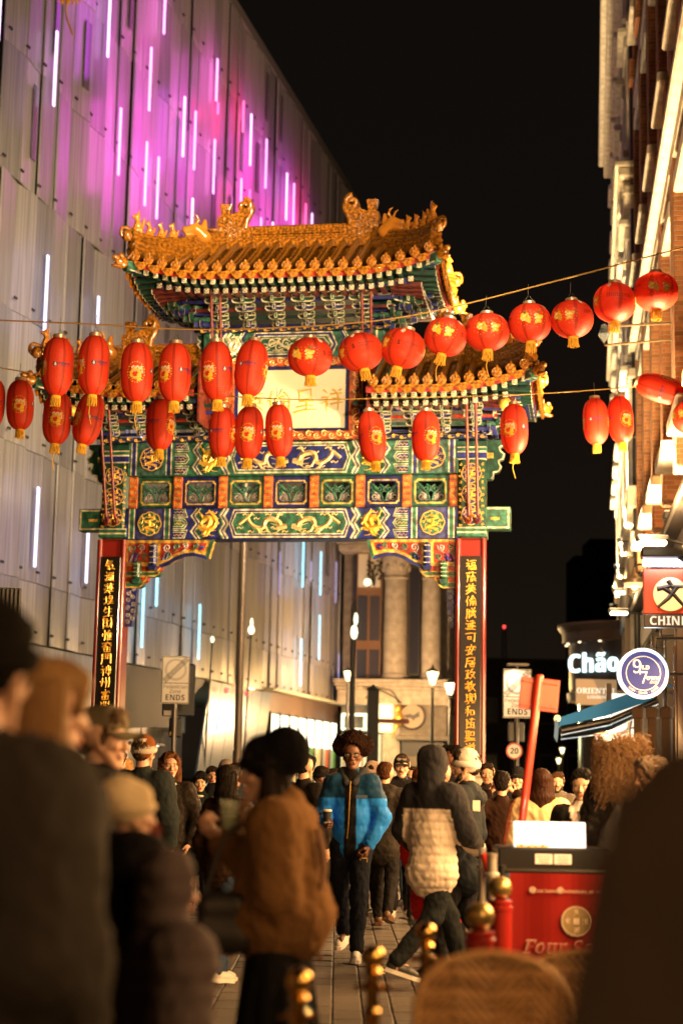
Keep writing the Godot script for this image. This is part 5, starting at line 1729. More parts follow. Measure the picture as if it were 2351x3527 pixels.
			m.ridge(PackedVector2Array([uv.call(q[0], q[1] - q[2]), uv.call(q[0] + 0.05, q[1] - q[2] * 1.6)]), 0.022, 0.01, 0.125, 0.018)
		m.col = BLUE
		for q in [[2.58, 4.87], [2.50, 4.88], [2.04, 4.90], [1.98, 4.92]]:
			m.ridge(PackedVector2Array([uv.call(q[0], q[1]), uv.call(q[0] - 0.03, q[1] + 0.09)]), 0.06, 0.01, 0.125, 0.03)
		part("carved_scrolls", m, g_paint, sp)
		m = mb(GREEN)
		m.flat(PackedVector2Array([uv.call(1.25, 5.2), uv.call(1.33, 4.925)]), 0.05, 0.10, 0.03)
		m.col = BLUE
		var under := PackedVector2Array()
		for k in range(2, 9): under.append(outline[k] + Vector2(0, -0.012))
		m.flat(under, 0.05, 0.08, 0.045)
		part("edge_bands", m, g_paint, sp)
		for q in [[2.66, 2.08, 4.80, 4.70, RED], [2.66, 2.10, 4.70, 4.63, GREEN], [2.66, 2.30, 4.62, 4.53, RED], [2.66, 2.36, 4.53, 4.45, GREEN]]:
			m = mb(q[4])
			var a: float = q[0]; var b: float = q[1]
			var pl := PackedVector2Array([uv.call(a, q[2]), uv.call(b, q[2]), uv.call(b + 0.02, lerpf(q[2], q[3], 0.6)), uv.call(b + 0.07, q[3]), uv.call(a, q[3])])
			m.prism(pl, -0.11, 0.11)
			m.col = GOLD
			var rim := pl.duplicate(); rim.append(pl[0])
			m.flat(rim, 0.022, 0.11, 0.006)
			part("stepped_tier", m, g_paint, sp)
		for q in [[2.19, 5.15, 4.78, BLUE], [2.45, 4.86, 4.57, GREEN]]:
			m = mb(q[3])
			m.box(Vector3(s * q[0], (q[1] + q[2]) * 0.5, 0.16), Vector3(0.10, q[1] - q[2], 0.16), 0.03)
			m.col = PALE
			for k in 4: m.box(Vector3(s * q[0], lerpf(q[2] + 0.05, q[1] - 0.05, k / 3.0), 0.16), Vector3(0.104, 0.012, 0.166), 0.004)
			m.col = (q[3] as Color) * 0.8
			m.prism(PackedVector2Array([Vector2(s * q[0] - 0.07, q[2]), Vector2(s * q[0] + 0.07, q[2]), Vector2(s * q[0] + 0.045, q[2] - 0.07), Vector2(s * q[0] - 0.045, q[2] - 0.07)]), 0.06, 0.25)
			part("carved_knob", m, g_paint, sp)
		m = mb(BLUE)
		m.prism(PackedVector2Array([uv.call(2.66, 4.45), uv.call(2.47, 4.45), uv.call(2.50, 4.1), uv.call(2.54, 3.83), uv.call(2.66, 3.83)]), -0.06, 0.06)
		m.col = Color(0.50, 0.46, 0.44)
		for k in 10: m.ridge(spiral(uv.call(2.61 if k % 2 else 2.53, 4.42 - k * 0.058), 0.042, 1.5, k * 1.0, s if k % 2 else -s, 10), 0.013, 0.01, 0.061, 0.008)
		part("cloud_pendant", m, g_paint, sp)
	# ---- plaque tower
	var tower := hub("plaque", t)
	var m := mb(VERM)
	for s in [-1, 1]:
		m.box(Vector3(s * 1.06, 7.455, 0.20), Vector3(0.26, 1.33, 0.24), 0.015)
		m.box(Vector3(0, 7.455 + s * 0.60, 0.20), Vector3(1.86, 0.13, 0.24), 0.015)
	part("red_frame", m, g_paint, tower)
	m = mb(GOLD.lerp(PALE, 0.4))
	curls(m, Vector2(0, 8.055), 2.2, 0.15, 0.321, 18, 0.024)
	curls(m, Vector2(0, 6.855), 2.2, 0.15, 0.321, 18, 0.024)
	for s in [-1.0, 1.0]:
		for k in 9:
			m.ridge(spiral(Vector2(s * 1.06, 6.98 + k * 0.12), 0.075, 1.2, k * 1.9, s if k % 2 else -s, 9), 0.026, 0.016, 0.321, 0.008)
	part("gilded_dragons", m, g_gold, tower)
	m = mb(BLUE)
	m.flat(PackedVector2Array([Vector2(-0.90, 6.945), Vector2(0.90, 6.945), Vector2(0.90, 7.965), Vector2(-0.90, 7.965), Vector2(-0.90, 6.945)]), 0.06, 0.22, 0.03)
	part("blue_border", m, g_paint, tower)
	m = mb(CREAM)
	m.box(Vector3(0, 7.455, 0.10), Vector3(1.86, 1.08, 0.26))
	var pq := part("plaque_board", m, mat(CREAM, 0.5), tower)
	var big := ["ying", "lun", "cheng", "xiang"]
	for k in 4:
		m = mb(Color(0.80, 0.56, 0.12))
		glyph(m, big[k], 0.34, Vector2.ZERO, 0.036, 0.0, 0.014, k + 3)
		part("gilded_character", m, g_gold, pq, Vector3(-0.64 + k * 0.43, 7.43, 0.232))
	for s in [-1, 1]:
		m = mb(Color(0.02, 0.03, 0.12))
		m.box(Vector3(s * 1.245, 7.46, 0.1), Vector3(0.12, 1.34, 0.3), 0.01)
		m.col = PALE
		for k in 12: m.ridge(spiral(Vector2(s * 1.245, 6.90 + k * 0.1), 0.045, 1.1, k * 1.3, s, 7), 0.016, 0.010, 0.251, 0.006)
		part("scrolled_post", m, g_paint, tower)
	# upper painted panel
	m = mb(GREEN)
	m.box(Vector3(0, 8.345, 0), Vector3(2.96, 0.45, 0.46), 0.02)
	var up := part("upper_panel", m, g_paint, tower)
	m = mb()
	for q in [[0.72, PALE, 0.0, 0.0], [0.70, BLUE, 0.02, 0.002], [0.66, PALE, 0.055, 0.004], [0.63, GREEN, 0.075, 0.006], [0.60, PALE, 0.095, 0.008], [0.58, GREEN * 0.8, 0.11, 0.010]]:
		var uu: float = q[0]; var dv: float = q[2] + 0.01
		m.col = q[1]
		m.prism(PackedVector2Array([Vector2(-uu + 0.09, 8.12 + dv), Vector2(uu - 0.09, 8.12 + dv), Vector2(uu, 8.345), Vector2(uu - 0.09, 8.57 - dv), Vector2(-uu + 0.09, 8.57 - dv), Vector2(-uu, 8.345)]), 0.23, 0.236 + q[3], false)
	part("painted_cartouche", m, g_paint, up)
	m = mb(PALE)
	curls(m, Vector2(0, 8.345), 1.0, 0.22, 0.247, 9, 0.024)
	dragon(m, Vector2(0, 8.345), 0.9, 0.22, 0.247, 1.0)
	part("gilded_dragon", m, g_gold, up)
	for s in [-1.0, 1.0]:
		m = mb()
		for q in [[0.0, PALE], [0.035, GREEN], [0.07, PALE], [0.10, BLUE]]: zigzag(m, s * (0.83 - q[0] * 0.6), 8.12, 8.57, s * -0.06, 0.034, 0.231 + q[0] * 0.02, q[1])
		for q in [[0.0, BLUE], [0.035, PALE], [0.07, GREEN], [0.10, PALE]]: zigzag(m, s * (1.12 - q[0]), 8.12, 8.57, s * -0.07, 0.034, 0.231 + q[0] * 0.02, q[1])
		for q in [[1.20, 0.06, BLUE], [1.25, 0.03, PALE], [1.30, 0.06, GREEN], [1.35, 0.03, PALE]]:
			m.col = q[2]
			m.box(Vector3(s * q[0], 8.345, 0.233), Vector3(q[1], 0.44, 0.008 + 0.004 * q[1] * 10))
		part("painted_zigzag", m, g_paint, up)
		m = mb(PALE)
		dragon(m, Vector2(s * 0.95, 8.345), 0.2, 0.36, 0.231, s)
		part("gilded_dragon", m, g_gold, up)
		m = mb(DEEP)
		var sc := PackedVector2Array()
		for q in [[1.44, 8.57], [1.62, 8.57], [1.60, 8.50], [1.55, 8.47], [1.60, 8.42], [1.56, 8.36], [1.50, 8.34], [1.54, 8.28], [1.50, 8.2], [1.44, 8.18]]: sc.append(Vector2(s * q[0], q[1]))
		m.prism(sc, -0.1, 0.1)
		m.col = PALE
		m.flat(sc.slice(1, 9), 0.02, 0.10, 0.004)
		part("scalloped_beam_end", m, g_paint, up)
	frieze(tower, 8.605, 1.56, 0.0, 0.26, 0.06)
	# ---- bracket sets under the three roofs
	var br := hub("upper_brackets", t)
	for u in [-0.72, -0.24, 0.24, 0.72]: bracket_set(br, Vector3(u, 8.64, 0.10), 0.0)
	for s in [-1.0, 1.0]:
		bracket_set(br, Vector3(s * 1.16, 8.64, 0.10), 0.0)
		bracket_set(br, Vector3(s * 1.30, 8.62, 0.02), s * PI / 4, 1.12)
		bracket_set(br, Vector3(s * 1.38, 8.64, 0.0), s * PI / 2)
		bracket_set(br, Vector3(s * 1.36, 8.64, -0.30), s * PI / 2)
		bracket_set(br, Vector3(s * 1.36, 8.64, 0.36), s * PI / 2 * 0.95)
		bracket_set(br, Vector3(s * 1.34, 8.64, -0.12), s * PI * 0.66, 1.05)
	for k in 5:
		m = mb([BLUE, DEEP, RED * 0.4, BLUE, DEEP][k] * 0.7)
		var w := 0.20 + k * 0.17
		m.box(Vector3(0, 8.69 + k * 0.093, w - 0.05), Vector3(2.5 + k * 0.32, 0.055, 0.04), 0.004)
		for s in [-1, 1]: m.box(Vector3(s * (1.3 + k * 0.16), 8.69 + k * 0.093, 0), Vector3(0.04, 0.055, 0.4 + k * 0.3), 0.004)
		part("tie_beam", m, g_paint, br)
	m = mb(Color(0.02, 0.03, 0.16))
	m.box(Vector3(0, 9.12, 0.98), Vector3(4.0, 0.10, 0.10), 0.01)
	m.col = GOLD
	curls(m, Vector2(0, 9.12), 3.6, 0.09, 1.031, 40, 0.014)
	m.col = GREEN
	for u in [-1.55, -1.0, 1.0, 1.55]: m.box(Vector3(u, 9.12, 1.032), Vector3(0.18, 0.09, 0.008))
	for s in [-1, 1]: m.box(Vector3(s * 1.98, 9.12, 0), Vector3(0.08, 0.10, 2.0), 0.01)
	part("eave_purlin", m, g_paint, br)
	for s in [-1.0, 1.0]:
		var sb := hub("side_brackets", t)
		for u in [1.50, 1.97, 2.44, 2.91]: bracket_set(sb, Vector3(s * u, 6.89, 0.10), 0.0, 0.88)
		bracket_set(sb, Vector3(s * 3.0, 6.88, 0.02), s * PI / 4, 0.98)
		for w in [-0.3, 0.0, 0.3]: bracket_set(sb, Vector3(s * 3.05, 6.89, w), s * PI / 2, 0.88)
		for k in 5:
			m = mb([BLUE, DEEP, RED, BLUE, DEEP][k])
			m.box(Vector3(s * 2.25, 6.93 + k * 0.082, 0.13 + k * 0.15), Vector3(1.75 + k * 0.16, 0.05, 0.04), 0.004)
			part("tie_beam", m, g_paint, sb)
		m = mb(Color(0.02, 0.03, 0.16))
		m.box(Vector3(s * 2.5, 7.30, 0.86), Vector3(2.3, 0.09, 0.10), 0.01)
		m.col = GOLD
		curls(m, Vector2(s * 2.5, 7.30), 2.1, 0.08, 0.911, 24, 0.014)
		m.col = GREEN
		for u in [1.6, 2.1, 2.9, 3.3]: m.box(Vector3(s * u, 7.30, 0.912), Vector3(0.16, 0.08, 0.008))
		part("eave_purlin", m, g_paint, sb)
		m = mb(GOLD)
		m.ball(Vector3(s * 3.42, 7.18, 0.9), Vector3(0.10, 0.10, 0.10), 10, 8)
		part("gilded_ball", m, g_gold, sb)
		m = mb(Color(0.22, 0.03, 0.015))
		m.box(Vector3(s * 1.33, 7.45, 0.55), Vector3(0.05, 1.0, 0.9), 0.01)
		part("gable_board", m, g_paint, sb)
	tile_roof(t, "upper_roof", -2.42, 2.42, true, true, 9.24, 0.86, 1.42)
	tile_roof(t, "left_roof", -3.86, -1.34, true, false, 7.42, 0.72, 1.30)
	tile_roof(t, "right_roof", 1.34, 3.86, false, true, 7.42, 0.72, 1.30)
	# ---- iron tie rods with hooks
	for q in [[-1.20, 9.1, 6.62], [-1.06, 9.1, 6.62], [1.20, 9.1, 6.62], [1.34, 9.1, 6.62], [-2.94, 7.28, 5.55], [-2.80, 7.28, 5.55], [2.84, 7.28, 5.55], [2.98, 7.28, 5.55]]:
		m = mb(Color(0.20, 0.025, 0.015))
		m.tube([Vector3(q[0], q[1], 0.95), Vector3(q[0], q[2], 0.36)], 0.024, 8)
		m.tube(curve3([Vector3(q[0], q[2], 0.36), Vector3(q[0] + 0.04, q[2] - 0.08, 0.36), Vector3(q[0] - 0.02, q[2] - 0.12, 0.34), Vector3(q[0] - 0.05, q[2] - 0.04, 0.3)], 4), 0.026, 6)
		part("tie_rod", m, g_paint, t)

# ================================================================ SMOOTH BODIES: tapered bones joined softly, meshed as surface nets
func field(bones: Array, cell: float, k: float, disp = null, tint = null) -> ArrayMesh:
	var lo := Vector3.ONE * 1e9
	var hi := -lo
	for b in bones:
		if b[2] <= 0.0: continue
		var r: float = maxf(b[2], b[3]) + cell * 3.0 + k * 0.3
		for p in [b[0], b[1]]:
			lo = lo.min(p - Vector3.ONE * r); hi = hi.max(p + Vector3.ONE * r)
	var n := Vector3i((hi - lo) / cell) + Vector3i.ONE * 2
	var nx := n.x; var ny := n.y; var nz := n.z
	var sy := nx; var sz := nx * ny
	var f := PackedFloat32Array()
	f.resize(nx * ny * nz)
	f.fill(1000.0)
	var pad := 3.0 * cell + k * 0.5
	for b in bones:
		var a: Vector3 = b[0]; var e: Vector3 = b[1]
		var ra: float = absf(b[2]); var rb: float = absf(b[3])
		var cut: bool = b[2] < 0.0
		var zf: float = b[4] if b.size() > 4 else 1.0
		var rr := maxf(ra, rb) + pad
		var mn := Vector3i(((a.min(e) - Vector3.ONE * rr) - lo) / cell).clamp(Vector3i.ZERO, n - Vector3i.ONE)
		var mx := Vector3i(((a.max(e) + Vector3.ONE * rr) - lo) / cell + Vector3.ONE).clamp(Vector3i.ZERO, n - Vector3i.ONE)
		var az := (a.z + e.z) * 0.5
		a.z = az + (a.z - az) / zf; e.z = az + (e.z - az) / zf
		var d := e - a
		var dd := maxf(d.dot(d), 1e-9)
		var dr := rb - ra
		for z in range(mn.z, mx.z + 1):
			var pz := az + (lo.z + z * cell - az) / zf
			for y in range(mn.y, mx.y + 1):
				var py := lo.y + y * cell
				var i := mn.x + y * sy + z * sz
				var p := Vector3(lo.x + mn.x * cell, py, pz)
				for x in range(mn.x, mx.x + 1):
					var q := p - a
					var t := clampf(q.dot(d) / dd, 0.0, 1.0)
					var dist := (q - d * t).length() - ra - dr * t
					if cut:
						var v := -dist
						if v > f[i]: f[i] = v
					elif dist < pad:
						var o := f[i]
						var h := k - absf(o - dist)
						if h > 0.0: f[i] = minf(o, dist) - h * h / (4.0 * k)
						elif dist < o: f[i] = dist
					p.x += cell
					i += 1
	var id := PackedInt32Array()
	id.resize(f.size())
	id.fill(-1)
	var verts := PackedVector3Array()
	var cells := PackedInt32Array()
	var off := [0, 1, sy, sy + 1, sz, sz + 1, sz + sy, sz + sy + 1]
	var corner := [Vector3(0, 0, 0), Vector3(1, 0, 0), Vector3(0, 1, 0), Vector3(1, 1, 0), Vector3(0, 0, 1), Vector3(1, 0, 1), Vector3(0, 1, 1), Vector3(1, 1, 1)]
	var edges := [[0, 1], [2, 3], [4, 5], [6, 7], [0, 2], [1, 3], [4, 6], [5, 7], [0, 4], [1, 5], [2, 6], [3, 7]]
	var skip := cell * 3.2
	for z in nz - 1:
		for y in ny - 1:
			var i := y * sy + z * sz
			for x in nx - 1:
				var v0 := f[i]
				if v0 < skip and v0 > -skip:
					var inside := 0
					for o in off:
						if f[i + o] < 0.0: inside += 1
					if inside > 0 and inside < 8:
						var sum := Vector3.ZERO
						var c := 0
						for e in edges:
							var fa := f[i + off[e[0]]]; var fb := f[i + off[e[1]]]
							if (fa < 0.0) != (fb < 0.0):
								sum += (corner[e[0]] as Vector3).lerp(corner[e[1]], fa / (fa - fb))
								c += 1
						id[i] = verts.size()
						verts.append(lo + (Vector3(x, y, z) + sum / c) * cell)
						cells.append(i)
				i += 1
	var idx := PackedInt32Array()
	for c in cells:
		var s := f[c] < 0.0
		for ax in 3:
			var o: int = [1, sy, sz][ax]
			if (f[c + o] < 0.0) == s: continue
			var u: int = [sy, sz, 1][ax]
			var w: int = [sz, 1, sy][ax]
			var q0 := id[c]; var q1 := id[c - u]; var q2 := id[c - u - w]; var q3 := id[c - w]
			if q1 < 0 or q2 < 0 or q3 < 0: continue
			if s: idx.append_array(PackedInt32Array([q0, q2, q1, q0, q3, q2]))
			else: idx.append_array(PackedInt32Array([q0, q1, q2, q0, q2, q3]))
	var nor := normals_of(verts, idx)
	if disp != null:
		for i in verts.size(): verts[i] += nor[i] * disp.call(verts[i], nor[i])
		nor = normals_of(verts, idx)
	var arr := []
	arr.resize(Mesh.ARRAY_MAX)
	arr[Mesh.ARRAY_VERTEX] = verts
	arr[Mesh.ARRAY_NORMAL] = nor
	arr[Mesh.ARRAY_INDEX] = idx
	var col := PackedColorArray()
	col.resize(verts.size())
	for i in verts.size(): col[i] = tint.call(verts[i], nor[i]) if tint != null else Color.WHITE
	arr[Mesh.ARRAY_COLOR] = col
	var m := ArrayMesh.new()
	m.add_surface_from_arrays(Mesh.PRIMITIVE_TRIANGLES, arr)
	return m

func normals_of(v: PackedVector3Array, idx: PackedInt32Array) -> PackedVector3Array:
	var n := PackedVector3Array()
	n.resize(v.size())
	for i in range(0, idx.size(), 3):
		var a := idx[i]; var b := idx[i + 1]; var c := idx[i + 2]
		var o := (v[c] - v[a]).cross(v[b] - v[a])
		n[a] += o; n[b] += o; n[c] += o
	for i in n.size(): n[i] = n[i].normalized()
	return n

# ================================================================ PEOPLE
var cache := {}

func head_mesh(kind: String) -> ArrayMesh:
	if cache.has("head" + kind): return cache["head" + kind]
	var w := 0.93 if kind == "f" else 1.0
	var jaw := 0.85 if kind == "f" else 1.0
	var b := [
		[Vector3(0, 0.062, -0.028), Vector3(0, 0.058, 0.022), 0.078 * w, 0.076 * w], [Vector3(-0.02, 0.05, -0.02), Vector3(0.02, 0.05, -0.02), 0.078 * w, 0.078 * w],
		[Vector3(0, 0.0, 0.030), Vector3(0, -0.082, 0.052), 0.060 * w, 0.026 * jaw],
		[Vector3(0.048 * w, -0.02, 0.012), Vector3(0.018, -0.088, 0.052), 0.026, 0.020 * jaw], [Vector3(-0.048 * w, -0.02, 0.012), Vector3(-0.018, -0.088, 0.052), 0.026, 0.020 * jaw],
		[Vector3(0.040, -0.006, 0.060), Vector3(0.046, -0.002, 0.045), 0.020, 0.024], [Vector3(-0.040, -0.006, 0.060), Vector3(-0.046, -0.002, 0.045), 0.020, 0.024],
		[Vector3(-0.034, 0.040, 0.074), Vector3(0.034, 0.040, 0.074), 0.013, 0.013],
		[Vector3(0, 0.028, 0.084), Vector3(0, -0.016, 0.103), 0.009, 0.012], [Vector3(-0.012, -0.020, 0.092), Vector3(0.012, -0.020, 0.092), 0.009, 0.009],
		[Vector3(-0.016, -0.047, 0.079), Vector3(0.016, -0.047, 0.079), 0.0075, 0.0075], [Vector3(-0.014, -0.058, 0.078), Vector3(0.014, -0.058, 0.078), 0.008, 0.008],
		[Vector3(0, -0.086, 0.066), Vector3(0, -0.084, 0.060), 0.017 * jaw, 0.017],
		[Vector3(0.077 * w, 0.022, -0.008), Vector3(0.072 * w, -0.018, 0.0), 0.016, 0.010], [Vector3(-0.077 * w, 0.022, -0.008), Vector3(-0.072 * w, -0.018, 0.0), 0.016, 0.010],
		[Vector3(0, -0.05, -0.022), Vector3(0, -0.20, -0.030), 0.052 * jaw, 0.060],
		[Vector3(0.032, 0.018, 0.098), Vector3(0.032, 0.018, 0.099), -0.016, 0.016], [Vector3(-0.032, 0.018, 0.098), Vector3(-0.032, 0.018, 0.099), -0.016, 0.016],
	]
	var m := field(b, 0.0055, 0.014, null, func(v: Vector3, _n: Vector3) -> Color:
		if v.z > 0.074 and absf(v.x) < 0.024 and v.y > -0.066 and v.y < -0.040: return Color(0.80, 0.50, 0.46) if kind == "m" else Color(0.75, 0.25, 0.22)
		if v.z > 0.03 and absf(v.x) > 0.02 and absf(v.x) < 0.05 and absf(v.y + 0.008) < 0.02: return Color(1.0, 0.88, 0.84)
		return Color.WHITE)
	cache["head" + kind] = m
	return m

func hand_mesh(grip: bool) -> ArrayMesh:
	var key := "hand%s" % grip
	if cache.has(key): return cache[key]
	# wrist at the origin, fingers towards -y, palm facing -x, thumb towards +z
	var b := [[Vector3(0, 0.01, 0), Vector3(0, -0.02, 0), 0.027, 0.027, 1.0], [Vector3(0, -0.03, -0.022), Vector3(0, -0.085, -0.028), 0.016, 0.014], [Vector3(0, -0.03, 0.0), Vector3(0, -0.092, 0.0), 0.017, 0.014], [Vector3(0, -0.03, 0.022), Vector3(0, -0.088, 0.026), 0.017, 0.014]]
	var curl := 1.25 if grip else 0.42
	for k in 4:
		var z := 0.031 - k * 0.0205
		var p := Vector3(0.002, -0.090 + 0.005 * absf(k - 1.3), z)
		var l: float = [0.040, 0.044, 0.041, 0.032][k]
		var a := curl * 0.5
		for j in 3:
			var q := p + Vector3(-sin(a), -cos(a), 0.01 - 0.006 * k) * l * (1.0 - 0.2 * j)
			b.append([p, q, 0.0092 - 0.0008 * j, 0.0086 - 0.0008 * j])
			p = q
			a += curl
	b.append([Vector3(-0.006, -0.028, 0.022), Vector3(-0.022, -0.060, 0.046), 0.014, 0.011])
	b.append([Vector3(-0.022, -0.060, 0.046), Vector3(-0.034, -0.090, 0.048) if not grip else Vector3(-0.05, -0.085, 0.036), 0.011, 0.0085])
	var m := field(b, 0.0045, 0.006)
	cache[key] = m
	return m

func aim(d: Vector3, fwd: Vector3) -> Basis:
	# y against d, z as near fwd as can be
	var y := -d.normalized()
	var x := y.cross(fwd)
	if x.length() < 0.01: x = y.cross(Vector3.RIGHT)
	x = x.normalized()
	return Basis(x, y, x.cross(y))

const SKIN := {"light": Color(0.56, 0.33, 0.23), "tan": Color(0.46, 0.26, 0.165), "asian": Color(0.55, 0.36, 0.24), "dark": Color(0.12, 0.052, 0.030), "brown": Color(0.22, 0.11, 0.06)}

func lump(freq: float, amp: float) -> Callable:
	return func(v: Vector3, _n: Vector3) -> float: return amp * noise.get_noise_3d(v.x * freq, v.y * freq, v.z * freq)

func cloth_shape(puff: float, fold := 0.010, band := 0.085, limit := 9.0) -> Callable:
	return func(v: Vector3, n: Vector3) -> float:
		var a: float = fold * (noise.get_noise_3d(v.x * 9.0, v.y * 6.0, v.z * 9.0) + 0.6 * noise.get_noise_3d(v.x * 22.0 + 7.0, v.y * 17.0, v.z * 22.0))
		if puff > 0.0 and v.y < limit and (limit > 8.0 or absf(v.x) < 0.21): a += puff * (pow(absf(sin(PI * v.y / band)), 0.55) - 0.6) * (1.0 - 0.5 * absf(n.y))
		return a

func person(label: String, pos: Vector3, turn: float, s: Dictionary) -> Node3D:
	var t := thing("person", label, "person", pos, turn, s.get("group", "people in the crowd under the gate"))
	var hgt: float = s.get("h", 1.72)
	t.scale = Vector3.ONE * hgt / 1.78
	var skin: Color = SKIN[s.get("skin", "light")]
	var cell: float = s.get("cell", 0.018)
	var st: float = s.get("stride", 0.0)
	var lean: float = s.get("lean", 0.0)
	var wide: float = s.get("wide", 0.94)
	var sh := {}
	var el := {}
	var wr := {}
	var kn := {}
	var an := {}
	for q in [-1, 1]:
		sh[q] = Vector3(q * 0.180 * wide, 1.43, lean * 0.9)
		var arm: Array = s.get("arm_p" if q > 0 else "arm_n", [])
		el[q] = arm[0] if arm.size() else Vector3(q * 0.245 * wide, 1.15, lean * 0.5 - 0.03)
		wr[q] = arm[1] if arm.size() else Vector3(q * 0.255 * wide, 0.92, lean * 0.3 + 0.05)
		var f: float = st * q
		var way := Vector3(sin(s.get("leg_turn", 0.0)), 0, cos(s.get("leg_turn", 0.0)))
		kn[q] = Vector3(q * 0.095, 0.52 + absf(f) * 0.05, 0) + way * (f * 0.5 + 0.04 + (0.06 if f < 0 else 0.0))
		an[q] = Vector3(q * 0.095, 0.09 + (0.10 * absf(f) / 0.3 if f < 0 else 0.0), 0) + way * f
	# ---- body: head, neck, trunk and limbs in one mesh, hands added
	var bones := [[Vector3(0, 1.34, lean * 0.8), Vector3(0, 1.15, lean * 0.5), 0.12 * wide, 0.115 * wide, 0.65], [Vector3(0, 1.15, lean * 0.5), Vector3(0, 0.97, 0), 0.115 * wide, 0.12 * wide, 0.7], [Vector3(0, 1.40, lean * 0.9), Vector3(0, 1.52, lean), 0.055, 0.05]]
	for q in [-1, 1]:
		bones.append_array([[sh[q], el[q], 0.048, 0.040], [el[q], wr[q], 0.040, 0.026], [Vector3(q * 0.09, 0.94, 0), kn[q], 0.08, 0.055], [kn[q], an[q], 0.054, 0.036], [an[q] + Vector3(0, -0.04, -0.02), an[q] + Vector3(0, -0.05, 0.12), 0.035, 0.03]])
	var bm := MB.new()
	bm.add(field(bones, 0.03, 0.04), Transform3D.IDENTITY)
	var hp: Vector3 = Vector3(0, 1.655, lean * 1.1) + s.get("head_at", Vector3.ZERO)
	var hb := Basis.from_euler(Vector3(s.get("nod", 0.0), s.get("look", 0.0), s.get("tip", 0.0)))
	var hx := Transform3D(hb, hp)
	var sex: String = s.get("sex", "m")
	bm.add(head_mesh(sex), hx)
	for q in [-1, 1]:
		var d: Vector3 = wr[q] - el[q]
		var b := aim(d, s.get("palm_p" if q > 0 else "palm_n", Vector3(0, 0.3, 1)))
		if q < 0: b = b * Basis(Vector3(-1, 0, 0), Vector3(0, 1, 0), Vector3(0, 0, 1))
		var glove = s.get("glove")
		var hm := hand_mesh(s.get("grip", false))
		if glove != null:
			var gm := MB.new()
			gm.add(hm, Transform3D(b.scaled(Vector3.ONE * 1.12), wr[q]))
			part("glove", gm, mat(glove, 0.8, 0.0, "cloth"), t)
		else: bm.add(hm, Transform3D(b, wr[q]))
	part("body", bm, mat(skin, 0.5, 0.0, "vc"), t)
	# ---- face
	var hd := hub("face", t)
	hd.transform = hx
	if s.get("face", true):
		for q in [-1, 1]:
			var e := mb(Color(0.75, 0.70, 0.64))
			e.ball(Vector3(q * 0.0315, 0.017, 0.0755), Vector3(0.0125, 0.0095, 0.0125), 10, 8)
			e.col = Color(0.012, 0.008, 0.006)
			e.ball(Vector3(q * 0.0315, 0.017, 0.0835), Vector3(0.006, 0.006, 0.0055), 8, 6)
			part("eye", e, painted(0.25), hd)
			e = mb()
			e.tube(curve3([Vector3(q * 0.014, 0.038, 0.089), Vector3(q * 0.034, 0.0435, 0.087), Vector3(q * 0.052, 0.037, 0.073)], 3), [0.004, 0.0045, 0.0045, 0.004, 0.003, 0.003, 0.002], 5)
			e.tube(curve3([Vector3(q * 0.020, 0.0225, 0.0865), Vector3(q * 0.032, 0.027, 0.088), Vector3(q * 0.044, 0.0225, 0.081)], 3), 0.0022, 5)
			part("eyebrow", e, mat((s.get("hair", Color(0.03, 0.02, 0.015)) as Color) * 0.6, 0.8), hd)
		if s.get("lips"):
			var e := mb()
			e.ball(Vector3(0, -0.047, 0.083), Vector3(0.019, 0.006, 0.006), 10, 6)
			e.ball(Vector3(0, -0.056, 0.083), Vector3(0.016, 0.006, 0.006), 10, 6)
			part("lips", e, mat(s.lips, 0.35), hd)
	if s.get("beard"):
		var bb := [[Vector3(-0.055, -0.02, 0.022), Vector3(-0.045, -0.06, 0.04), 0.016, 0.02], [Vector3(0.055, -0.02, 0.022), Vector3(0.045, -0.06, 0.04), 0.016, 0.02], [Vector3(-0.045, -0.06, 0.04), Vector3(-0.012, -0.094, 0.064), 0.02, 0.018], [Vector3(0.045, -0.06, 0.04), Vector3(0.012, -0.094, 0.064), 0.02, 0.018], [Vector3(-0.012, -0.094, 0.066), Vector3(0.012, -0.094, 0.066), 0.018, 0.018], [Vector3(-0.022, -0.037, 0.083), Vector3(0.022, -0.037, 0.083), 0.007, 0.007]]
		if s.beard == "moustache": bb = [[Vector3(-0.024, -0.040, 0.082), Vector3(0.0, -0.035, 0.089), 0.006, 0.008], [Vector3(0.024, -0.040, 0.082), Vector3(0.0, -0.035, 0.089), 0.006, 0.008]]
		part("beard", field(bb, 0.006, 0.01, lump(90, 0.003)), mat((s.get("hair", Color(0.03, 0.02, 0.015)) as Color) * 0.8, 0.9), hd)
	if s.get("glasses"):
		var e := mb()
		for q in [-1.0, 1.0]:
			var ring := []
			for k in 15: ring.append(Vector3(q * 0.034 + cos(TAU * k / 14) * 0.026, 0.014 + sin(TAU * k / 14) * 0.020, 0.096))
			e.tube(ring, 0.0035, 6)
			e.tube([Vector3(q * 0.060, 0.022, 0.094), Vector3(q * 0.080, 0.024, 0.0)], 0.003, 5)
		e.tube([Vector3(-0.010, 0.02, 0.098), Vector3(0.010, 0.02, 0.098)], 0.003, 5)
		part("glasses", e, mat(Color(0.01, 0.009, 0.008), 0.2), hd)
	hair(hd, s)
	hat(hd, s)
	# ---- clothes
	var top: Color = s.get("top", Color(0.02, 0.02, 0.022))
	var extra: String = s.get("cloth", "cloth")
	var hem: float = s.get("hem", 0.88)
	var th: float = s.get("thick", 0.0)
	var L := Vector3(0, 0, lean)
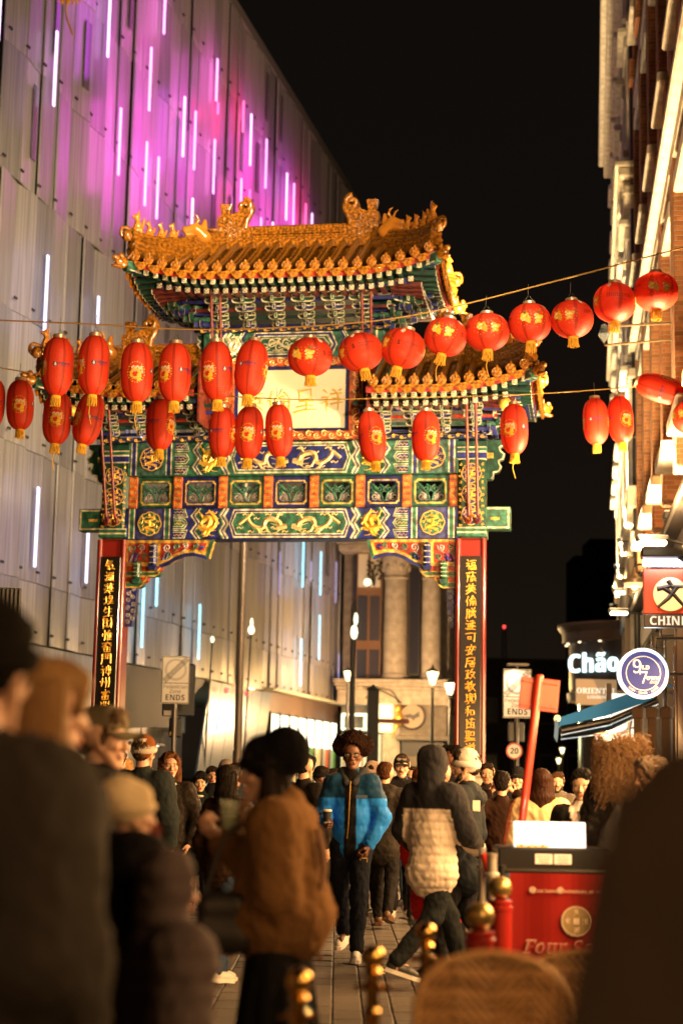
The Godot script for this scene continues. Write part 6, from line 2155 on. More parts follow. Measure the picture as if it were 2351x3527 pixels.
	var jb := [[Vector3(0, 1.36, lean * 0.85), Vector3(0, 1.16, lean * 0.5), (0.165 + th) * wide, (0.160 + th) * wide, 0.70], [Vector3(0, 1.16, lean * 0.5), Vector3(0, maxf(hem, 0.90) + 0.03, 0), (0.158 + th) * wide, (0.165 + th) * wide, 0.76],
		[sh[-1] + Vector3(0.03, -0.01, 0), sh[1] + Vector3(-0.03, -0.01, 0), 0.080 + th, 0.080 + th], [Vector3(0, 1.45, lean * 0.95 - 0.01), Vector3(0, 1.52, lean * 0.98 - 0.012), 0.078, 0.075]]
	if s.has("cape"): jb.append([Vector3(0, 1.36, lean), Vector3(0, hem + 0.05, 0), 0.16, s.cape, 0.95])
	if hem < 0.85: jb.append([Vector3(0, 0.95, 0), Vector3(0, hem + 0.06, -0.01), (0.168 + th) * wide, 0.19 * wide + th, 0.8])
	for q in [-1, 1]:
		jb.append([sh[q], el[q], 0.078 + th * 0.9, 0.066 + th * 0.9])
		jb.append([el[q], (wr[q] as Vector3).lerp(el[q], 0.06), 0.066 + th * 0.9, 0.046 + th * 0.5])
	if s.get("hood"):
		if s.hood == "up":
			var a: Vector3 = hb * Vector3(0, 0.06, -0.02) + hp
			jb.append_array([[a, hb * Vector3(0, 0.04, 0.0) + hp, 0.118, 0.112], [hb * Vector3(0, -0.02, -0.03) + hp, Vector3(0, 1.45, lean - 0.04), 0.105, 0.10], [hb * Vector3(-0.03, 0.05, 0.13) + hp, hb * Vector3(0.03, 0.05, 0.13) + hp, -0.075, 0.075], [hb * Vector3(0, -0.04, 0.13) + hp, hb * Vector3(0, -0.05, 0.13) + hp, -0.075, 0.075]])
		else:
			jb.append_array([[Vector3(-0.075, 1.50, lean - 0.055), Vector3(0.075, 1.50, lean - 0.055), 0.062, 0.062], [Vector3(-0.06, 1.44, lean - 0.11), Vector3(0.06, 1.44, lean - 0.11), 0.060, 0.060], [Vector3(-0.085, 1.50, lean - 0.03), Vector3(-0.06, 1.47, lean + 0.06), 0.042, 0.034], [Vector3(0.085, 1.50, lean - 0.03), Vector3(0.06, 1.47, lean + 0.06), 0.042, 0.034]])
	var puff: float = s.get("puff", 0.0)
	var tint = s.get("tint")
	var jm := field(jb, cell, 0.030, cloth_shape(puff, s.get("fold", 0.012), s.get("band", 0.085), s.get("limit", 9.0)), tint)
	part(s.get("top_name", "jacket"), jm, mat(Color.WHITE if tint != null else top, s.get("gloss", 0.75), 0.0, ("vc" if tint != null else "") + extra), t)
	if s.get("legs", true):
		var low: Color = s.get("low", Color(0.015, 0.015, 0.018))
		if s.get("skirt"):
			part("skirt", field([[Vector3(0, 0.98, 0), Vector3(0, s.skirt, 0), 0.15 * wide, 0.23 * wide, 0.8]], cell, 0.03, func(v: Vector3, _n: Vector3) -> float: return 0.012 * sin(atan2(v.x, v.z) * 14.0) * clampf((1.0 - v.y) * 2.0, 0, 1)), mat(low, 0.85, 0.0, "cloth"), t)
		var lb := [[Vector3(-0.06, 0.95, 0), Vector3(0.06, 0.95, 0), 0.118 * wide, 0.118 * wide, 0.85]]
		var fat: float = s.get("baggy", 0.0)
		for q in [-1, 1]:
			lb.append([Vector3(q * 0.085, 0.90, 0), kn[q], 0.098 + fat, 0.074 + fat])
			lb.append([kn[q], an[q] + Vector3(0, 0.015, -0.01), 0.074 + fat, 0.060 + fat])
		part("trousers", field(lb, cell, 0.03, cloth_shape(0.0, 0.014)), mat(low if not s.get("skirt") else Color(0.01, 0.01, 0.011), 0.85, 0.0, "cloth"), t)
		for q in [-1, 1]:
			var a: Vector3 = an[q]
			var up := clampf((a.y - 0.09) * 3.0, 0, 1)
			var toe := Vector3(0, -0.05 - up * 0.05, 0.15)
			var m := MB.new()
			var scol: Color = s.get("shoe", Color(0.02, 0.018, 0.016))
			var key := "shoe"
			if not cache.has(key):
				cache[key] = field([[Vector3(0, -0.035, -0.035), Vector3(0, -0.045, 0.11), 0.042, 0.036], [Vector3(0, -0.045, 0.10), Vector3(0, -0.052, 0.155), 0.038, 0.030], [Vector3(0, 0.0, -0.03), Vector3(0, -0.03, -0.03), 0.042, 0.044]], 0.011, 0.02)
				var so := mb()
				var pl := PackedVector2Array()
				for p in [[-0.036, 0.08], [-0.046, 0.02], [-0.044, -0.06], [-0.046, -0.13], [-0.03, -0.185], [0, -0.20], [0.03, -0.185], [0.046, -0.13], [0.044, -0.06], [0.046, 0.02], [0.036, 0.08]]: pl.append(Vector2(p[0], p[1]))
				so.xf = Transform3D(Basis(Vector3.RIGHT, -PI / 2), Vector3(0, -0.09, 0))
				so.prism(pl, 0.0, 0.03)
				cache["sole"] = so.done()
			var sb := hub("shoe", t, a)
			sb.rotation = Vector3(up * 0.9, q * 0.12 + s.get("leg_turn", 0.0), 0)
			part("upper", cache[key], mat(scol, 0.5), sb)
			part("sole", cache["sole"], mat(s.get("sole", scol * 0.8), 0.6), sb)
	return t

func hair(hd: Node3D, s: Dictionary) -> void:
	var kind: String = s.get("style", "short")
	var c: Color = s.get("hair", Color(0.015, 0.010, 0.008))
	var m := mat(c, 0.55, 0.0, "cloth")
	var cap := [[Vector3(0, 0.072, -0.034), Vector3(0, 0.078, 0.020), 0.086, 0.078], [Vector3(0, 0.02, -0.052), Vector3(0, 0.06, -0.05), 0.068, 0.078]]
	var cutf := [Vector3(0, -0.012, 0.105), Vector3(0, 0.015, 0.125), -0.088, 0.098]
	match kind:
		"none": return
		"short":
			cap.append_array([[Vector3(-0.03, 0.12, 0.05), Vector3(0.04, 0.13, 0.04), 0.03, 0.03], [Vector3(-0.072, 0.03, -0.01), Vector3(0.0, 0.02, -0.075), 0.02, 0.04], [Vector3(0.072, 0.03, -0.01), Vector3(0.0, 0.02, -0.075), 0.02, 0.04], [Vector3(0.074, 0.06, 0.03), Vector3(0.078, 0.0, 0.012), 0.018, 0.010], [Vector3(-0.074, 0.06, 0.03), Vector3(-0.078, 0.0, 0.012), 0.018, 0.010], [Vector3(-0.05, 0.105, 0.055), Vector3(0.045, 0.115, 0.06), 0.026, 0.034], [Vector3(0, -0.02, 0.112), Vector3(0, 0.008, 0.13), -0.082, 0.088]])
			part("hair", field(cap, 0.0075, 0.02, func(v: Vector3, _n: Vector3) -> float: return 0.012 * noise.get_noise_3d(v.x * 55, v.y * 20, v.z * 55) + 0.006 * noise.get_noise_3d(v.x * 120, v.y * 50, v.z * 120)), m, hd)
		"fringe":
			cap.append_array([[Vector3(-0.05, 0.10, 0.06), Vector3(0.05, 0.10, 0.06), 0.034, 0.034], [Vector3(-0.05, 0.085, 0.078), Vector3(-0.035, 0.05, 0.088), 0.018, 0.008], [Vector3(0, 0.09, 0.084), Vector3(0.008, 0.052, 0.095), 0.018, 0.008], [Vector3(0.05, 0.085, 0.078), Vector3(0.045, 0.045, 0.082), 0.018, 0.008], [Vector3(0.078, 0.06, 0.03), Vector3(0.078, 0.0, 0.012), 0.022, 0.012], [Vector3(-0.078, 0.06, 0.03), Vector3(-0.078, 0.0, 0.012), 0.022, 0.012], [Vector3(0, -0.03, 0.105), Vector3(0, -0.0, 0.125), -0.082, 0.082]])
			part("hair", field(cap, 0.0075, 0.016, func(v: Vector3, _n: Vector3) -> float: return 0.012 * noise.get_noise_3d(v.x * 60, v.y * 14, v.z * 60)), m, hd)
		"afro":
			part("hair", field([[Vector3(0, 0.105, -0.035), Vector3(0, 0.12, 0.02), 0.125, 0.108], [Vector3(-0.09, 0.09, -0.02), Vector3(0.09, 0.09, -0.02), 0.085, 0.085], [Vector3(0, -0.035, 0.115), Vector3(0, 0.012, 0.135), -0.098, 0.105]], 0.008, 0.03, func(v: Vector3, _n: Vector3) -> float: return 0.016 * noise.get_noise_3d(v.x * 50, v.y * 50, v.z * 50) + 0.010 * noise.get_noise_3d(v.x * 130, v.y * 130, v.z * 130)), mat(c * 0.7, 0.9, 0.0, "cloth"), hd)
			var wisps := mb()
			var r := RandomNumberGenerator.new(); r.seed = 31
			for k in 420:
				var d := Vector3(r.randfn(), r.randfn() * 0.8 + 0.5, r.randfn() - 0.2).normalized()
				if d.y < -0.25 or (d.z > 0.5 and d.y < 0.35): continue
				var p := Vector3(0, 0.10, -0.01) + d * Vector3(0.15, 0.118, 0.125)
				wisps.tube([p, p + d * 0.012 + Vector3(r.randfn(), r.randfn(), r.randfn()) * 0.006, p + d * 0.026 + Vector3(r.randfn(), r.randfn(), r.randfn()) * 0.010], 0.0022, 3)
			part("hair_wisps", wisps, mat(c, 0.9, 0.0, "cloth"), hd)
		"bun", "back":
			cap.append_array([[Vector3(0, 0.05, -0.11), Vector3(0, 0.03, -0.13), 0.045, 0.04], cutf])
			part("hair", field(cap, 0.0075, 0.02, lump(40, 0.006)), m, hd)
		"long", "wavy", "curly":
			var len: float = s.get("hair_length", 0.36)
			var big := 1.0 if kind != "curly" else 1.55
			var b := cap.duplicate()
			for k in 9:
				var a := PI * (0.12 + 0.76 * k / 8.0)
				var x := cos(a) * 0.080 * big; var z := -sin(a) * 0.075 * big + 0.005
				b.append([Vector3(x, 0.06, z * 0.9), Vector3(x * 1.12, -0.10, z * 1.15), 0.032 * big, 0.036 * big])
				b.append([Vector3(x * 1.12, -0.10, z * 1.15), Vector3(x * 1.25, -len * (0.85 + 0.15 * sin(k * 2.0)), z * 1.2 - 0.01), 0.036 * big, 0.020 * big])
			if kind != "curly": b.append_array([[Vector3(-0.045, 0.10, 0.062), Vector3(-0.078, 0.02, 0.045), 0.026, 0.014], [Vector3(0.045, 0.10, 0.062), Vector3(0.078, 0.02, 0.045), 0.026, 0.014]])
			b.append([Vector3(0, -0.03, 0.108), Vector3(0, 0.02, 0.128), -0.080, 0.086])
			var amp := 0.007 if kind == "long" else 0.020 if kind == "wavy" else 0.030
			var fy := 3.0 if kind == "long" else 16.0 if kind == "wavy" else 28.0
			var fx := 60.0 if kind == "long" else 26.0
			part("hair", field(b, 0.009, 0.02, func(v: Vector3, _n: Vector3) -> float: return amp * noise.get_noise_3d(v.x * fx, v.y * fy, v.z * fx) + amp * 0.5 * noise.get_noise_3d(v.x * fx * 2.2, v.y * fy * 2.0, v.z * fx * 2.2)), mat(c, 0.42 if kind == "long" else 0.6, 0.0, "cloth"), hd)
			var st := mb()
			var r := RandomNumberGenerator.new(); r.seed = int(len * 1000)
			var curl := 0.002 if kind == "long" else 0.016 if kind == "wavy" else 0.030
			for k in (160 if kind != "curly" else 900):
				var a := PI * r.randf_range(0.05, 0.95)
				var x := cos(a) * 0.108 * big; var z := -sin(a) * 0.108 * big
				var y0 := r.randf_range(-0.02, 0.11) if kind != "curly" else r.randf_range(-0.12, 0.16)
				var pts := []
				var ph := r.randf() * 6.0
				for j in 7:
					var f := j / 6.0
					var y := lerpf(y0, -len * r.randf_range(0.8, 1.02), f) if kind != "curly" else y0 + 0.03 - f * r.randf_range(0.1, 0.26)
					pts.append(Vector3(x * (1.0 + 0.2 * f) + curl * sin(ph + f * 14.0), y, z * (1.0 + 0.12 * f) + curl * cos(ph * 1.3 + f * 14.0)))
				st.tube(pts, 0.0032 if kind != "curly" else 0.0020, 3)
			part("hair_strands", st, mat(c * 1.35, 0.45, 0.0, "cloth"), hd)

func hat(hd: Node3D, s: Dictionary) -> void:
	if not s.has("hat"): return
	var c: Color = s.get("hat_color", Color(0.01, 0.01, 0.011))
	match s.hat:
		"beanie":
			var slouch: float = s.get("slouch", 0.0)
			var tint = s.get("hat_tint")
			var b := [[Vector3(0, 0.055, -0.032), Vector3(0, 0.09 + slouch * 0.3, -0.02 - slouch), 0.096, 0.092 + slouch * 0.2], [Vector3(0, 0.065, 0.0), Vector3(0, 0.09, 0.01), 0.095, 0.085], [Vector3(0, -0.05, 0.12), Vector3(0, -0.02, 0.13), -0.095, 0.09], [Vector3(0, -0.09, -0.03), Vector3(0, -0.1, 0.0), -0.095, 0.095]]
			part("beanie", field(b, 0.007, 0.02, func(v: Vector3, _n: Vector3) -> float: return 0.0022 * sin(atan2(v.x, v.z + 0.02) * 46.0) + 0.004 * noise.get_noise_3d(v.x * 30, v.y * 30, v.z * 30), tint), mat(Color.WHITE if tint != null else c, 0.95, 0.0, ("vc" if tint != null else "") + "cloth"), hd)
			var m := mb()
			var ring := []
			for k in 25:
				var a := TAU * k / 24
				ring.append(Vector3(sin(a) * 0.096, 0.045 - 0.012 * cos(a) * -1.0, cos(a) * 0.103 - 0.008))
			m.tube(ring, 0.017, 8, 1.5)
			part("turn_up", m, mat(s.get("band_color", c), 0.95, 0.0, "cloth"), hd)
		"cap":
			part("crown", field([[Vector3(0, 0.075, -0.03), Vector3(0, 0.085, 0.01), 0.094, 0.088], [Vector3(0, -0.06, 0.0), Vector3(0, -0.06, 0.03), -0.115, 0.115], [Vector3(0, 0.11, 0.055), Vector3(0, 0.085, 0.075), 0.03, 0.03]], 0.008, 0.02), mat(c, 0.85, 0.0, "cloth"), hd)
			var m := mb()
			var top := []
			for k in 9:
				var a := lerpf(-1.15, 1.15, k / 8.0)
				top.append([Vector3(sin(a) * 0.088, 0.062 - 0.01 * sin(a) * sin(a), cos(a) * 0.085 - 0.005), Vector3(sin(a) * 0.088, 0.048 - 0.035 * sin(a) * sin(a), 0.085 + 0.085 * cos(a))])
			for k in 8:
				for y in [0.0, -0.006]:
					m.face([top[k][0] + Vector3(0, y, 0), top[k + 1][0] + Vector3(0, y, 0), top[k + 1][1] + Vector3(0, y, 0), top[k][1] + Vector3(0, y, 0)], Vector3(0, 1 if y == 0.0 else -1, 0.2))
			part("peak", m, mat(c * 0.9, 0.8), hd)

func stand_at(x: float, depth: float) -> Vector3:
	var p := at(x, 1780, depth)
	p.y = 0.006
	return p

func people() -> void:
	var black := Color(0.012, 0.012, 0.014)
	var ink := Color(0.018, 0.022, 0.028)
	# ---- the man in the blue jacket
	var blue := Color(0.020, 0.205, 0.74)
	var o := person("man with afro hair and glasses in bright blue padded jacket, carrying a paper cup", stand_at(809, 14.6), -0.16, {
		"h": 1.83, "skin": "dark", "style": "afro", "hair": Color(0.020, 0.009, 0.006), "glasses": true, "stride": 0.26, "cell": 0.013, "thick": 0.014, "puff": 0.011, "band": 0.155, "wide": 0.86, "hem": 0.90, "low": Color(0.014, 0.017, 0.027), "shoe": Color(0.78, 0.76, 0.74), "sole": Color(0.8, 0.78, 0.75), "look": 0.10,
		"arm_n": [Vector3(-0.235, 1.17, -0.02), Vector3(-0.19, 1.12, 0.22)], "arm_p": [Vector3(0.250, 1.15, -0.05), Vector3(0.165, 0.92, 0.08)], "palm_n": Vector3(0, 1, 0.1), "grip": true, "gloss": 0.42,
		"tint": func(v: Vector3, _n: Vector3) -> Color:
			if v.z > 0.04 and absf(v.x - 0.005) < 0.050 + maxf(0.0, v.y - 1.30) * 0.10: return Color(0.010, 0.009, 0.011)
			if absf(v.x) < 0.30 and v.y > 1.315: return Color(0.008, 0.040, 0.095)
			return blue})
	var z := mb()
	z.tube(curve3([Vector3(0.005, 1.45, 0.125), Vector3(0.005, 1.30, 0.162), Vector3(0.0, 1.10, 0.172), Vector3(-0.01, 0.98, 0.166)], 4), 0.0032, 5)
	part("zip", z, mat(Color(0.45, 0.28, 0.06), 0.4, 0.4), o)
	z = mb()
	z.box(Vector3.ZERO, Vector3(0.10, 0.03, 0.006), 0.002)
	part("chest_badge", z, mat(Color(0.008, 0.03, 0.07), 0.6), o, Vector3(0.105, 1.325, 0.165), Vector3(0, 0.35, 0))
	z = mb()
	z.flat(PackedVector2Array([Vector2(-0.03, -0.022), Vector2(0.03, -0.022), Vector2(0.03, 0.022), Vector2(-0.03, 0.022), Vector2(-0.03, -0.022)]), 0.006, 0, 0.003)
	part("trouser_patch", z, mat(Color(0.55, 0.36, 0.08), 0.6), o, Vector3(0.125, 0.80, 0.125), Vector3(0, 0.4, 0))
	part("inner_hood", field([[Vector3(-0.08, 1.52, -0.05), Vector3(0.08, 1.52, -0.05), 0.055, 0.055], [Vector3(-0.09, 1.52, -0.02), Vector3(-0.035, 1.44, 0.10), 0.038, 0.030], [Vector3(0.09, 1.52, -0.02), Vector3(0.035, 1.44, 0.10), 0.038, 0.030]], 0.012, 0.03), mat(Color(0.035, 0.037, 0.045), 0.9, 0.0, "cloth"), o)
	var cup := thing("paper_cup", "dark paper coffee cup in the hand of the man in the blue jacket", "cup", o.to_global(Vector3(-0.158, 1.105, 0.312)))
	z = mb(); z.lathe(PackedVector2Array([Vector2(0, 0), Vector2(0.028, 0), Vector2(0.037, 0.10)]), 14)
	part("cup_wall", z, mat(Color(0.02, 0.02, 0.022), 0.5), cup)
	z = mb(); z.lathe(PackedVector2Array([Vector2(0.041, 0.10), Vector2(0.041, 0.112), Vector2(0.034, 0.118), Vector2(0, 0.118)]), 14)
	z.lathe(PackedVector2Array([Vector2(0.0285, 0.0), Vector2(0.031, 0.014)]), 14)
	part("lid", z, mat(Color(0.7, 0.66, 0.6), 0.5), cup)
	# ---- hooded figure in black and beige
	var beige := Color(0.58, 0.50, 0.42)
	o = person("hooded person walking away in a padded jacket, black above and beige below", stand_at(995, 12.6), 2.5, {
		"h": 1.74, "hood": "up", "style": "none", "face": false, "stride": 0.34, "cell": 0.013, "thick": 0.034, "puff": 0.011, "band": 0.062, "limit": 1.33, "leg_turn": -0.75, "hem": 0.81, "low": Color(0.016, 0.019, 0.021), "baggy": 0.004, "shoe": Color(0.03, 0.03, 0.032), "sole": Color(0.7, 0.66, 0.6), "glove": Color(0.015, 0.016, 0.018),
		"arm_p": [Vector3(0.28, 1.17, 0.02), Vector3(0.25, 1.0, 0.18)], "arm_n": [Vector3(-0.26, 1.16, 0.06), Vector3(-0.16, 1.03, 0.40)],
		"tint": func(v: Vector3, n: Vector3) -> Color:
			if v.y > 1.335 or absf(v.x) > 0.205 + maxf(0.0, 1.335 - v.y) * 0.16: return Color(0.016, 0.019, 0.021)
			return beige})
	z = mb(); z.flat(PackedVector2Array([Vector2(-0.03, 0), Vector2(0.0, -0.018), Vector2(0.05, 0.02)]), 0.012, 0, 0.002)
	part("shoe_stripe", z, mat(Color(0.7, 0.66, 0.6), 0.6), o, Vector3(-0.14, 0.06, -0.24), Vector3(0, -PI / 2, 0))
	# ---- red coat behind, half hidden
	person("person in a long red padded coat behind the hooded figure", stand_at(1010, 13.8), 2.9, {
		"h": 1.66, "style": "short", "top": Color(0.62, 0.025, 0.02), "thick": 0.035, "puff": 0.016, "band": 0.07, "hem": 0.50, "gloss": 0.35, "stride": 0.1, "wide": 1.12, "face": false, "hood": "down"})
	person("man in pale knitted hat and black parka with a white sleeve badge", stand_at(1068, 13.2), -1.9, {
		"h": 1.72, "hat": "beanie", "hat_color": Color(0.50, 0.47, 0.43), "hair": Color(0.02, 0.013, 0.01), "beard": "full", "top": ink, "hood": "down", "thick": 0.03, "hem": 0.80, "stride": 0.2, "cell": 0.015, "look": 0.2})
	z = mb(); z.box(Vector3.ZERO, Vector3(0.06, 0.085, 0.006), 0.01)
	var badge := at(1092, 1851, 13.0)
	o = get_node("person_003")
	part("sleeve_badge", z, mat(Color(0.7, 0.64, 0.56), 0.6), o, o.to_local(at(1093, 1851, 12.98)), Vector3(0, 1.9, 0))
	person("tall man with short dark curls, standing behind the pale hat", stand_at(1040, 15.2), -2.4, {"h": 1.80, "skin": "brown", "style": "short", "hair": Color(0.012, 0.009, 0.008), "top": black, "hood": "down", "thick": 0.02})
	# ---- crowd left of centre
	person("woman with wavy auburn hair and red lips in a black leather coat", stand_at(390, 15.6), 0.18, {
		"h": 1.70, "sex": "f", "style": "wavy", "hair": Color(0.10, 0.040, 0.016), "hair_length": 0.30, "lips": Color(0.30, 0.015, 0.02), "top": Color(0.022, 0.017, 0.014), "gloss": 0.42, "hem": 0.55, "thick": 0.02, "fold": 0.018, "cell": 0.015, "look": 0.12,
		"arm_p": [Vector3(0.29, 1.14, -0.02), Vector3(0.20, 0.93, 0.08)]})
	o = get_node("person_005")
	z = mb()
	var r := RandomNumberGenerator.new(); r.seed = 4
	for k in 26:
		var a := r.randf() * TAU
		z.col = Color(0.6, 0.56, 0.5) if k % 2 else Color(0.02, 0.02, 0.02)
		z.ball(Vector3(cos(a) * 0.07, 1.475 + r.randf_range(-0.03, 0.03), sin(a) * 0.07 + 0.02), Vector3(0.02, 0.018, 0.02), 6, 4)
	part("scarf", z, painted(0.9), o)
	person("man from behind in dark quilted jacket and brown knitted hat with white check band", stand_at(330, 14.3), 2.95, {
		"h": 1.80, "hat": "beanie", "hat_color": Color(0.16, 0.05, 0.015), "hair": Color(0.03, 0.02, 0.015), "top": Color(0.020, 0.026, 0.028), "thick": 0.03, "puff": 0.010, "band": 0.16, "hem": 0.74, "cell": 0.015, "look": -0.3, "face": false,
		"hat_tint": func(v: Vector3, n: Vector3) -> Color:
			if v.y < 0.082 and v.y > 0.03: return Color(0.6, 0.55, 0.48) if (int(floor(atan2(v.x, v.z) * 9.0)) + int(floor(v.y * 90.0))) % 2 == 0 else Color(0.02, 0.018, 0.016)
			if v.z < -0.06 and absf(v.x + 0.02) < 0.042 and absf(v.y - 0.125) < 0.02: return Color(0.6, 0.55, 0.48)
			return Color(0.17, 0.055, 0.018), "band_color": Color(0.45, 0.40, 0.34)})
	person("boy with black fringe walking in a dark open coat with white lettering on his top", stand_at(461, 18.8), 0.05, {
		"h": 1.53, "skin": "asian", "sex": "f", "style": "fringe", "hair": Color(0.008, 0.007, 0.007), "top": Color(0.010, 0.016, 0.014), "hem": 0.62, "thick": 0.02, "stride": 0.1, "low": Color(0.012, 0.014, 0.02), "nod": 0.18, "cell": 0.015})
	o = get_node("person_007")
	z = mb()
	for k in 3:
		z.box(Vector3(-0.07, 1.33 - k * 0.05, 0.155), Vector3(0.05 - 0.01 * k, 0.018, 0.004))
	part("top_lettering", z, mat(Color(0.6, 0.58, 0.55), 0.7), o)
	z = mb(); z.ball(Vector3(0, 1.49, 0.06), Vector3(0.06, 0.02, 0.05), 10, 6)
	part("white_collar", z, mat(Color(0.6, 0.56, 0.5), 0.8), o)
	person("person bending in a dark brown quilted jacket and jeans beside the boy", stand_at(516, 12.6), 2.4, {
		"h": 1.58, "hair": Color(0.012, 0.009, 0.007), "style": "long", "hair_length": 0.22, "sex": "f", "top": Color(0.028, 0.015, 0.009), "thick": 0.03, "puff": 0.014, "band": 0.055, "hem": 0.88, "low": Color(0.035, 0.055, 0.10), "shoe": Color(0.6, 0.57, 0.52), "sole": Color(0.7, 0.66, 0.6), "gloss": 0.45, "stride": 0.12, "face": false, "lean": 0.05})
	person("person in pale trousers and white trainers behind the boy", stand_at(487, 21.0), 0.2, {"h": 1.60, "low": Color(0.5, 0.46, 0.4), "shoe": Color(0.6, 0.58, 0.55), "top": black, "style": "fringe", "sex": "f", "thick": 0.02, "stride": 0.12})
	person("person in grey knitted hat and round glasses left of the black beanie", stand_at(519, 20.5), 0.3, {"h": 1.66, "hat": "beanie", "hat_color": Color(0.16, 0.13, 0.11), "glasses": true, "top": black, "style": "none", "thick": 0.02})
	person("dark haired person peering out next to the round glasses", stand_at(541, 19.0), 0.3, {"h": 1.63, "style": "short", "top": ink, "thick": 0.02, "skin": "tan"})
	person("dark haired man in a black jacket seen from behind, right of the black beanie", stand_at(700, 16.0), 2.5, {"h": 1.71, "style": "fringe", "hair": Color(0.010, 0.009, 0.009), "skin": "asian", "top": Color(0.016, 0.013, 0.012), "puff": 0.008, "band": 0.09, "thick": 0.025, "hem": 0.80, "face": false})
	person("person in black balaclava with an outstretched arm behind the blue jacket", stand_at(738, 20.0), 0.6, {"h": 1.60, "skin": "dark", "hat": "beanie", "style": "short", "top": black, "thick": 0.03, "arm_p": [Vector3(0.42, 1.40, 0.05), Vector3(0.66, 1.42, 0.1)]})
	person("dark haired person at the back between the balaclava and the blue jacket", stand_at(764, 22.0), 0.0, {"h": 1.60, "style": "short", "top": black})
	person("smiling woman in a ribbed pink knitted hat, looking left", stand_at(853, 19.0), -0.75, {"h": 1.66, "sex": "f", "skin": "asian", "hat": "beanie", "hat_color": Color(0.34, 0.24, 0.19), "style": "long", "hair_length": 0.2, "top": Color(0.30, 0.20, 0.13), "thick": 0.02})
	person("boy with brown hair seen from behind in a dark hooded jacket, walking away", stand_at(884, 17.6), 2.95, {"h": 1.66, "style": "short", "hair": Color(0.055, 0.022, 0.010), "top": Color(0.028, 0.024, 0.021), "hood": "down", "puff": 0.008, "band": 0.10, "thick": 0.025, "hem": 0.80, "stride": 0.26, "low": Color(0.016, 0.015, 0.016), "shoe": Color(0.09, 0.04, 0.018), "face": false, "cell": 0.015})
	person("man with moustache in a lettered black cap and black padded jacket", stand_at(922, 18.8), -0.05, {"h": 1.75, "hat": "cap", "hat_color": black, "beard": "moustache", "hair": Color(0.05, 0.03, 0.02), "top": black, "puff": 0.012, "band": 0.09, "thick": 0.035, "gloss": 0.35, "hood": "down", "shoe": Color(0.6, 0.55, 0.45), "skin": "light", "cell": 0.015})
	o = get_node("person_017")
	z = mb(); z.box(Vector3.ZERO, Vector3(0.09, 0.042, 0.006), 0.004)
	part("cap_patch", z, mat(Color(0.06, 0.05, 0.045), 0.8), o.get_node("face"), Vector3(0, 0.105, 0.094), Vector3(-0.35, 0, 0))
	part("cap_lettering", text("CIGNUS", sans_bold, 0.02, 0.004), mat(Color(0.3, 0.27, 0.24), 0.8), o.get_node("face"), Vector3(0, 0.105, 0.099), Vector3(-0.35, 0, 0))
	person("dark haired woman in jeans right of the lettered cap, half hidden", stand_at(948, 20.5), -0.4, {"h": 1.64, "sex": "f", "style": "back", "hair": Color(0.02, 0.012, 0.008), "top": Color(0.03, 0.028, 0.03), "low": Color(0.05, 0.07, 0.11), "thick": 0.02})
	person("woman with long auburn hair in a cream coat just left of the hood", stand_at(968, 18.0), 2.8, {"h": 1.62, "sex": "f", "style": "long", "hair": Color(0.10, 0.035, 0.012), "hair_length": 0.34, "top": Color(0.45, 0.33, 0.2), "thick": 0.02, "hem": 0.7, "face": false})
	person("woman with dark tied hair peeping from behind the hood", stand_at(985, 21.0), -0.5, {"h": 1.66, "sex": "f", "style": "bun", "skin": "tan", "top": black})
	# ---- crowd on the right
	person("smiling dark haired man in a dark jacket at the gate's right foot", stand_at(1118, 20.2), -0.12, {"h": 1.69, "skin": "tan", "style": "short", "hair": Color(0.02, 0.012, 0.009), "top": Color(0.02, 0.016, 0.014), "thick": 0.02, "cell": 0.016})
	person("woman from behind in a dark brown jumper and denim skirt, raising both hands", stand_at(1152, 15.2), 3.0, {"h": 1.58, "sex": "f", "style": "short", "hair": Color(0.012, 0.009, 0.008), "top": Color(0.024, 0.012, 0.008), "top_name": "jumper", "hem": 0.98, "low": Color(0.05, 0.07, 0.10), "skirt": 0.45, "thick": 0.02, "fold": 0.018, "face": false,
		"arm_p": [Vector3(0.34, 1.42, 0.16), Vector3(0.15, 1.58, 0.28)], "arm_n": [Vector3(-0.34, 1.40, 0.16), Vector3(-0.13, 1.58, 0.28)], "grip": true})
	person("man in a plain black knitted hat, half hidden behind the red pole", stand_at(1188, 19.5), -0.2, {"h": 1.63, "hat": "beanie", "hat_color": black, "top": black, "skin": "light", "thick": 0.02, "style": "none"})
	person("woman with very long straight dark hair in a cream fleece, seen from behind", stand_at(1243, 13.6), 3.0, {"h": 1.60, "sex": "f", "style": "long", "hair": Color(0.026, 0.011, 0.007), "hair_length": 0.58, "top": Color(0.60, 0.46, 0.26), "top_name": "fleece", "fold": 0.016, "thick": 0.045, "gloss": 0.95, "cloth": "clothwool", "hem": 0.9, "face": false, "cell": 0.015})
	person("bearded young man in a grey padded jacket beyond the cream fleece", stand_at(1279, 19.6), -0.1, {"h": 1.60, "style": "short", "beard": "full", "hair": Color(0.05, 0.026, 0.014), "top": Color(0.10, 0.085, 0.07), "puff": 0.012, "thick": 0.03, "gloss": 0.4, "hood": "down"})
	o = person("waiter in white shirt, grey tie and black padded waistcoat by the menu stand", stand_at(1336, 12.4), -0.30, {"h": 1.60, "skin": "asian", "style": "short", "hair": Color(0.010, 0.009, 0.009), "thick": 0.012, "cell": 0.013, "nod": 0.12, "top_name": "shirt",
		"tint": func(v: Vector3, _n: Vector3) -> Color:
			if v.z > 0.03 and absf(v.x - 0.01) < 0.058 + maxf(0, v.y - 1.30) * 0.25: return Color(0.70, 0.58, 0.54)
			return Color(0.010, 0.010, 0.011)})
	z = mb()
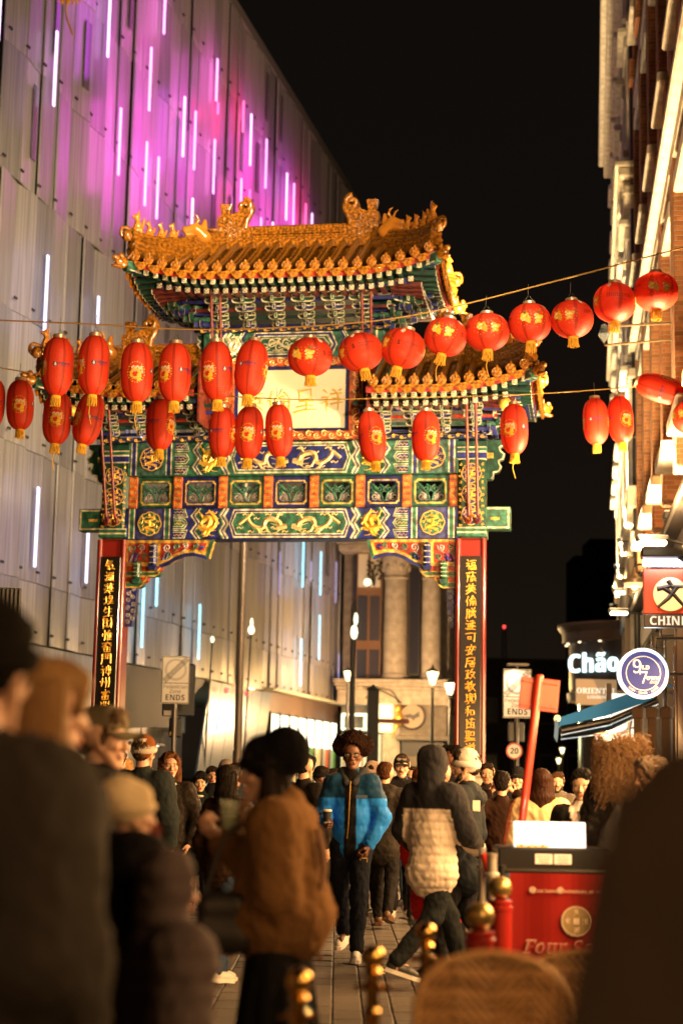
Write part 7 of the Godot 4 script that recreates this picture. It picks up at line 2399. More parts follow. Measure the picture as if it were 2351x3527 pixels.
	z.prism(PackedVector2Array([Vector2(-0.022, 1.47), Vector2(0.026, 1.47), Vector2(0.016, 1.43), Vector2(0.042, 1.10), Vector2(0.005, 1.06), Vector2(-0.034, 1.10), Vector2(-0.012, 1.43)]), 0.148, 0.160)
	part("tie", z, mat(Color(0.15, 0.14, 0.13), 0.5), o, Vector3(0.005, 0, 0.0), Vector3(0.03, 0, 0))
	z = mb(); z.box(Vector3(0, 1.20, 0.164), Vector3(0.07, 0.012, 0.006))
	part("tie_clip", z, mat(Color(0.02, 0.02, 0.02), 0.3), o)
	o = person("person with big curly fair hair in a black leather jacket with a grey backpack", stand_at(1434, 11.2), 2.6, {"h": 1.80, "sex": "f", "style": "curly", "hair": Color(0.15, 0.088, 0.045), "hair_length": 0.30, "top": Color(0.016, 0.014, 0.013), "gloss": 0.34, "fold": 0.022, "thick": 0.035, "hem": 0.80, "face": false, "cell": 0.015})
	var bp := thing("backpack", "grey leather drawstring backpack on the back of the curly haired person", "backpack", o.position, o.rotation.y)
	bp.scale = o.scale
	part("bag", field([[Vector3(-0.02, 1.02, -0.26), Vector3(-0.02, 1.14, -0.25), 0.13, 0.11, 0.6], [Vector3(-0.02, 1.2, -0.24), Vector3(-0.02, 1.34, -0.20), 0.085, 0.03, 0.7]], 0.015, 0.04, cloth_shape(0.0, 0.010)), mat(Color(0.07, 0.07, 0.072), 0.42), bp)
	z = mb(); z.tube(curve3([Vector3(-0.02, 1.36, -0.2), Vector3(-0.10, 1.46, -0.10), Vector3(-0.13, 1.50, 0.02)], 4), 0.014, 6)
	z.tube(curve3([Vector3(-0.02, 1.36, -0.2), Vector3(0.08, 1.46, -0.10), Vector3(0.12, 1.50, 0.02)], 4), 0.014, 6)
	part("strap", z, mat(Color(0.03, 0.03, 0.03), 0.5), bp)
	person("grey haired person at the right edge beside the shop front", stand_at(1492, 9.8), -1.3, {"h": 1.66, "skin": "tan", "style": "wavy", "hair": Color(0.16, 0.12, 0.09), "hair_length": 0.12, "top": black, "thick": 0.02})
	person("dark haired man in dark coat by the left red pillar", stand_at(268, 17.0), 2.4, {"h": 1.72, "style": "short", "hair": Color(0.01, 0.008, 0.008), "top": Color(0.014, 0.018, 0.03), "hood": "down", "thick": 0.03, "face": false})
	person("fair haired person behind the man in the brown knitted hat", stand_at(287, 19.0), 2.8, {"h": 1.66, "sex": "f", "style": "long", "hair": Color(0.34, 0.19, 0.07), "hair_length": 0.22, "top": Color(0.10, 0.06, 0.12), "face": false})
	# ---- near people, out of focus
	var near := "people close to the camera, out of focus"
	o = person("woman in black beanie and camel shawl drinking, passing close on the left", stand_at(650, 6.5), -PI / 2 - 0.15, {
		"group": near, "h": 1.68, "sex": "f", "hat": "beanie", "hat_color": Color(0.006, 0.006, 0.007), "slouch": 0.06, "head_at": Vector3(0, -0.035, 0.075), "style": "long", "hair": Color(0.010, 0.006, 0.005), "hair_length": 0.42, "top": Color(0.150, 0.078, 0.032), "thick": 0.034, "fold": 0.013, "hem": 1.04, "cape": 0.235, "gloss": 0.95, "cloth": "clothwool", "low": Color(0.006, 0.006, 0.007), "skirt": 0.35, "top_name": "shawl", "cell": 0.014, "wide": 1.05,
		"arm_n": [Vector3(-0.20, 1.22, 0.12), Vector3(-0.05, 1.36, 0.26)], "arm_p": [Vector3(0.20, 1.16, -0.02), Vector3(0.13, 1.0, 0.14)], "grip": true, "look": 0.05})
	z = mb()
	for k in 9:
		var q := Vector3(0.02 + 0.05 * sin(k * 1.7), 1.42, -0.145 - 0.015 * sin(k * 2.1))
		z.tube(curve3([q, q + Vector3(0.02 * sin(k), -0.16, -0.03), q + Vector3(0.03 * sin(k * 2.0), -0.30, 0.012 * cos(k * 2.0)), q + Vector3(0.05 * sin(k * 3.0), -0.46 - 0.10 * sin(k * 5.0), 0.05 * cos(k * 1.4))], 4), 0.008, 4)
	part("fringe_end", z, mat(Color(0.13, 0.065, 0.03), 0.95), o)
	var gl := thing("drinking_glass", "clear plastic drink cup held up to the face of the woman in the black beanie", "cup", at(527, 1905, 6.5))
	z = mb(); z.lathe(PackedVector2Array([Vector2(0, 0), Vector2(0.026, 0), Vector2(0.036, 0.11)]), 14)
	part("cup_wall", z, glass(0.35, Color(0.75, 0.8, 0.7)), gl)
	z = mb(); z.lathe(PackedVector2Array([Vector2(0, 0.005), Vector2(0.025, 0.005), Vector2(0.030, 0.05), Vector2(0, 0.05)]), 14)
	part("drink", z, mat(Color(0.30, 0.36, 0.2), 0.2), gl)
	var bag := thing("handbag", "black handbag hanging at the side of the woman in the camel shawl", "handbag", at(512, 2110, 6.35))
	part("bag", field([[Vector3(-0.05, -0.06, 0), Vector3(0.05, -0.06, 0), 0.07, 0.07, 0.6], [Vector3(-0.04, 0.04, 0), Vector3(0.04, 0.04, 0), 0.06, 0.06, 0.6]], 0.014, 0.03), mat(Color(0.008, 0.007, 0.007), 0.5), bag)
	z = mb(); z.tube(curve3([Vector3(-0.07, 0.08, 0), Vector3(0.0, 0.3, 0.0), Vector3(0.10, 0.36, 0)], 4), 0.01, 6)
	part("strap", z, mat(Color(0.008, 0.007, 0.007), 0.5), bag)
	person("man in a bulky dark grey jacket filling the lower left, seen from behind", stand_at(-48, 3.4), 2.75, {
		"group": near, "h": 1.84, "hat": "beanie", "hat_color": Color(0.008, 0.007, 0.007), "style": "short", "hair": Color(0.006, 0.005, 0.005), "top": Color(0.034, 0.030, 0.028), "thick": 0.05, "hem": 0.66, "wide": 0.80, "cell": 0.017, "face": false, "fold": 0.014, "hood": "down"})
	person("fair haired woman just beyond the bulky grey jacket, seen from behind", stand_at(108, 4.3), 2.2, {
		"group": near, "h": 1.80, "wide": 0.76, "sex": "f", "style": "long", "hair": Color(0.22, 0.125, 0.055), "hair_length": 0.26, "top": Color(0.018, 0.014, 0.012), "thick": 0.02, "hem": 0.7, "cell": 0.018, "face": false})
	person("person in a khaki cap and dark jacket looking right, left foreground", stand_at(236, 7.2), 1.45, {
		"group": near, "h": 1.78, "hat": "cap", "hat_color": Color(0.15, 0.125, 0.08), "hair": Color(0.08, 0.05, 0.03), "top": Color(0.012, 0.011, 0.012), "thick": 0.05, "hood": "down", "cell": 0.018, "skin": "light"})
	o = person("small child in a cream bobble hat carried in front of the grey jacket", at(305, 1850, 5.0) - Vector3(0, 1.10, 0), 1.9, {
		"group": near, "h": 1.14, "sex": "f", "hat": "beanie", "hat_color": Color(0.62, 0.50, 0.33), "slouch": 0.04, "style": "none", "top": Color(0.010, 0.009, 0.010), "thick": 0.10, "cell": 0.022, "hem": 0.8, "skin": "light"})
	z = mb()
	for k in 60:
		var d := Vector3(r.randfn(), r.randfn(), r.randfn()).normalized()
		z.tube([d * 0.02, d * 0.075], 0.012, 4)
	part("pompom", z, mat(Color(0.16, 0.035, 0.03), 0.95), o, Vector3(0.14, 1.58, 0.10))
	person("person in a mauve grey padded coat low in the left foreground", stand_at(400, 4.7), 2.0, {
		"group": near, "h": 1.30, "sex": "f", "style": "none", "hood": "up", "top": Color(0.075, 0.058, 0.062), "thick": 0.06, "puff": 0.012, "cell": 0.02, "hem": 0.5, "face": false})
	person("person in a dark brown coat very close at the right edge, seen from behind", Vector3(0.560, 0.0, -1.36), 2.7, {
		"group": near, "h": 1.83, "style": "short", "hair": Color(0.01, 0.008, 0.007), "top": Color(0.046, 0.035, 0.028), "thick": 0.06, "hem": 0.6, "wide": 1.18, "cell": 0.018, "face": false, "fold": 0.012})

# ================================================================ LANTERNS
func lantern_r(round_: bool, y: float) -> float:
	# y from -1 (bottom) to 1 (top)
	if round_: return 0.255 * pow(maxf(0.0, 1.0 - pow(absf(y) * 0.965, 2.3)), 0.5)
	return 0.185 * pow(maxf(0.0, 1.0 - pow(absf(y) * 0.975, 3.0)), 0.48)

func lantern_h(round_: bool) -> float:
	return 0.225 if round_ else 0.345

func wrap_print(src: MB, dst: MB, angle: float, y0: float, round_: bool, lift := 0.003) -> void:
	# lay flat print round the lantern's skin
	var h := lantern_h(round_)
	var big := 0.255 if round_ else 0.185
	for i in src.v.size():
		var p := src.v[i]
		var a := angle + p.x / big
		var y := clampf(y0 + p.y, -h * 0.97, h * 0.97)
		var r := lantern_r(round_, y / h) + lift + p.z * 0.3
		dst.v.append(Vector3(sin(a) * r, y, cos(a) * r))
		dst.n.append(Vector3(sin(a), 0.0, cos(a)))
		dst.c.append(src.c[i])

func disc(m: MB, c: Vector2, r: float, k := 8) -> void:
	var p := PackedVector2Array()
	for i in k: p.append(c + Vector2(cos(TAU * i / k), sin(TAU * i / k)) * r)
	m.prism(p, 0, 0.002, false)

func words(m: MB, s: String, f: Font, h: float, c: Vector2, colour: Color) -> void:
	m.add(text(s, f, h, 0.002), Transform3D(Basis.IDENTITY, Vector3(c.x, c.y, 0.0)), colour)

var lantern_meshes := {}
func lantern_parts(round_: bool, sponsor: int) -> Dictionary:
	var key := "%s%d" % [round_, sponsor]
	if lantern_meshes.has(key): return lantern_meshes[key]
	var h := lantern_h(round_)
	var d := {}
	var red := Color(0.74, 0.055, 0.022)
	if not lantern_meshes.has(round_):
		var m := mb()
		var rings := 64
		var seg := 36
		for j in rings:
			var y0 := lerpf(-1, 1, float(j) / rings); var y1 := lerpf(-1, 1, float(j + 1) / rings)
			var s0 := 1.0 + (0.010 if j % 2 == 0 else 0.0); var s1 := 1.0 + (0.010 if j % 2 == 1 else 0.0)
			var r0 := lantern_r(round_, y0) * s0; var r1 := lantern_r(round_, y1) * s1
			var slope := (r0 - r1) / ((y1 - y0) * h)
			for k in seg:
				var a0 := TAU * k / seg; var a1 := TAU * (k + 1) / seg
				var d0 := Vector3(sin(a0), 0, cos(a0)); var d1 := Vector3(sin(a1), 0, cos(a1))
				m.col = red * 0.62 if k % 6 == 3 else red
				m.quadn(d0 * r0 + Vector3.UP * y0 * h, d1 * r0 + Vector3.UP * y0 * h, d1 * r1 + Vector3.UP * y1 * h, d0 * r1 + Vector3.UP * y1 * h, d0 + Vector3.UP * slope, d1 + Vector3.UP * slope, d1 + Vector3.UP * slope, d0 + Vector3.UP * slope)
		lantern_meshes[round_] = m.done()
	d["skin"] = lantern_meshes[round_]
	var m := mb()
	m.lathe(PackedVector2Array([Vector2(0.062, h - 0.02), Vector2(0.076, h - 0.008), Vector2(0.076, h + 0.028), Vector2(0.070, h + 0.034), Vector2(0.060, h + 0.02)]), 20)
	d["ring"] = m.done()
	m = mb(Color(0.70, 0.42, 0.05))
	m.lathe(PackedVector2Array([Vector2(0.055, -h - 0.035), Vector2(0.060, -h - 0.01), Vector2(0.05, -h + 0.02)]), 16)
	var r := RandomNumberGenerator.new(); r.seed = 12
	for k in 34:
		var a := TAU * k / 34.0
		var rr := 0.055 if k % 2 else 0.040
		var p := Vector3(sin(a) * rr, -h - 0.02, cos(a) * rr)
		m.tube([p, p * Vector3(1.05, 1, 1.05) + Vector3(0, -0.05, 0), p * Vector3(1.1, 1, 1.1) + Vector3(r.randf_range(-0.012, 0.012), -0.09 - r.randf() * 0.02, r.randf_range(-0.012, 0.012))], 0.0055, 4)
	d["tassel"] = m.done()
	# printed motifs, four panels round the skin
	var print_ := mb()
	var gold := Color(0.75, 0.46, 0.04)
	for q in 2:
		var s := mb()
		if round_:
			for e in [-0.33, 0.33]:
				s = mb()
				var c := Vector2(0, 0)
				s.col = gold if sponsor < 2 else Color(0.55, 0.32, 0.03)
				for k in 16: disc(s, c + Vector2(r.randf_range(-0.045, 0.045), r.randf_range(-0.06, 0.04)), r.randf_range(0.014, 0.024), 7)
				s.col = Color(0.85, 0.62, 0.12)
				for k in 10: disc(s, c + Vector2(r.randf_range(-0.04, 0.04), r.randf_range(-0.05, 0.03)) , 0.008, 6)
				s.col = Color(0.85, 0.70, 0.45)
				for k in 5: disc(s, c + Vector2(r.randf_range(-0.055, 0.0), r.randf_range(-0.05, 0.03)), 0.012, 6)
				if sponsor < 2:
					s.col = Color(0.05, 0.16, 0.03)
					for k in 5: s.prism(PackedVector2Array([c + Vector2(-0.006, 0.05), c + Vector2(0.006, 0.05), c + Vector2((k - 2) * 0.014, 0.092)]), 0, 0.003, false)
				s.col = gold
				for k in 14: disc(s, c + Vector2(cos(k * 0.45), sin(k * 0.45)) * r.randf_range(0.075, 0.11), 0.005, 5)
				wrap_print(s, print_, q * PI + e, 0.0, round_)
			s = mb()
			var ink := Color(0.10, 0.012, 0.012)
			if sponsor == 0:
				words(s, "S", sans_bold, 0.05, Vector2(-0.14, -0.01), Color(0.03, 0.006, 0.006))
				words(s, "SHAFTESBURY", sans, 0.022, Vector2(0.02, 0.012), ink)
				words(s, "CAPITAL", sans, 0.022, Vector2(-0.030, -0.024), ink)
			else:
				words(s, "Horizons", serif, 0.05, Vector2(0.0, 0.02), ink)
				words(s, "CASINO", serif, 0.024, Vector2(0.03, -0.03), ink)
			wrap_print(s, print_, q * PI + PI / 2, 0.02, round_)
			s = mb(Color(0.6, 0.5, 0.4))
			for k in 5: disc(s, Vector2(cos(k * 1.256), sin(k * 1.256)) * 0.02, 0.014, 6)
			wrap_print(s, print_, q * PI + 1.0, 0.17, round_)
		else:
			s.col = gold
			for k in 22: disc(s, Vector2(cos(TAU * k / 22) * 0.098, sin(TAU * k / 22) * 0.118), 0.0085 if k % 2 else 0.006, 6)
			for k in 9: disc(s, Vector2(-0.01 + 0.05 * cos(k * 0.7), -0.02 + 0.05 * sin(k * 0.7)), 0.020, 8)
			s.col = Color(0.85, 0.56, 0.05)
			for k in 6: disc(s, Vector2(0.03 + 0.015 * sin(k * 2.0), -0.035 - 0.012 * k), 0.022 - 0.002 * k, 8)
			s.col = Color(0.75, 0.62, 0.45)
			for k in 6: disc(s, Vector2(-0.045 + 0.016 * k, 0.055 + 0.012 * sin(k * 2.2)), 0.013, 7)
			s.col = Color(0.8, 0.35, 0.25)
			for k in 3: disc(s, Vector2(-0.045 + 0.03 * k, 0.0 + 0.012 * k), 0.012, 7)
			s.col = Color(0.06, 0.07, 0.12)
			for k in 5: s.flat(PackedVector2Array([Vector2(-0.05 + k * 0.02, -0.085 + 0.006 * absf(k - 2.0)), Vector2(-0.035 + k * 0.02, -0.07 + 0.006 * absf(k - 2.0))]), 0.006, 0, 0.002)
			s.col = Color(0.85, 0.66, 0.40)
			glyph(s, "fu2", 0.042, Vector2(0.058, 0.052), 0.007, 0, 0.002)
			glyph(s, "gui", 0.042, Vector2(0.066, 0.005), 0.007, 0, 0.002)
			wrap_print(s, print_, q * PI, -0.03, round_)
			s = mb(Color(0.03, 0.035, 0.16))
			disc(s, Vector2(-0.085, 0), 0.028, 16)
			s.xf = Transform3D(Basis.IDENTITY, Vector3(0, 0, 0.004))
			s.col = Color(0.72, 0.62, 0.52)
			for k in 3: s.prism(PackedVector2Array([Vector2(-0.085 - 0.011 - 0.004 * k, 0.006 - 0.009 * k), Vector2(-0.085 + 0.011 + 0.004 * k, 0.006 - 0.009 * k), Vector2(-0.085, 0.026 - 0.010 * k)]), 0, 0.002, false)
			s.prism(PackedVector2Array([Vector2(-0.088, -0.024), Vector2(-0.082, -0.024), Vector2(-0.082, -0.01), Vector2(-0.088, -0.01)]), 0, 0.002, false)
			s.xf = Transform3D.IDENTITY
			s.col = Color(0.035, 0.035, 0.15)
			var i := 0
			for g in ["zhong", "guo", "tai", "ping"]:
				glyph(s, g, 0.032, Vector2(-0.034 + i * 0.038, 0.010), 0.006, 0, 0.002)
				i += 1
			words(s, "CHINA TAIPING", sans, 0.011, Vector2(0.025, -0.020), Color(0.035, 0.035, 0.15))
			wrap_print(s, print_, q * PI + PI / 2, 0.0, round_)
	d["print"] = print_.done()
	lantern_meshes[key] = d
	return d

func lantern(x: float, y: float, depth: float, kind: String, yaw: float, tilt: float, label: String, thread := false, grp := "") -> void:
	var round_ := kind != "oval"
	var d := lantern_parts(round_, 0 if kind != "round2" else 2)
	var t := thing("round_lantern" if round_ else "oval_lantern", label, "lantern", at(x, y, depth), 0.0, grp if grp else ("round red lanterns on the upper string" if round_ else "oval red lanterns on the strings"))
	t.basis = Basis(Vector3.BACK, deg_to_rad(tilt + 2.0 * sin(x * 0.7))) * Basis(Vector3.RIGHT, deg_to_rad(4.0 * sin(x))) * Basis(Vector3.UP, deg_to_rad(yaw)) * Basis().scaled(Vector3(1.0 + 0.025 * sin(x * 1.3), 1.0 + 0.03 * sin(x * 2.1), 1.0 + 0.025 * sin(x * 1.3)))
	var m := painted(0.55)
	if not mats.has("lantern_skin"):
		var k := StandardMaterial3D.new()
		k.vertex_color_use_as_albedo = true
		k.roughness = 0.5
		k.backlight_enabled = true
		k.backlight = Color(0.8, 0.8, 0.8)
		bump(k, 30.0, 0.10)
		mats["lantern_skin"] = k
	var sk := part("lantern_skin", d["skin"], mats["lantern_skin"], t)
	part("printed_motif", d["print"], m, sk)
	part("metal_ring", d["ring"], mat(Color(0.78, 0.6, 0.42), 0.32, 0.75), t)
	var ts := part("tassel", d["tassel"], mat(Color.WHITE, 0.6, 0.0, "vccloth"), t)
	if thread:
		var q := mb(Color(0.6, 0.36, 0.05))
		var h := lantern_h(round_)
		q.tube(curve3([Vector3(0.01, -h - 0.1, 0.02), Vector3(-0.02, -h - 0.2, 0.02), Vector3(0.01, -h - 0.34, 0.0)], 4), 0.006, 4)
		part("loose_thread", q, m, ts)
	var w := mb()
	var h2 := lantern_h(round_)
	w.tube([Vector3(-0.07, h2 + 0.02, 0), Vector3(-0.01, h2 + 0.10, 0), Vector3(0, h2 + 0.24, 0)], 0.003, 4)
	w.tube([Vector3(0.07, h2 + 0.02, 0), Vector3(0.01, h2 + 0.10, 0)], 0.003, 4)
	part("hook_wire", w, mat(Color(0.1, 0.09, 0.08), 0.4, 0.7), t)

func lanterns() -> void:
	var line := func(called: String, pts: Array, label: String, r: float) -> void:
		var p := []
		for q in pts: p.append(at(q[0], q[1], q[2]))
		var m := mb()
		m.tube(curve3(p, 10), r, 6)
		tag(part(called, m, mat(Color(0.30, 0.17, 0.025), 0.7), self), label, "string", "yellow lantern strings")
	line.call("lantern_string", [[-40, 734, 19], [200, 744, 19], [460, 757, 19], [760, 746, 19], [970, 720, 19], [1250, 652, 19], [1600, 560, 19]], "upper yellow string carrying the round lanterns, rising to the right", 0.009)
	line.call("lantern_string", [[-40, 838, 21.5], [200, 876, 21.5], [470, 906, 21.5], [700, 918, 21.5], [860, 915, 21.7], [1200, 906, 22.5], [1480, 887, 23], [1620, 876, 23]], "lower yellow string carrying only oval lanterns, nearly level", 0.008)
	var up := "upper string oval lantern, "
	for l in [[133, 842, -62, 0, "leftmost, pine tree badge in its middle", false], [216, 839, -55, -2, "second from the left, trailing a yellow thread", true], [315, 855, 4, 0, "fish medallion facing the camera, above the gate's left roof", true], [402, 856, -36, 2, "fish medallion to the left and pine badge to the right", false], [498, 852, -30, 2, "in front of the left end of the plaque frame", false], [577, 846, -100, -7, "leaning right, in front of the white plaque's corner", false]]:
		lantern(l[0], l[1], 19.0, "oval", l[2], l[3], up + l[4], l[5])
	for l in [[712, 820, "round", -18, 0, "round lantern just over the white plaque, yellow fruit print"], [828, 809, "round", -78, 10, "round lantern tipped up to the right, dark capital S and two words on it"], [925, 800, "round", -72, -16, "round lantern tipped down to the right, dark lettering, right of the plaque"], [1023, 774, "round", -12, -12, "round lantern above the right roof's ridge, two fruit prints"], [1118, 763, "round2", 0, 2, "round lantern with two faded gold prints, right of the gate's ridge"], [1216, 742, "round", 0, 2, "round lantern against black sky with fruit prints facing the camera"], [1313, 733, "round2", -32, 0, "round lantern against black sky, one gold print and part of a word"], [1410, 695, "round2", -88, -2, "round lantern with the large word Horizons"], [1505, 670, "round2", 2, 2, "round lantern nearest the brick building, in front of its facade"]]:
		lantern(l[0], l[1], 19.0, l[2], l[3], l[4], l[5], l[0] > 1000 and l[0] < 1130)
	var low := "lower string oval lantern, "
	for l in [[-20, 928, 21.5, -60, 0, "cut by the left edge of the picture"], [47, 930, 21.5, 8, 0, "fish medallion in front, nearest the left edge"], [132, 960, 21.5, 6, 0, "hanging under the leftmost upper lantern, with a trailing thread"], [204, 962, 21.5, -50, -9, "leaning left over the gate's left beam end"], [368, 975, 21.5, -118, 0, "over the upper beam's left medallion"], [511, 993, 21.5, -112, 0, "overlapping its neighbour below the plaque's left corner"], [572, 994, 21.5, -2, 0, "fish medallion in front, below the plaque's left part"], [641, 990, 21.5, -10, 3, "tilted, below the first gold letters of the plaque"], [854, 1003, 21.7, 18, 6, "tilted, by the plaque frame's lower right corner"], [977, 1001, 21.9, 22, 2, "over the upper beam's right medallion"], [1180, 986, 22.3, -28, 0, "hanging clear against the black sky right of the gate"], [1367, 968, 23.2, -95, 0, "paled by light, lettering in front, left of a touching pair"], [1424, 964, 23.2, 20, 5, "paled by light, gold medallion, right of a touching pair"]]:
		lantern(l[0], l[1], l[2], "oval", l[3], l[4], low + l[5], l[0] == 132 or l[0] == 1180 or l[0] == 1424)
	lantern(1518, 893, 22.5, "oval", 60, 72, "oval lantern blown flat on its side against the brick building")
	lantern(1588, 958, 21.0, "round2", -60, 0, "round lantern cut by the right edge below the blown one", false, "red lanterns at the right edge")
	lantern(146, -172, 9.0, "oval", 0, 4, "near lantern above the picture, only its yellow tassel showing", true, "red lanterns near the camera")

# ================================================================ STREET FURNITURE, SIGNS
func zone_sign(x: float, y0: float, y1: float, w: float, depth: float, label: String, lamp: bool) -> Node3D:
	var p := at(x, (y0 + y1) * 0.5, depth)
	var k := depth / FOCAL
	var h := (y1 - y0) * k
	var wd := w * k
	var t := thing("zone_sign", label, "street sign", Vector3(p.x, 0, p.z), 0.05)
	var m := mb()
	m.tube([Vector3(0, 0, -0.06), Vector3(0, p.y - h * 0.4, -0.06)], 0.045, 10)
	m.tube([Vector3(0, p.y - h * 0.75, -0.06), Vector3(0, p.y - h * 0.72, -0.06)], 0.055, 10)
	part("post", m, mat(Color(0.10, 0.09, 0.085), 0.35, 0.6), t)
	m = mb(); m.box(Vector3(0, p.y, 0), Vector3(wd, h, 0.02), 0.008)
	var pl := part("plate", m, mat(Color(0.72, 0.70, 0.66) if lamp else Color(0.50, 0.46, 0.41), 0.3), t)  # left plate darker: its shade is put into the colour
	m = mb(Color(0.02, 0.02, 0.02))
	m.flat(PackedVector2Array([Vector2(-wd * 0.48, p.y - h * 0.48), Vector2(wd * 0.48, p.y - h * 0.48), Vector2(wd * 0.48, p.y + h * 0.48), Vector2(-wd * 0.48, p.y + h * 0.48), Vector2(-wd * 0.48, p.y - h * 0.48)]), 0.012, 0.0105, 0.002)
	m.flat(PackedVector2Array([Vector2(-wd * 0.48, p.y - h * 0.07), Vector2(wd * 0.48, p.y - h * 0.07)]), 0.012, 0.0105, 0.0024)
	part("printed_border", m, painted(0.5), pl)
	m = mb(Color(0.33, 0.31, 0.29))
	var ring := PackedVector2Array()
	var cy := p.y + h * 0.215
	for i in 33: ring.append(Vector2(cos(TAU * i / 32) * wd * 0.36, cy + sin(TAU * i / 32) * wd * 0.36))
	m.flat(ring, wd * 0.09, 0.0105, 0.0015)
	m.col = Color(0.03, 0.03, 0.03)
	for i in 5:
		var o := (i - 2) * wd * 0.042
		m.flat(PackedVector2Array([Vector2(-wd * 0.42 + o * 0.7, cy - h * 0.25 - o * 0.7), Vector2(wd * 0.42 + o * 0.7, cy + h * 0.24 - o * 0.7)]), wd * 0.020, 0.0112, 0.002)
	part("crossed_ring", m, painted(0.5), pl)
	var i := 0
	for s in [["Pedestrian", sans, 0.13, 0.175], ["Zone", sans, 0.13, 0.27], ["ENDS", sans_bold, 0.20, 0.40]]:
		part("lettering", text(s[0], s[1], wd * s[2], 0.003), mat(Color(0.02, 0.02, 0.02), 0.5), pl, Vector3(0, p.y - h * s[3] + h * 0.03, 0.0125))
	return t

func victorian_lamp(x: float, y: float, depth: float, label: String, power: float, size := 0.34) -> void:
	var p := at(x, y, depth)
	var t := thing("street_lamp", label, "street lamp", Vector3(p.x, 0, p.z), 0.0, "lit street lamps beyond the gate")
	var m := mb()
	m.lathe(PackedVector2Array([Vector2(0.14, 0), Vector2(0.14, 0.5), Vector2(0.07, 0.7), Vector2(0.05, p.y - 0.5), Vector2(0.09, p.y - size * 1.1), Vector2(0.03, p.y - size)]), 10)
	part("post", m, mat(Color(0.012, 0.012, 0.012), 0.5), t)
	m = mb()
	m.lathe(PackedVector2Array([Vector2(size * 0.22, p.y - size * 0.75), Vector2(size * 0.55, p.y + size * 0.35)]), 6)
	part("lantern_glass", m, glow(Color(1.0, 0.88, 0.50), 2.4), t)
	m = mb()
	m.lathe(PackedVector2Array([Vector2(size * 0.66, p.y + size * 0.35), Vector2(size * 0.5, p.y + size * 0.5), Vector2(size * 0.14, p.y + size * 0.75), Vector2(size * 0.05, p.y + size), Vector2(0, p.y + size * 1.1)]), 8)
	part("cap", m, mat(Color(0.012, 0.012, 0.012), 0.5), t)
	if power > 0: omni(p + Vector3(0, 0, size * 0.8), Color(1.0, 0.80, 0.45), power, 0.2)

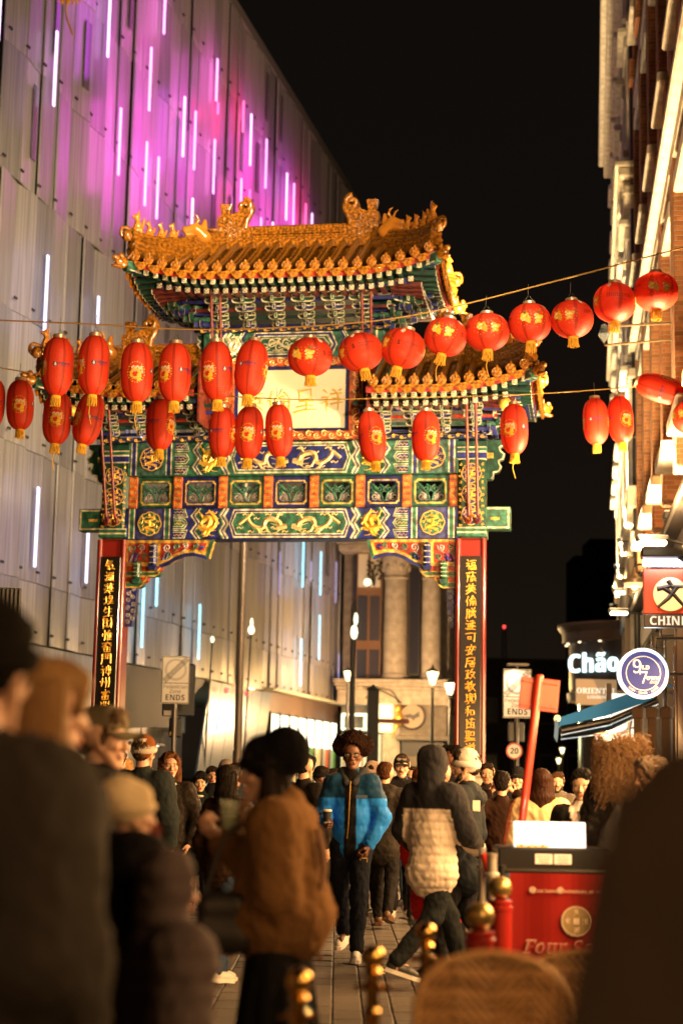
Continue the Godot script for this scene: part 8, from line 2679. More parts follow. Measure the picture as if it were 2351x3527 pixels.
func street_furniture() -> void:
	var black := mat(Color(0.010, 0.010, 0.011), 0.45)
	var steel := mat(Color(0.62, 0.58, 0.53), 0.34, 0.7)
	var brass := mat(Color(0.72, 0.45, 0.13), 0.16, 1.0)
	var redpaint := mat(Color(0.26, 0.015, 0.011), 0.25, 0.0, "coat")
	# traffic boards and zone signs
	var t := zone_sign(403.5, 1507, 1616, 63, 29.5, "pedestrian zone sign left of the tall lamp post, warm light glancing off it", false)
	t = zone_sign(1187, 1537, 1649, 66, 30.0, "pedestrian zone sign right of the gate, brightly lit, partly behind the red sign", true)
	var m := mb(); m.box(Vector3(0, at(1182, 1527, 30).y, 0.05), Vector3(0.40, 0.05, 0.2), 0.02); m.tube([Vector3(0, at(1182, 1540, 30).y, 0), Vector3(0, at(1182, 1527, 30).y, 0)], 0.02, 6)
	part("sign_lamp", m, mat(Color(0.3, 0.28, 0.24), 0.4), t)
	spot(at(1184, 1531, 29.75), at(1187, 1600, 30), Color(1.0, 0.92, 0.78), 0.7, 60, 0.05, 0.9)
	m = mb(); m.box(Vector3(0, at(1182, 1681, 30).y, -0.12), Vector3(0.30, 0.36, 0.08), 0.02)
	part("back_plate", m, mat(Color(0.09, 0.085, 0.08), 0.5), t)
	var sp := at(1180, 1725, 29.8)
	var s20 := thing("speed_sign", "round white sign with red rim reading 20 under the right-hand zone sign", "road sign", sp, 0.05)
	m = mb()
	var dp := PackedVector2Array()
	for i in 30: dp.append(Vector2(cos(TAU * i / 30), sin(TAU * i / 30)) * 0.135)
	m.prism(dp, -0.01, 0.01)
	part("disc", m, mat(Color(0.75, 0.73, 0.68), 0.35), s20)
	m = mb(); dp.append(dp[0]); m.flat(dp, 0.028, 0.0102, 0.002)
	part("red_rim", m, mat(Color(0.55, 0.04, 0.025), 0.4), s20)
	part("number", text("20", sans_bold, 0.10, 0.003), mat(Color(0.02, 0.02, 0.02), 0.5), s20, Vector3(0, 0, 0.012))
	var bp := at(411, 1585, 30.2)
	var bd := thing("black_board", "black traffic board behind the left zone sign, white sticker at its corner", "sign board", Vector3(bp.x, bp.y, bp.z), 0.04)
	m = mb(); m.box(Vector3.ZERO, Vector3(0.58, 0.96, 0.08), 0.03)
	part("board", m, black, bd)
	m = mb(); m.box(Vector3(-0.19, -0.42, 0.042), Vector3(0.13, 0.09, 0.004))
	part("sticker", m, mat(Color(0.4, 0.36, 0.32), 0.5), bd)
	bp = at(403, 1671, 29.8)
	bd = thing("signal_box", "small black box on the left zone sign's post", "box", bp, 0.04)
	m = mb(); m.box(Vector3.ZERO, Vector3(0.23, 0.36, 0.1), 0.03)
	part("case", m, black, bd)
	m = mb(); m.box(Vector3(-0.07, -0.11, 0.052), Vector3(0.06, 0.07, 0.004))
	part("sticker", m, mat(Color(0.5, 0.3, 0.06), 0.5), bd)
	# leaning red pole with the back of a sign
	var a := at(1196, 1905, 10.5); var b := at(1238, 1553, 10.5)
	var rp := thing("red_sign_pole", "leaning red pole carrying the back of a red sign plate", "sign pole", Vector3(a.x, 0, a.z))
	m = mb(); m.tube([(a - rp.position) + (a - b) * 0.9, b - rp.position], 0.026, 12)
	m.ball(b - rp.position, Vector3(0.027, 0.012, 0.027), 10, 6)
	part("pole", m, mat(Color(0.50, 0.035, 0.014), 0.35, 0.0, "coat"), rp)
	m = mb(); m.box(Vector3.ZERO, Vector3(0.25, 0.205, 0.008), 0.003)
	m.box(Vector3(0, 0.075, 0.010), Vector3(0.235, 0.012, 0.012), 0.002); m.box(Vector3(0, -0.075, 0.010), Vector3(0.235, 0.012, 0.012), 0.002)
	part("sign_back", m, mat(Color(0.52, 0.04, 0.016), 0.4), rp, at(1240, 1594, 10.47) - rp.position - Vector3(0, 0, 0.06), Vector3(0, 0.1, -0.09))
	# tall lamp post and black post
	b = at(567, 1230, 34)
	a = at(547, 1690, 34)
	var lp := thing("lamp_post", "tall plain grey lamp post rising behind the gate's lower beam", "lamp post", Vector3(a.x, 0, a.z))
	m = mb(); m.tube([Vector3(0, 0, 0), Vector3(0, 2.0, 0)], 0.105, 14); m.tube([Vector3(0, 2.0, 0), Vector3(0.0, 9.0, 0)], [0.085, 0.065], 14)
	m.tube([Vector3(0, 9.0, 0), Vector3(0.2, 9.2, 0.5), Vector3(0.3, 9.2, 1.0)], 0.04, 8)
	part("post", m, mat(Color(0.14, 0.11, 0.085), 0.4, 0.4), lp)
	a = at(812, 1395, 58)
	var bk := thing("black_post", "slim black post with two globes standing for lamp reflections, before the corner building", "post", Vector3(a.x, 0, a.z))
	m = mb(); m.tube([Vector3.ZERO, Vector3(0, a.y, 0)], 0.10, 10); m.tube([Vector3(0, a.y, 0), Vector3(0.06, a.y + 0.3, 0)], [0.1, 0.02], 8)
	part("post", m, black, bk)
	for q in [[817, 1422, 0.07, 0.22], [813, 1452, 0.12, 0.25]]:  # glowing balls stand in for street lamp reflections in the glass
		var pp := at(q[0], q[1], 57.5)
		m = mb(); m.ball(pp - bk.position, Vector3(q[2], q[3], q[2]), 10, 8)
		part("glint_globe", m, glow(Color(1.0, 0.96, 0.62), 2.6), bk)
	for q in [[578, 1430, 0.05, 0.15], [577, 1447, 0.11, 0.15], [488, 1469, 0.06, 0.11]]:  # first two are lamp reflections in the glass wall, built as globes
		var pp := at(q[0], q[1], 55)
		var gl := thing("glint_globe", "small glowing globe at %s" % ["the lamp post's right, upper of two standing for lamp reflections", "the lamp post's right, lower of two standing for lamp reflections", "the lamp post's left"][[0.05, 0.11, 0.06].find(q[2])], "lamp", pp, 0, "lit globes before the glass wall")
		m = mb(); m.ball(Vector3.ZERO, Vector3(q[2], q[3], q[2]), 10, 8)
		part("globe", m, glow(Color(1.0, 0.95, 0.60), 2.4), gl)
		m = mb(); m.tube([Vector3.ZERO, Vector3(-0.2, -pp.y, -0.2)], 0.03, 6)
		part("stem", m, black, gl)
	victorian_lamp(993, 1553, 62, "street lamp with flared glass, left of the gate's right pillar", 10.0, 0.42)
	victorian_lamp(1033, 1578, 66, "street lamp with flared glass, touching the gate's right pillar", 8.0, 0.40)
	victorian_lamp(799, 1549, 68, "street lamp seen left of the slim black post", 4.0, 0.34)
	victorian_lamp(578, 1585, 62, "lamp shape standing for a reflection in the leaning glass, right of the tall post", 2.0, 0.24)  # a reflection in the glass, built as a lamp
	victorian_lamp(541, 1580, 62, "lamp shape standing for a reflection in the leaning glass, left of the tall post", 2.0, 0.22)  # likewise a reflected lamp, built as a solid one
	victorian_lamp(1290, 1722, 85, "upper small street lamp right of the red sign pole", 2.0, 0.26)
	victorian_lamp(1282, 1746, 92, "lower small street lamp right of the red sign pole", 2.0, 0.26)
	victorian_lamp(1281, 1778, 100, "lowest small street lamp just over the bearded man", 2.0, 0.22)
	victorian_lamp(1357, 1688, 60, "street lamp left of the white globe by the shops", 3.0, 0.26)
	victorian_lamp(1101, 1806, 75, "lamp glowing over the shoulder of the man smiling by the gate", 1.5, 0.22)
	# wooden post with bracket sign by the corner building
	a = at(857, 1585, 60)
	var wp := thing("timber_post", "square dark timber post before the corner building's lit shop", "post", Vector3(a.x, 0, a.z))
	m = mb(); m.box(Vector3(0, a.y * 0.5, 0), Vector3(0.42, a.y, 0.42), 0.03); m.lathe(PackedVector2Array([Vector2(0.3, a.y), Vector2(0.0, a.y + 0.2)]), 4)
	part("shaft", m, mat(Color(0.05, 0.045, 0.035), 0.7), wp)
	m = mb(); m.box(Vector3(0.75, a.y - 1.1, 0), Vector3(1.1, 0.16, 0.08), 0.02)
	part("sign_arm", m, mat(Color(0.30, 0.06, 0.03), 0.5), wp)
	# ---- near shop signs on the right
	a = at(1537, 1375, 22)
	var cs := thing("red_restaurant_sign", "red projecting sign with black character on a cream disc, word CHINESE below", "sign", a, -0.12)
	m = mb(); m.box(Vector3(0, 0.09, 0), Vector3(0.70, 0.60, 0.14), 0.01)
	part("red_face", m, mat(Color(0.50, 0.045, 0.02), 0.4), cs)
	m = mb()
	dp = PackedVector2Array()
	for i in 36: dp.append(Vector2(cos(TAU * i / 36), sin(TAU * i / 36)) * 0.225 + Vector2(0, 0.05))
	m.prism(dp, 0.07, 0.095)
	part("cream_disc", m, mat(Color(0.72, 0.60, 0.36), 0.45), cs)
	m = mb(); glyph(m, "wen", 0.32, Vector2(0.0, 0.05), 0.072, 0.0955, 0.012)
	part("black_character", m, mat(Color(0.010, 0.009, 0.009), 0.4), cs)
	m = mb(); m.box(Vector3(0, -0.305, 0), Vector3(0.70, 0.17, 0.15), 0.01)
	var nb := part("name_band", m, mat(Color(0.03, 0.022, 0.02), 0.4), cs)
	part("lettering", text("CHINESE", sans_bold, 0.115, 0.012), glow(Color(1, 0.86, 0.8), 0.5), nb, Vector3(0.06, -0.305, 0.083))
	m = mb(); m.box(Vector3(0.02, 0.60, 0.06), Vector3(0.80, 0.13, 0.34), 0.02)
	m.box(Vector3(0.38, 0.3, 0.0), Vector3(0.06, 0.9, 0.1), 0.01); m.box(Vector3(0.58, 0.6, 0.0), Vector3(0.5, 0.06, 0.06), 0.01); m.box(Vector3(0.58, -0.1, 0.0), Vector3(0.5, 0.06, 0.06), 0.01)
	part("hood", m, black, cs)
	m = mb(); m.box(Vector3(0.02, 0.47, 0.10), Vector3(0.76, 0.10, 0.12), 0.02)
	part("light_bar", m, glow(Color(0.86, 0.80, 1.0), 5.0), cs)
	area(a + Vector3(0, 0.42, 0.2), a + Vector3(0, -0.1, 0.06), Vector2(0.7, 0.1), Color(1.0, 0.88, 0.85), 1.0)
	a = at(1475, 1547, 24)
	var os := thing("round_blue_sign", "round blue and white lit sign with gold lettering hanging over the awning", "sign", a, -0.05)
	m = mb()
	dp = PackedVector2Array()
	for i in 48: dp.append(Vector2(cos(TAU * i / 48), sin(TAU * i / 48)))
	var big := PackedVector2Array(); var mid := PackedVector2Array()
	for q in dp: big.append(q * 0.365); mid.append(q * 0.318)
	m.prism(big, -0.08, 0.05)
	part("white_rim", m, glow(Color(0.95, 0.97, 1.0), 1.5), os)
	m = mb(); m.prism(mid, 0.05, 0.058)
	var bf := part("blue_face", m, glow(Color(0.018, 0.055, 0.30), 0.8, Color(0.03, 0.05, 0.2)), os)
	bf.material_override.roughness = 0.9
	var goldglow := glow(Color(0.95, 0.85, 0.55), 0.9)
	m = mb()
	var rr := PackedVector2Array()
	for i in 41: rr.append(Vector2(cos(TAU * i / 40 - 0.9), sin(TAU * i / 40 - 0.9)) * 0.245)
	m.flat(rr, 0.008, 0.0585, 0.003)
	part("gold_ring", m, goldglow, bf)
	for q in [["9", serif, 0.19, -0.085, 0.095], ["LD", serif_bold, 0.055, 0.035, 0.085], ["7", serif, 0.17, 0.0, -0.06], ["OWN", serif_bold, 0.05, 0.135, -0.07], ["Since 1997", sans, 0.016, 0.15, -0.115], ["OLD TOWN 97", sans, 0.014, 0.15, -0.138]]:
		part("lettering", text(q[0], q[1], q[2], 0.006), goldglow, bf, Vector3(q[3], q[4], 0.0605))
	m = mb()
	var arc := "LUNCH · DINNER · SUPPER"
	for i in arc.length():
		if arc[i] == " ": continue
		var ang := lerpf(-2.35, -0.79, i / float(arc.length() - 1))
		m.add(text(arc[i], sans, 0.032, 0.004), Transform3D(Basis(Vector3.BACK, ang + PI / 2), Vector3(cos(ang) * 0.283, sin(ang) * 0.283, 0.0605)))
	part("rim_lettering", m, goldglow, bf)
	m = mb(); m.tube([Vector3(0.2, 0.36, -0.02), Vector3(0.2, 0.52, -0.02), Vector3(0.75, 0.52, -0.02)], 0.02, 6)
	m.tube([Vector3(0.36, 0, -0.02), Vector3(0.8, 0.0, -0.02)], 0.02, 6)
	part("bracket", m, black, os)
	area(a + Vector3(-0.1, 0, 0.12), a + Vector3(-0.4, -0.3, 2.0), Vector2(0.6, 0.6), Color(0.9, 0.95, 1.0), 1.6)
	# awning folded out over the pavement
	var w0 := at(1500, 1573, 27.5); var w1 := at(1279, 1650, 27.5)
	var aw := thing("blue_awning", "half folded blue awning on black arms with strips of tiny lights", "awning", Vector3(w0.x, 0, w0.z), 0.0)
	var ds := Vector3(sin(BRICK_A), 0, -cos(BRICK_A)) * 3.4
	var q0 := w0 - aw.position; var q1 := w1 - aw.position
	m = mb()
	for i in 6:
		var f0 := i / 6.0; var f1 := (i + 1) / 6.0
		var sag := func(f: float) -> Vector3: return q0.lerp(q1, f) + Vector3(0, -0.10 * sin(PI * f), 0)
		var n := Vector3(0.35, 1, 0.1)
		m.face([sag.call(f0), sag.call(f1), sag.call(f1) + ds, sag.call(f0) + ds], n)
		m.face([sag.call(f0) + Vector3(0, -0.012, 0), sag.call(f1) + Vector3(0, -0.012, 0), sag.call(f1) + ds + Vector3(0, -0.012, 0), sag.call(f0) + ds + Vector3(0, -0.012, 0)], -n)
	part("blue_canvas", m, mat(Color(0.03, 0.20, 0.62), 0.5, 0.0, "cloth"), aw)
	m = mb(); m.tube([q0 + Vector3(0.1, 0.0, 0), q0 + Vector3(0.1, 0.0, 0) + ds], 0.10, 10)
	m.tube([q0 + Vector3(0.1, -0.02, 0.1), q0 + Vector3(0.55, -0.02, 0.1)], 0.03, 6); m.tube([q0 + ds + Vector3(0.1, -0.02, -0.1), q0 + ds + Vector3(0.55, -0.02, -0.1)], 0.03, 6)
	part("canvas_roll", m, mat(Color(0.03, 0.15, 0.42), 0.4, 0.0, "coat"), aw)
	m = mb(); m.tube([q1, q1 + ds], 0.06, 8)
	part("front_bar", m, mat(Color(0.5, 0.48, 0.45), 0.3, 0.8), aw)
	m = mb()
	m.prism(PackedVector2Array([Vector2(q1.x - 0.03, q1.y - 0.02), Vector2(q1.x + 0.04, q1.y), Vector2(q1.x + 0.0, q1.y - 0.40), Vector2(q1.x - 0.06, q1.y - 0.30)]), -0.02, 0.0)
	part("valance", m, mat(Color(0.03, 0.16, 0.48), 0.5), aw)
	m = mb()
	m.prism(PackedVector2Array([Vector2(q0.x, q0.y), Vector2(q1.x, q1.y), Vector2(q1.x + 0.02, q1.y - 0.13), Vector2(lerpf(q0.x, q1.x, 0.5), lerpf(q0.y, q1.y, 0.5) - 0.24), Vector2(q0.x, q0.y - 0.24)]), -0.03, 0.0)
	part("side_valance", m, mat(Color(0.03, 0.20, 0.62), 0.5, 0.0, "cloth"), aw)
	for k in 2:
		var elb: Vector3 = q0.lerp(q1, 0.45) + Vector3(0, -0.34 - 0.06 * k, 0.04) + ds * (0.02 + 0.9 * k)
		m = mb()
		m.tube([q0 + Vector3(0.05, -0.26, 0.07) + ds * (0.02 + 0.9 * k), elb], 0.055, 8)
		m.tube([elb, q1 + Vector3(0.06, -0.20, 0.05) + ds * (0.02 + 0.9 * k)], 0.065, 8)
		part("folding_arm", m, mat(Color(0.012, 0.012, 0.013), 0.3, 0.3), aw)
		m = mb()
		for i in 30: m.ball(elb.lerp(q1 + Vector3(0.06, -0.20, 0.05) + ds * (0.02 + 0.9 * k), i / 29.0) + Vector3(0, -0.07, 0.03), Vector3.ONE * 0.011, 5, 4)
		for i in 30: m.ball((q0 + Vector3(0.05, -0.26, 0.07) + ds * (0.02 + 0.9 * k)).lerp(elb, i / 29.0) + Vector3(0, -0.06, 0.03), Vector3.ONE * 0.010, 5, 4)
		part("light_strip", m, glow(Color(0.9, 1.0, 0.95), 1.0), aw)
	# round black shop bay
	a = at(1448, 1520, 47.0)
	var dr := thing("round_shop_bay", "round black shop bay with glowing white name and spotlit rim", "shop front", Vector3(a.x, 0, a.z), 0.0)
	m = mb()
	m.lathe(PackedVector2Array([Vector2(0.0, 3.95), Vector2(1.70, 3.95), Vector2(1.74, 4.05), Vector2(1.74, 5.35)]), 40, false)
	part("drum", m, mat(Color(0.022, 0.015, 0.012), 0.35), dr)
	m = mb()
	m.lathe(PackedVector2Array([Vector2(1.74, 5.34), Vector2(1.92, 5.36), Vector2(1.94, 5.62), Vector2(2.02, 5.72), Vector2(2.08, 5.80), Vector2(2.06, 5.88), Vector2(0, 5.95)]), 40, false)
	part("rim", m, mat(Color(0.06, 0.032, 0.02), 0.4), dr)
	m = mb(); m.lathe(PackedVector2Array([Vector2(1.78, 3.72), Vector2(1.82, 3.95), Vector2(1.70, 4.0)]), 40)
	part("lower_rim", m, mat(Color(0.25, 0.2, 0.16), 0.5), dr)
	m = mb(); m.lathe(PackedVector2Array([Vector2(1.5, 0), Vector2(1.5, 3.75)]), 24)
	part("shop_glass", m, mat(Color(0.05, 0.035, 0.025), 0.15), dr)
	for k in 6:
		var ang := lerpf(-1.5, 0.5, k / 5.0) - 0.35
		var pos := Vector3(sin(ang) * 1.83, 5.33, cos(ang) * 1.83)
		m = mb(); m.ball(pos, Vector3(0.05, 0.02, 0.05), 8, 4)
		part("rim_spot", m, glow(Color(1.0, 0.75, 0.45), 3.0), dr)
		spot(dr.position + pos + Vector3(0, -0.03, 0), dr.position + Vector3(sin(ang) * 1.76, 4.2, cos(ang) * 1.76), Color(1.0, 0.72, 0.42), 0.8, 32, 0.03)
	part("lettering", text("Chão", sans_bold, 0.50, 0.06), glow(Color(0.72, 1.0, 1.0), 2.0), dr, Vector3(-1.28, 4.72, 1.36), Vector3(0, -0.75, 0))
	# shop name panel and glowing shop inside
	a = at(1368, 1590, 40)
	var op := thing("shop_name_panel", "cream shop name panel with pale capitals under the round bay", "sign", a, 0.1)
	m = mb(); m.box(Vector3.ZERO, Vector3(1.0, 0.62, 0.06), 0.01)
	part("panel", m, glow(Color(0.55, 0.34, 0.16), 0.55, Color(0.5, 0.4, 0.3)), op)
	part("lettering", text("ORIENTAL", serif_bold, 0.13, 0.01), glow(Color(1, 0.92, 0.75), 0.9), op, Vector3(0.0, 0.03, 0.035))
	part("lettering", text("LONDON", serif_bold, 0.07, 0.01), glow(Color(1, 0.92, 0.75), 0.8), op, Vector3(0.0, -0.12, 0.035))
	# globe lamp with scroll bracket, warm lit doorway
	a = at(1391, 1690, 31)
	var gl2 := thing("white_globe_lamp", "large glowing white globe lamp with an iron scroll bracket under the awning", "lamp", a)
	m = mb(); m.ball(Vector3.ZERO, Vector3.ONE * 0.20, 20, 14)
	part("globe", m, glow(Color(1.0, 0.92, 0.72), 2.6), gl2)
	omni(a + Vector3(-0.05, -0.05, 0.32), Color(1.0, 0.86, 0.6), 5.0, 0.2)
	m = mb()
	m.tube(curve3([Vector3(0.2, 0.02, 0), Vector3(0.4, 0.12, 0), Vector3(0.46, 0.3, 0), Vector3(0.38, 0.36, 0), Vector3(0.33, 0.28, 0), Vector3(0.38, 0.25, 0)], 5), 0.035, 6)
	m.tube(curve3([Vector3(0.44, 0.25, 0), Vector3(0.42, 0.0, 0), Vector3(0.48, -0.25, 0)], 4), 0.04, 6)
	m.tube([Vector3(0.44, 0.15, 0), Vector3(1.15, 0.2, 0)], 0.02, 6)
	m.ball(Vector3(0, 0.21, 0), Vector3(0.1, 0.03, 0.1), 10, 5)
	part("scroll_bracket", m, mat(Color(0.10, 0.07, 0.05), 0.5), gl2)
	m = mb(); m.box(Vector3(-0.08, 0.33, 0.05), Vector3(0.34, 0.12, 0.1), 0.02)
	part("lit_box", m, glow(Color(1.0, 0.9, 0.7), 2.0), gl2)
	a = at(1440, 1690, 33)
	var dw := thing("lit_doorway", "glowing white doorway recess behind the globe lamp", "doorway", Vector3(a.x, 0, a.z), -0.1)
	m = mb(); m.box(Vector3(0, 1.6, 0), Vector3(0.62, 3.3, 0.08), 0.01)
	part("lit_panel", m, glow(Color(1.0, 0.9, 0.74), 1.3), dw)
	m = mb(); m.box(Vector3(-0.36, 1.7, 0.0), Vector3(0.1, 3.5, 0.2), 0.01); m.box(Vector3(0.36, 1.7, 0.0), Vector3(0.1, 3.5, 0.2), 0.01)
	part("door_frame", m, mat(Color(0.16, 0.11, 0.08), 0.5), dw)
	a = at(1500, 1690, 26)
	var ws := thing("dark_wood_shopfront", "dark varnished wood pilasters of the shop beneath the round blue sign", "shop front", Vector3(a.x + 0.1, 0, a.z), -0.5)
	for k in 5:
		m = mb(); m.box(Vector3(-0.34 + k * 0.22, 1.35, -0.03 * k), Vector3(0.14, 2.7, 0.14), 0.02); m.box(Vector3(-0.34 + k * 0.22, 2.6, -0.03 * k), Vector3(0.18, 0.18, 0.18), 0.02)
		part("pilaster", m, mat(Color(0.055, 0.034, 0.02), 0.3, 0.0, "coat"), ws)
	# hanging dish lamp and small floodlights
	a = at(1456, 1335, 24)
	var hl := thing("dish_lamp", "hanging dish shaped street lamp beside the red sign, lit from within", "lamp", a)
	m = mb(); m.lathe(PackedVector2Array([Vector2(0.05, -0.03), Vector2(0.165, -0.025), Vector2(0.170, 0.02), Vector2(0.10, 0.07), Vector2(0.05, 0.12), Vector2(0.025, 0.2), Vector2(0.0, 0.21)]), 20)
	part("shade", m, mat(Color(0.16, 0.12, 0.075), 0.35, 0.5), hl)
	m = mb(); m.lathe(PackedVector2Array([Vector2(0.0, -0.13), Vector2(0.035, -0.12), Vector2(0.05, -0.09), Vector2(0.11, -0.08), Vector2(0.15, -0.03)]), 18)
	part("lens", m, glow(Color(1.0, 0.62, 0.28), 0.9), hl)
	m = mb(); m.tube([Vector3(0, 0.2, 0), Vector3(0.06, 0.25, 0), Vector3(1.0, 0.25, 0)], 0.02, 6)
	part("arm", m, black, hl)
	omni(a + Vector3(0, -0.2, 0), Color(1.0, 0.7, 0.35), 1.6, 0.08)
	for q in [[1420, 1409, 34, "floodlight standing on top of the round black bay, lit"], [1428, 1362, 38, "small lit cap lamp on the stucco wall"], [1497, 1248, 21.6, "pair of bright uplights above the red sign"]]:
		a = at(q[0], q[1], q[2])
		var fl := thing("floodlight", q[3], "floodlight", a, 0.0, "lit floodlights on the right-hand row")
		m = mb(); m.box(Vector3(0, 0.07, -0.02), Vector3(0.42, 0.08, 0.2), 0.02); m.tube([Vector3(0.2, 0.05, 0), Vector3(0.45, 0.0, -0.05), Vector3(0.8, 0.0, -0.1)], 0.02, 5)
		part("housing", m, black, fl)
		m = mb(); m.box(Vector3(0, 0.0, 0.02), Vector3(0.36, 0.07, 0.14), 0.02)
		part("lens", m, glow(Color(1.0, 0.86, 0.56), 5.0), fl)
		omni(a + Vector3(-0.1, 0.25, 0.2), Color(1.0, 0.82, 0.55), 3.0 if q[0] < 1490 else 16.0, 0.1)
	# wall arms with a clear faceted lamp
	var arms := thing("wall_lamp_arms", "two thin arms on the brick facade holding a clear faceted lamp", "lamp bracket", at(1500, 760, 24))
	m = mb()
	m.tube([at(1408, 749, 24) - arms.position, at(1560, 741, 25) - arms.position], 0.018, 6)
	m.tube([at(1388, 793, 24) - arms.position, at(1560, 778, 25) - arms.position], 0.018, 6)
	part("arm", m, mat(Color(0.30, 0.22, 0.13), 0.4, 0.5), arms)
	m = mb(); m.lathe(PackedVector2Array([Vector2(0, -0.14), Vector2(0.10, 0), Vector2(0.05, 0.14), Vector2(0, 0.17)]), 5)
	part("faceted_glass", m, glass(0.3), arms, at(1386, 768, 24) - arms.position)
	# black grille at the left edge
	a = at(14, 1408, 20)
	var gr := thing("black_grille", "black ribbed ventilation grille at the left edge over the dark heads", "grille", a, 0.3)
	m = mb(); m.box(Vector3(0, 0, -0.06), Vector3(0.36, 0.62, 0.1), 0.01)
	m.tube([Vector3(0, -0.3, -0.06), Vector3(0, -a.y, -0.06)], 0.04, 8)
	part("case", m, black, gr)
	for k in 7: part("slat", box_mesh(Vector3(0.022, 0.6, 0.05), 0.006), mat(Color(0.04, 0.036, 0.032), 0.5), gr, Vector3(-0.15 + k * 0.05, 0, 0.02))
	# paper cup on the gate's foot
	a = at(1101, 1736, 25.4)
	var pc := thing("white_paper_cup", "white paper cup left on the foot of the gate's right pillar", "cup", Vector3(a.x, 1.685, a.z))
	m = mb(); m.lathe(PackedVector2Array([Vector2(0, 0), Vector2(0.07, 0), Vector2(0.09, 0.32), Vector2(0.08, 0.32)]), 14)
	part("cup_wall", m, mat(Color(0.75, 0.68, 0.58), 0.5), pc)
	m = mb(); m.tube([Vector3(0.02, 0.25, 0), Vector3(0.05, 0.46, 0)], 0.012, 6)
	part("straw", m, mat(Color(0.6, 0.4, 0.1), 0.5), pc)
	# ---- menu stand, banner barrier, stanchions, bollards
	a = at(1272, 1975, 10.0)
	var ms := thing("menu_stand", "black menu lectern with two notices and a glowing white menu", "menu stand", Vector3(a.x, 0, a.z), 0.0)
	m = mb(); m.box(Vector3(0, a.y, 0), Vector3(0.67, 0.135, 0.05), 0.01); m.box(Vector3(0, a.y + 0.05, -0.18), Vector3(0.66, 0.04, 0.36), 0.01); m.tube([Vector3(0, 0.05, -0.2), Vector3(0, a.y, -0.2)], 0.04, 10); m.box(Vector3(0, 0.03, -0.2), Vector3(0.5, 0.05, 0.4), 0.02)
	part("lectern", m, mat(Color(0.008, 0.008, 0.008), 0.3), ms)
	for k in 2:
		m = mb(); m.box(Vector3(-0.065 + 0.112 * k, a.y + 0.005, 0.028), Vector3(0.102, 0.058, 0.004))
		var nt := part("notice", m, mat(Color(0.7, 0.64, 0.58), 0.5), ms)
		for j in 3: part("notice_lettering", text(["Please wait here", "to be seated", "Thank you"][j] if k == 0 else ["Attention all", "guests please", "read menu"][j], sans, 0.0085, 0.001), mat(Color(0.08, 0.06, 0.06), 0.5), nt, Vector3(-0.065 + 0.112 * k, a.y + 0.02 - 0.016 * j, 0.031))
	m = mb(); m.box(Vector3.ZERO, Vector3(0.43, 0.16, 0.012), 0.003)
	var mn := part("menu_board", m, glow(Color(1.0, 0.93, 0.85), 1.15), ms, Vector3(-0.02, a.y + 0.14, -0.06), Vector3(-0.12, 0, 0))
	m = mb()
	for k in 9:
		m.col = Color(0.5, 0.2, 0.05) if k % 2 else Color(0.6, 0.4, 0.15)
		disc(m, Vector2(-0.19 + k * 0.021, -0.068 + 0.004 * sin(k * 2.0)), 0.012, 8)
	m.xf = Transform3D(Basis.IDENTITY, Vector3(0, 0, 0.007))
	part("food_picture", m, painted(0.5), mn, Vector3(0, 0, 0.007))
	area(Vector3(a.x, a.y + 0.3, a.z + 0.12), Vector3(a.x, a.y + 0.15, a.z - 0.06), Vector2(0.4, 0.05), Color(1.0, 0.9, 0.75), 0.25)
	a = at(1165, 2000, 9.4)
	var br := thing("banner_barrier", "red cafe barrier banner with gold coin emblem and outlined lettering", "barrier", Vector3(a.x, 0, a.z), 0.03)
	var top := a.y
	m = mb(); m.tube([Vector3(-0.03, 0, -0.02), Vector3(-0.03, top + 0.03, -0.02)], 0.022, 8); m.tube([Vector3(0.95, 0, -0.02), Vector3(0.95, top + 0.03, -0.02)], 0.022, 8); m.tube([Vector3(-0.03, top, -0.02), Vector3(0.95, top, -0.02)], 0.014, 8); m.box(Vector3(-0.03, 0.02, -0.02), Vector3(0.3, 0.03, 0.3), 0.01); m.box(Vector3(0.95, 0.02, -0.02), Vector3(0.3, 0.03, 0.3), 0.01)
	part("frame", m, mat(Color(0.01, 0.01, 0.01), 0.35), br)
	m = mb()
	for i in 24:
		for j in 10:
			var f := func(u: int, v: int) -> Vector3: return Vector3(0.01 + u * 0.038, top - 0.01 - v * 0.085, 0.012 + 0.006 * sin(u * 0.9 + v * 0.5) * (0.4 + 0.1 * v))
			m.face([f.call(i, j), f.call(i + 1, j), f.call(i + 1, j + 1), f.call(i, j + 1)], Vector3(0.15 * cos(i * 0.9), 0, 1).normalized())
	var bn := part("banner", m, mat(Color(0.17, 0.010, 0.008), 0.6, 0.0, "cloth"), br)
	var pale := mat(Color(0.55, 0.45, 0.36), 0.6)
	for q in [["f", 0.135, -0.100, sans_bold, 0.02], ["Four Seasons", 0.215, -0.104, serif, 0.016], ["fourseasons_uk", 0.385, -0.104, serif, 0.016], ["www.fs-restaurants.co.uk", 0.62, -0.104, serif, 0.016]]:
		part("lettering", text(q[0], q[3], q[4], 0.002), pale if q[0] != "f" else mat(Color(0.26, 0.014, 0.011), 0.6), bn, Vector3(q[1], top + q[2], 0.033))
	m = mb(); disc(m, Vector2(0.135, top - 0.10), 0.017, 16); disc(m, Vector2(0.29, top - 0.10), 0.017, 16)
	part("round_icon", m, pale, bn, Vector3(0, 0, 0.028))
	m = mb(); m.flat(PackedVector2Array([Vector2(0.281, top - 0.109), Vector2(0.299, top - 0.109), Vector2(0.299, top - 0.091), Vector2(0.281, top - 0.091), Vector2(0.281, top - 0.109)]), 0.003, 0.031, 0.001); disc(m, Vector2(0.29, top - 0.10), 0.004, 8)
	part("camera_icon", m, mat(Color(0.26, 0.014, 0.011), 0.6), bn)
	var cc := Vector3(0.375, top - 0.265, 0.026)
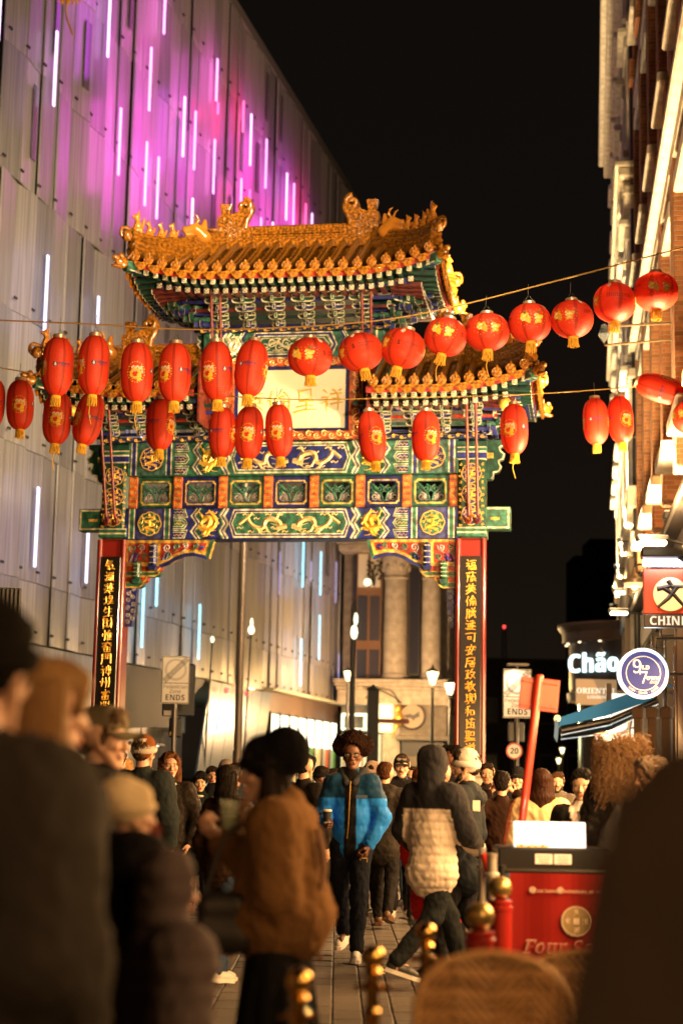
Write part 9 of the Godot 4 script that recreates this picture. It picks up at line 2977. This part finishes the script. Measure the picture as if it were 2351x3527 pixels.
	m = mb(Color(0.22, 0.155, 0.07))
	dp = PackedVector2Array()
	for i in 40: dp.append(Vector2(cos(TAU * i / 40), sin(TAU * i / 40)) * 0.078)
	m.prism(dp, 0, 0.003)
	m.col = Color(0.55, 0.45, 0.36)
	dp.append(dp[0]); m.flat(dp, 0.005, 0.003, 0.001)
	m.prism(rect(-0.016, -0.016, 0.016, 0.016), 0.003, 0.005)
	for q in [["wen", 0, 0.048], ["xing", 0, -0.048], ["jia", -0.048, 0], ["jiu", 0.048, 0]]: glyph(m, q[0], 0.028, Vector2(q[1], q[2]), 0.004, 0.003, 0.001)
	part("coin_emblem", m, painted(0.6), bn, cc)
	var nm := mb()
	nm.add(text("Four Seasons", serif_bold, 0.070, 0.003), Transform3D(Basis(Vector3(1, 0, 0), Vector3(0.28, 1, 0), Vector3(0, 0, 1)), Vector3.ZERO), Color(0.55, 0.45, 0.36))
	nm.add(text("Four Seasons", serif_bold, 0.070, 0.003), Transform3D(Basis(Vector3(0.985, 0, 0), Vector3(0.28, 0.9, 0), Vector3(0, 0, 1)), Vector3(0.0, 0.0, 0.002)), Color(0.20, 0.02, 0.015))
	part("outlined_lettering", nm, painted(0.6), bn, Vector3(0.42, top - 0.405, 0.032))
	for q in [[1129, 1960, 8.8, 0.026, "polished steel stanchion with flat cap left of the red banner"], [1107, 1948, 10.2, 0.022, "polished steel stanchion holding the red rope behind the hooded figure"]]:
		a = at(q[0], q[1], q[2])
		var st := thing("steel_stanchion", q[4], "stanchion", Vector3(a.x, 0, a.z))
		m = mb(); m.lathe(PackedVector2Array([Vector2(0.15, 0), Vector2(0.15, 0.02), Vector2(0.03, 0.05), Vector2(q[3], 0.07), Vector2(q[3], a.y - 0.13), Vector2(q[3] * 1.5, a.y - 0.12), Vector2(q[3] * 1.5, a.y - 0.105), Vector2(q[3], a.y - 0.095), Vector2(q[3], a.y - 0.03), Vector2(q[3] * 1.15, a.y), Vector2(0, a.y)]), 18)
		part("post", m, steel, st)
	a = at(1110, 1962, 10.1); b = at(1150, 2030, 9.6)
	var rope := mb(); rope.tube(curve3([a, a + Vector3(0.06, -0.2, 0.1), b + Vector3(0, -0.12, 0), b], 6), 0.022, 8)
	tag(part("barrier_rope", rope, mat(Color(0.42, 0.03, 0.015), 0.7, 0.0, "cloth"), self), "red velvet rope sagging between the steel stanchions", "rope")
	for q in [[1101, 2070, 7.0, "red bollard with a dull gold ball, standing left of the banner"], [1148, 2012, 8.6, "red bollard half hidden between the stanchion and the banner"]]:
		a = at(q[0], q[1], q[2])
		var bo := thing("red_bollard", q[3], "bollard", Vector3(a.x, 0, a.z), 0.0, "red bollards with gold balls")
		var hh: float = a.y - 0.115
		m = mb(); m.lathe(PackedVector2Array([Vector2(0.085, 0), Vector2(0.085, 0.15), Vector2(0.066, 0.2), Vector2(0.062, 0.6), Vector2(0.060, hh - 0.06), Vector2(0.064, hh - 0.055), Vector2(0.064, hh - 0.035), Vector2(0.056, hh - 0.03), Vector2(0.062, hh - 0.022), Vector2(0.062, hh - 0.006), Vector2(0.03, hh)]), 24)
		part("post", m, redpaint, bo)
		m = mb(); m.ball(Vector3(0, hh + 0.056, 0), Vector3(0.060, 0.058, 0.060), 20, 14)
		part("gold_ball", m, mat(Color(0.42, 0.30, 0.11), 0.32, 0.8), bo)
	for q in [[687, 2222, 4.7, "nearest brass finial post, left of the other two"], [856, 2170, 5.3, "middle brass finial post on a red shaft"], [978, 2118, 6.1, "farthest brass finial post with a small crossbar, by the hooded figure's shoes"], [1021, 2196, 6.6, "short brass knob beside the hooded figure's trainers"]]:
		a = at(q[0], q[1], q[2])
		var fp := thing("finial_post", q[3], "rope post", Vector3(a.x, 0, a.z), 0.0, "brass topped rope posts in the foreground")
		var y: float = a.y
		m = mb(); m.lathe(PackedVector2Array([Vector2(0.14, 0), Vector2(0.14, 0.02), Vector2(0.03, 0.05), Vector2(0.021, 0.08), Vector2(0.021, y - 0.24)]), 16)
		part("shaft", m, redpaint, fp)
		m = mb(); m.lathe(PackedVector2Array([Vector2(0.024, y - 0.26), Vector2(0.026, y - 0.2), Vector2(0.020, y - 0.19), Vector2(0.020, y - 0.14), Vector2(0.034, y - 0.135), Vector2(0.034, y - 0.12), Vector2(0.020, y - 0.11), Vector2(0.018, y - 0.09), Vector2(0.030, y - 0.08), Vector2(0.018, y - 0.068)]), 18)
		m.ball(Vector3(0, y - 0.036, 0), Vector3(0.038, 0.037, 0.038), 18, 12)
		m.tube([Vector3(-0.055, y - 0.128, 0), Vector3(0.055, y - 0.128, 0)], 0.010, 8)
		part("brass_finial", m, brass, fp)
	chair(1128, 2182, 4.6, 0.0, "woven rattan bistro chair back in the foreground, nearer of two")
	chair(1340, 2180, 5.3, -0.2, "woven rattan bistro chair back half hidden behind the nearer one")
	var lf := mb(); lf.ball(Vector3.ZERO, Vector3(0.03, 0.004, 0.016), 8, 4)
	tag(part("litter_scrap", lf, mat(Color(0.5, 0.3, 0.25), 0.7), self, Vector3(at(790, 2332, 10.7).x, 0.006, -10.7)), "scrap of pale paper lying on the setts between the brass posts", "litter")

func chair(x: float, y: float, depth: float, turn: float, label: String) -> void:
	var a := at(x, y, depth)
	var t := thing("rattan_chair", label, "chair", Vector3(a.x, 0, a.z), turn, "rattan bistro chairs")
	var cane := mat(Color(0.32, 0.17, 0.065), 0.55)
	var rim := []
	for k in 25:
		var u := k / 24.0
		var ang := lerpf(-0.25, PI + 0.25, u)
		rim.append(Vector3(cos(ang) * 0.205, a.y - 0.20 + 0.19 * pow(maxf(0.0, sin(ang)), 0.6) - (0.1 if sin(ang) < 0 else 0.0), 0.03 * cos(ang) * cos(ang)))
	var m := mb(); m.tube(rim, 0.011, 8)
	part("back_rim", m, mat(Color(0.36, 0.20, 0.08), 0.5), t)
	m = mb()
	for i in 16:
		for j in 17:
			var px := -0.19 + i * 0.0253
			var py := a.y - 0.44 + j * 0.027
			var e := a.y - 0.20 + 0.185 * pow(maxf(0.0, 1.0 - (px / 0.205) * (px / 0.205)), 0.35)
			if py > e: continue
			var tone: float = 0.75 + 0.5 * absf(sin(i * 3.1 + j * 1.7))
			m.col = Color(0.34, 0.185, 0.075) * tone
			var up := ((i / 2 + j) % 4) < 2
			m.xf = Transform3D(Basis(Vector3.BACK, 0.75 if (i / 4) % 2 == 0 else -0.75), Vector3(px, py, 0.03 * (px / 0.2) * (px / 0.2) + (0.004 if up else 0.0)))
			m.box(Vector3.ZERO, Vector3(0.038, 0.015, 0.012), 0.004)
	m.xf = Transform3D.IDENTITY
	m.col = Color(0.06, 0.03, 0.012)
	var bk := PackedVector2Array()
	for i in 21:
		var px := 0.198 - i * 0.0198
		bk.append(Vector2(px, a.y - 0.20 + 0.185 * pow(maxf(0.0, 1.0 - (px / 0.205) * (px / 0.205)), 0.35)))
	bk.append(Vector2(-0.198, a.y - 0.45)); bk.append(Vector2(0.198, a.y - 0.45))
	m.prism(bk, -0.012, -0.004)
	var w := part("woven_back", m, painted(0.55), t)
	w.set_meta("kind", "stuff")
	m = mb(); m.lathe(PackedVector2Array([Vector2(0, 0.60), Vector2(0.21, 0.60), Vector2(0.22, 0.62), Vector2(0.21, 0.645), Vector2(0, 0.65)]), 24)
	part("seat", m, cane, t, Vector3(0, 0, 0.2))
	for q in [[-0.17, 0.02], [0.17, 0.02], [-0.16, 0.36], [0.16, 0.36]]:
		m = mb(); m.tube([Vector3(q[0] * 1.1, 0, q[1]), Vector3(q[0], 0.62 if q[1] > 0.1 else a.y - 0.1, q[1] if q[1] > 0.1 else 0.0)], 0.016, 8)
		part("leg", m, cane, t)
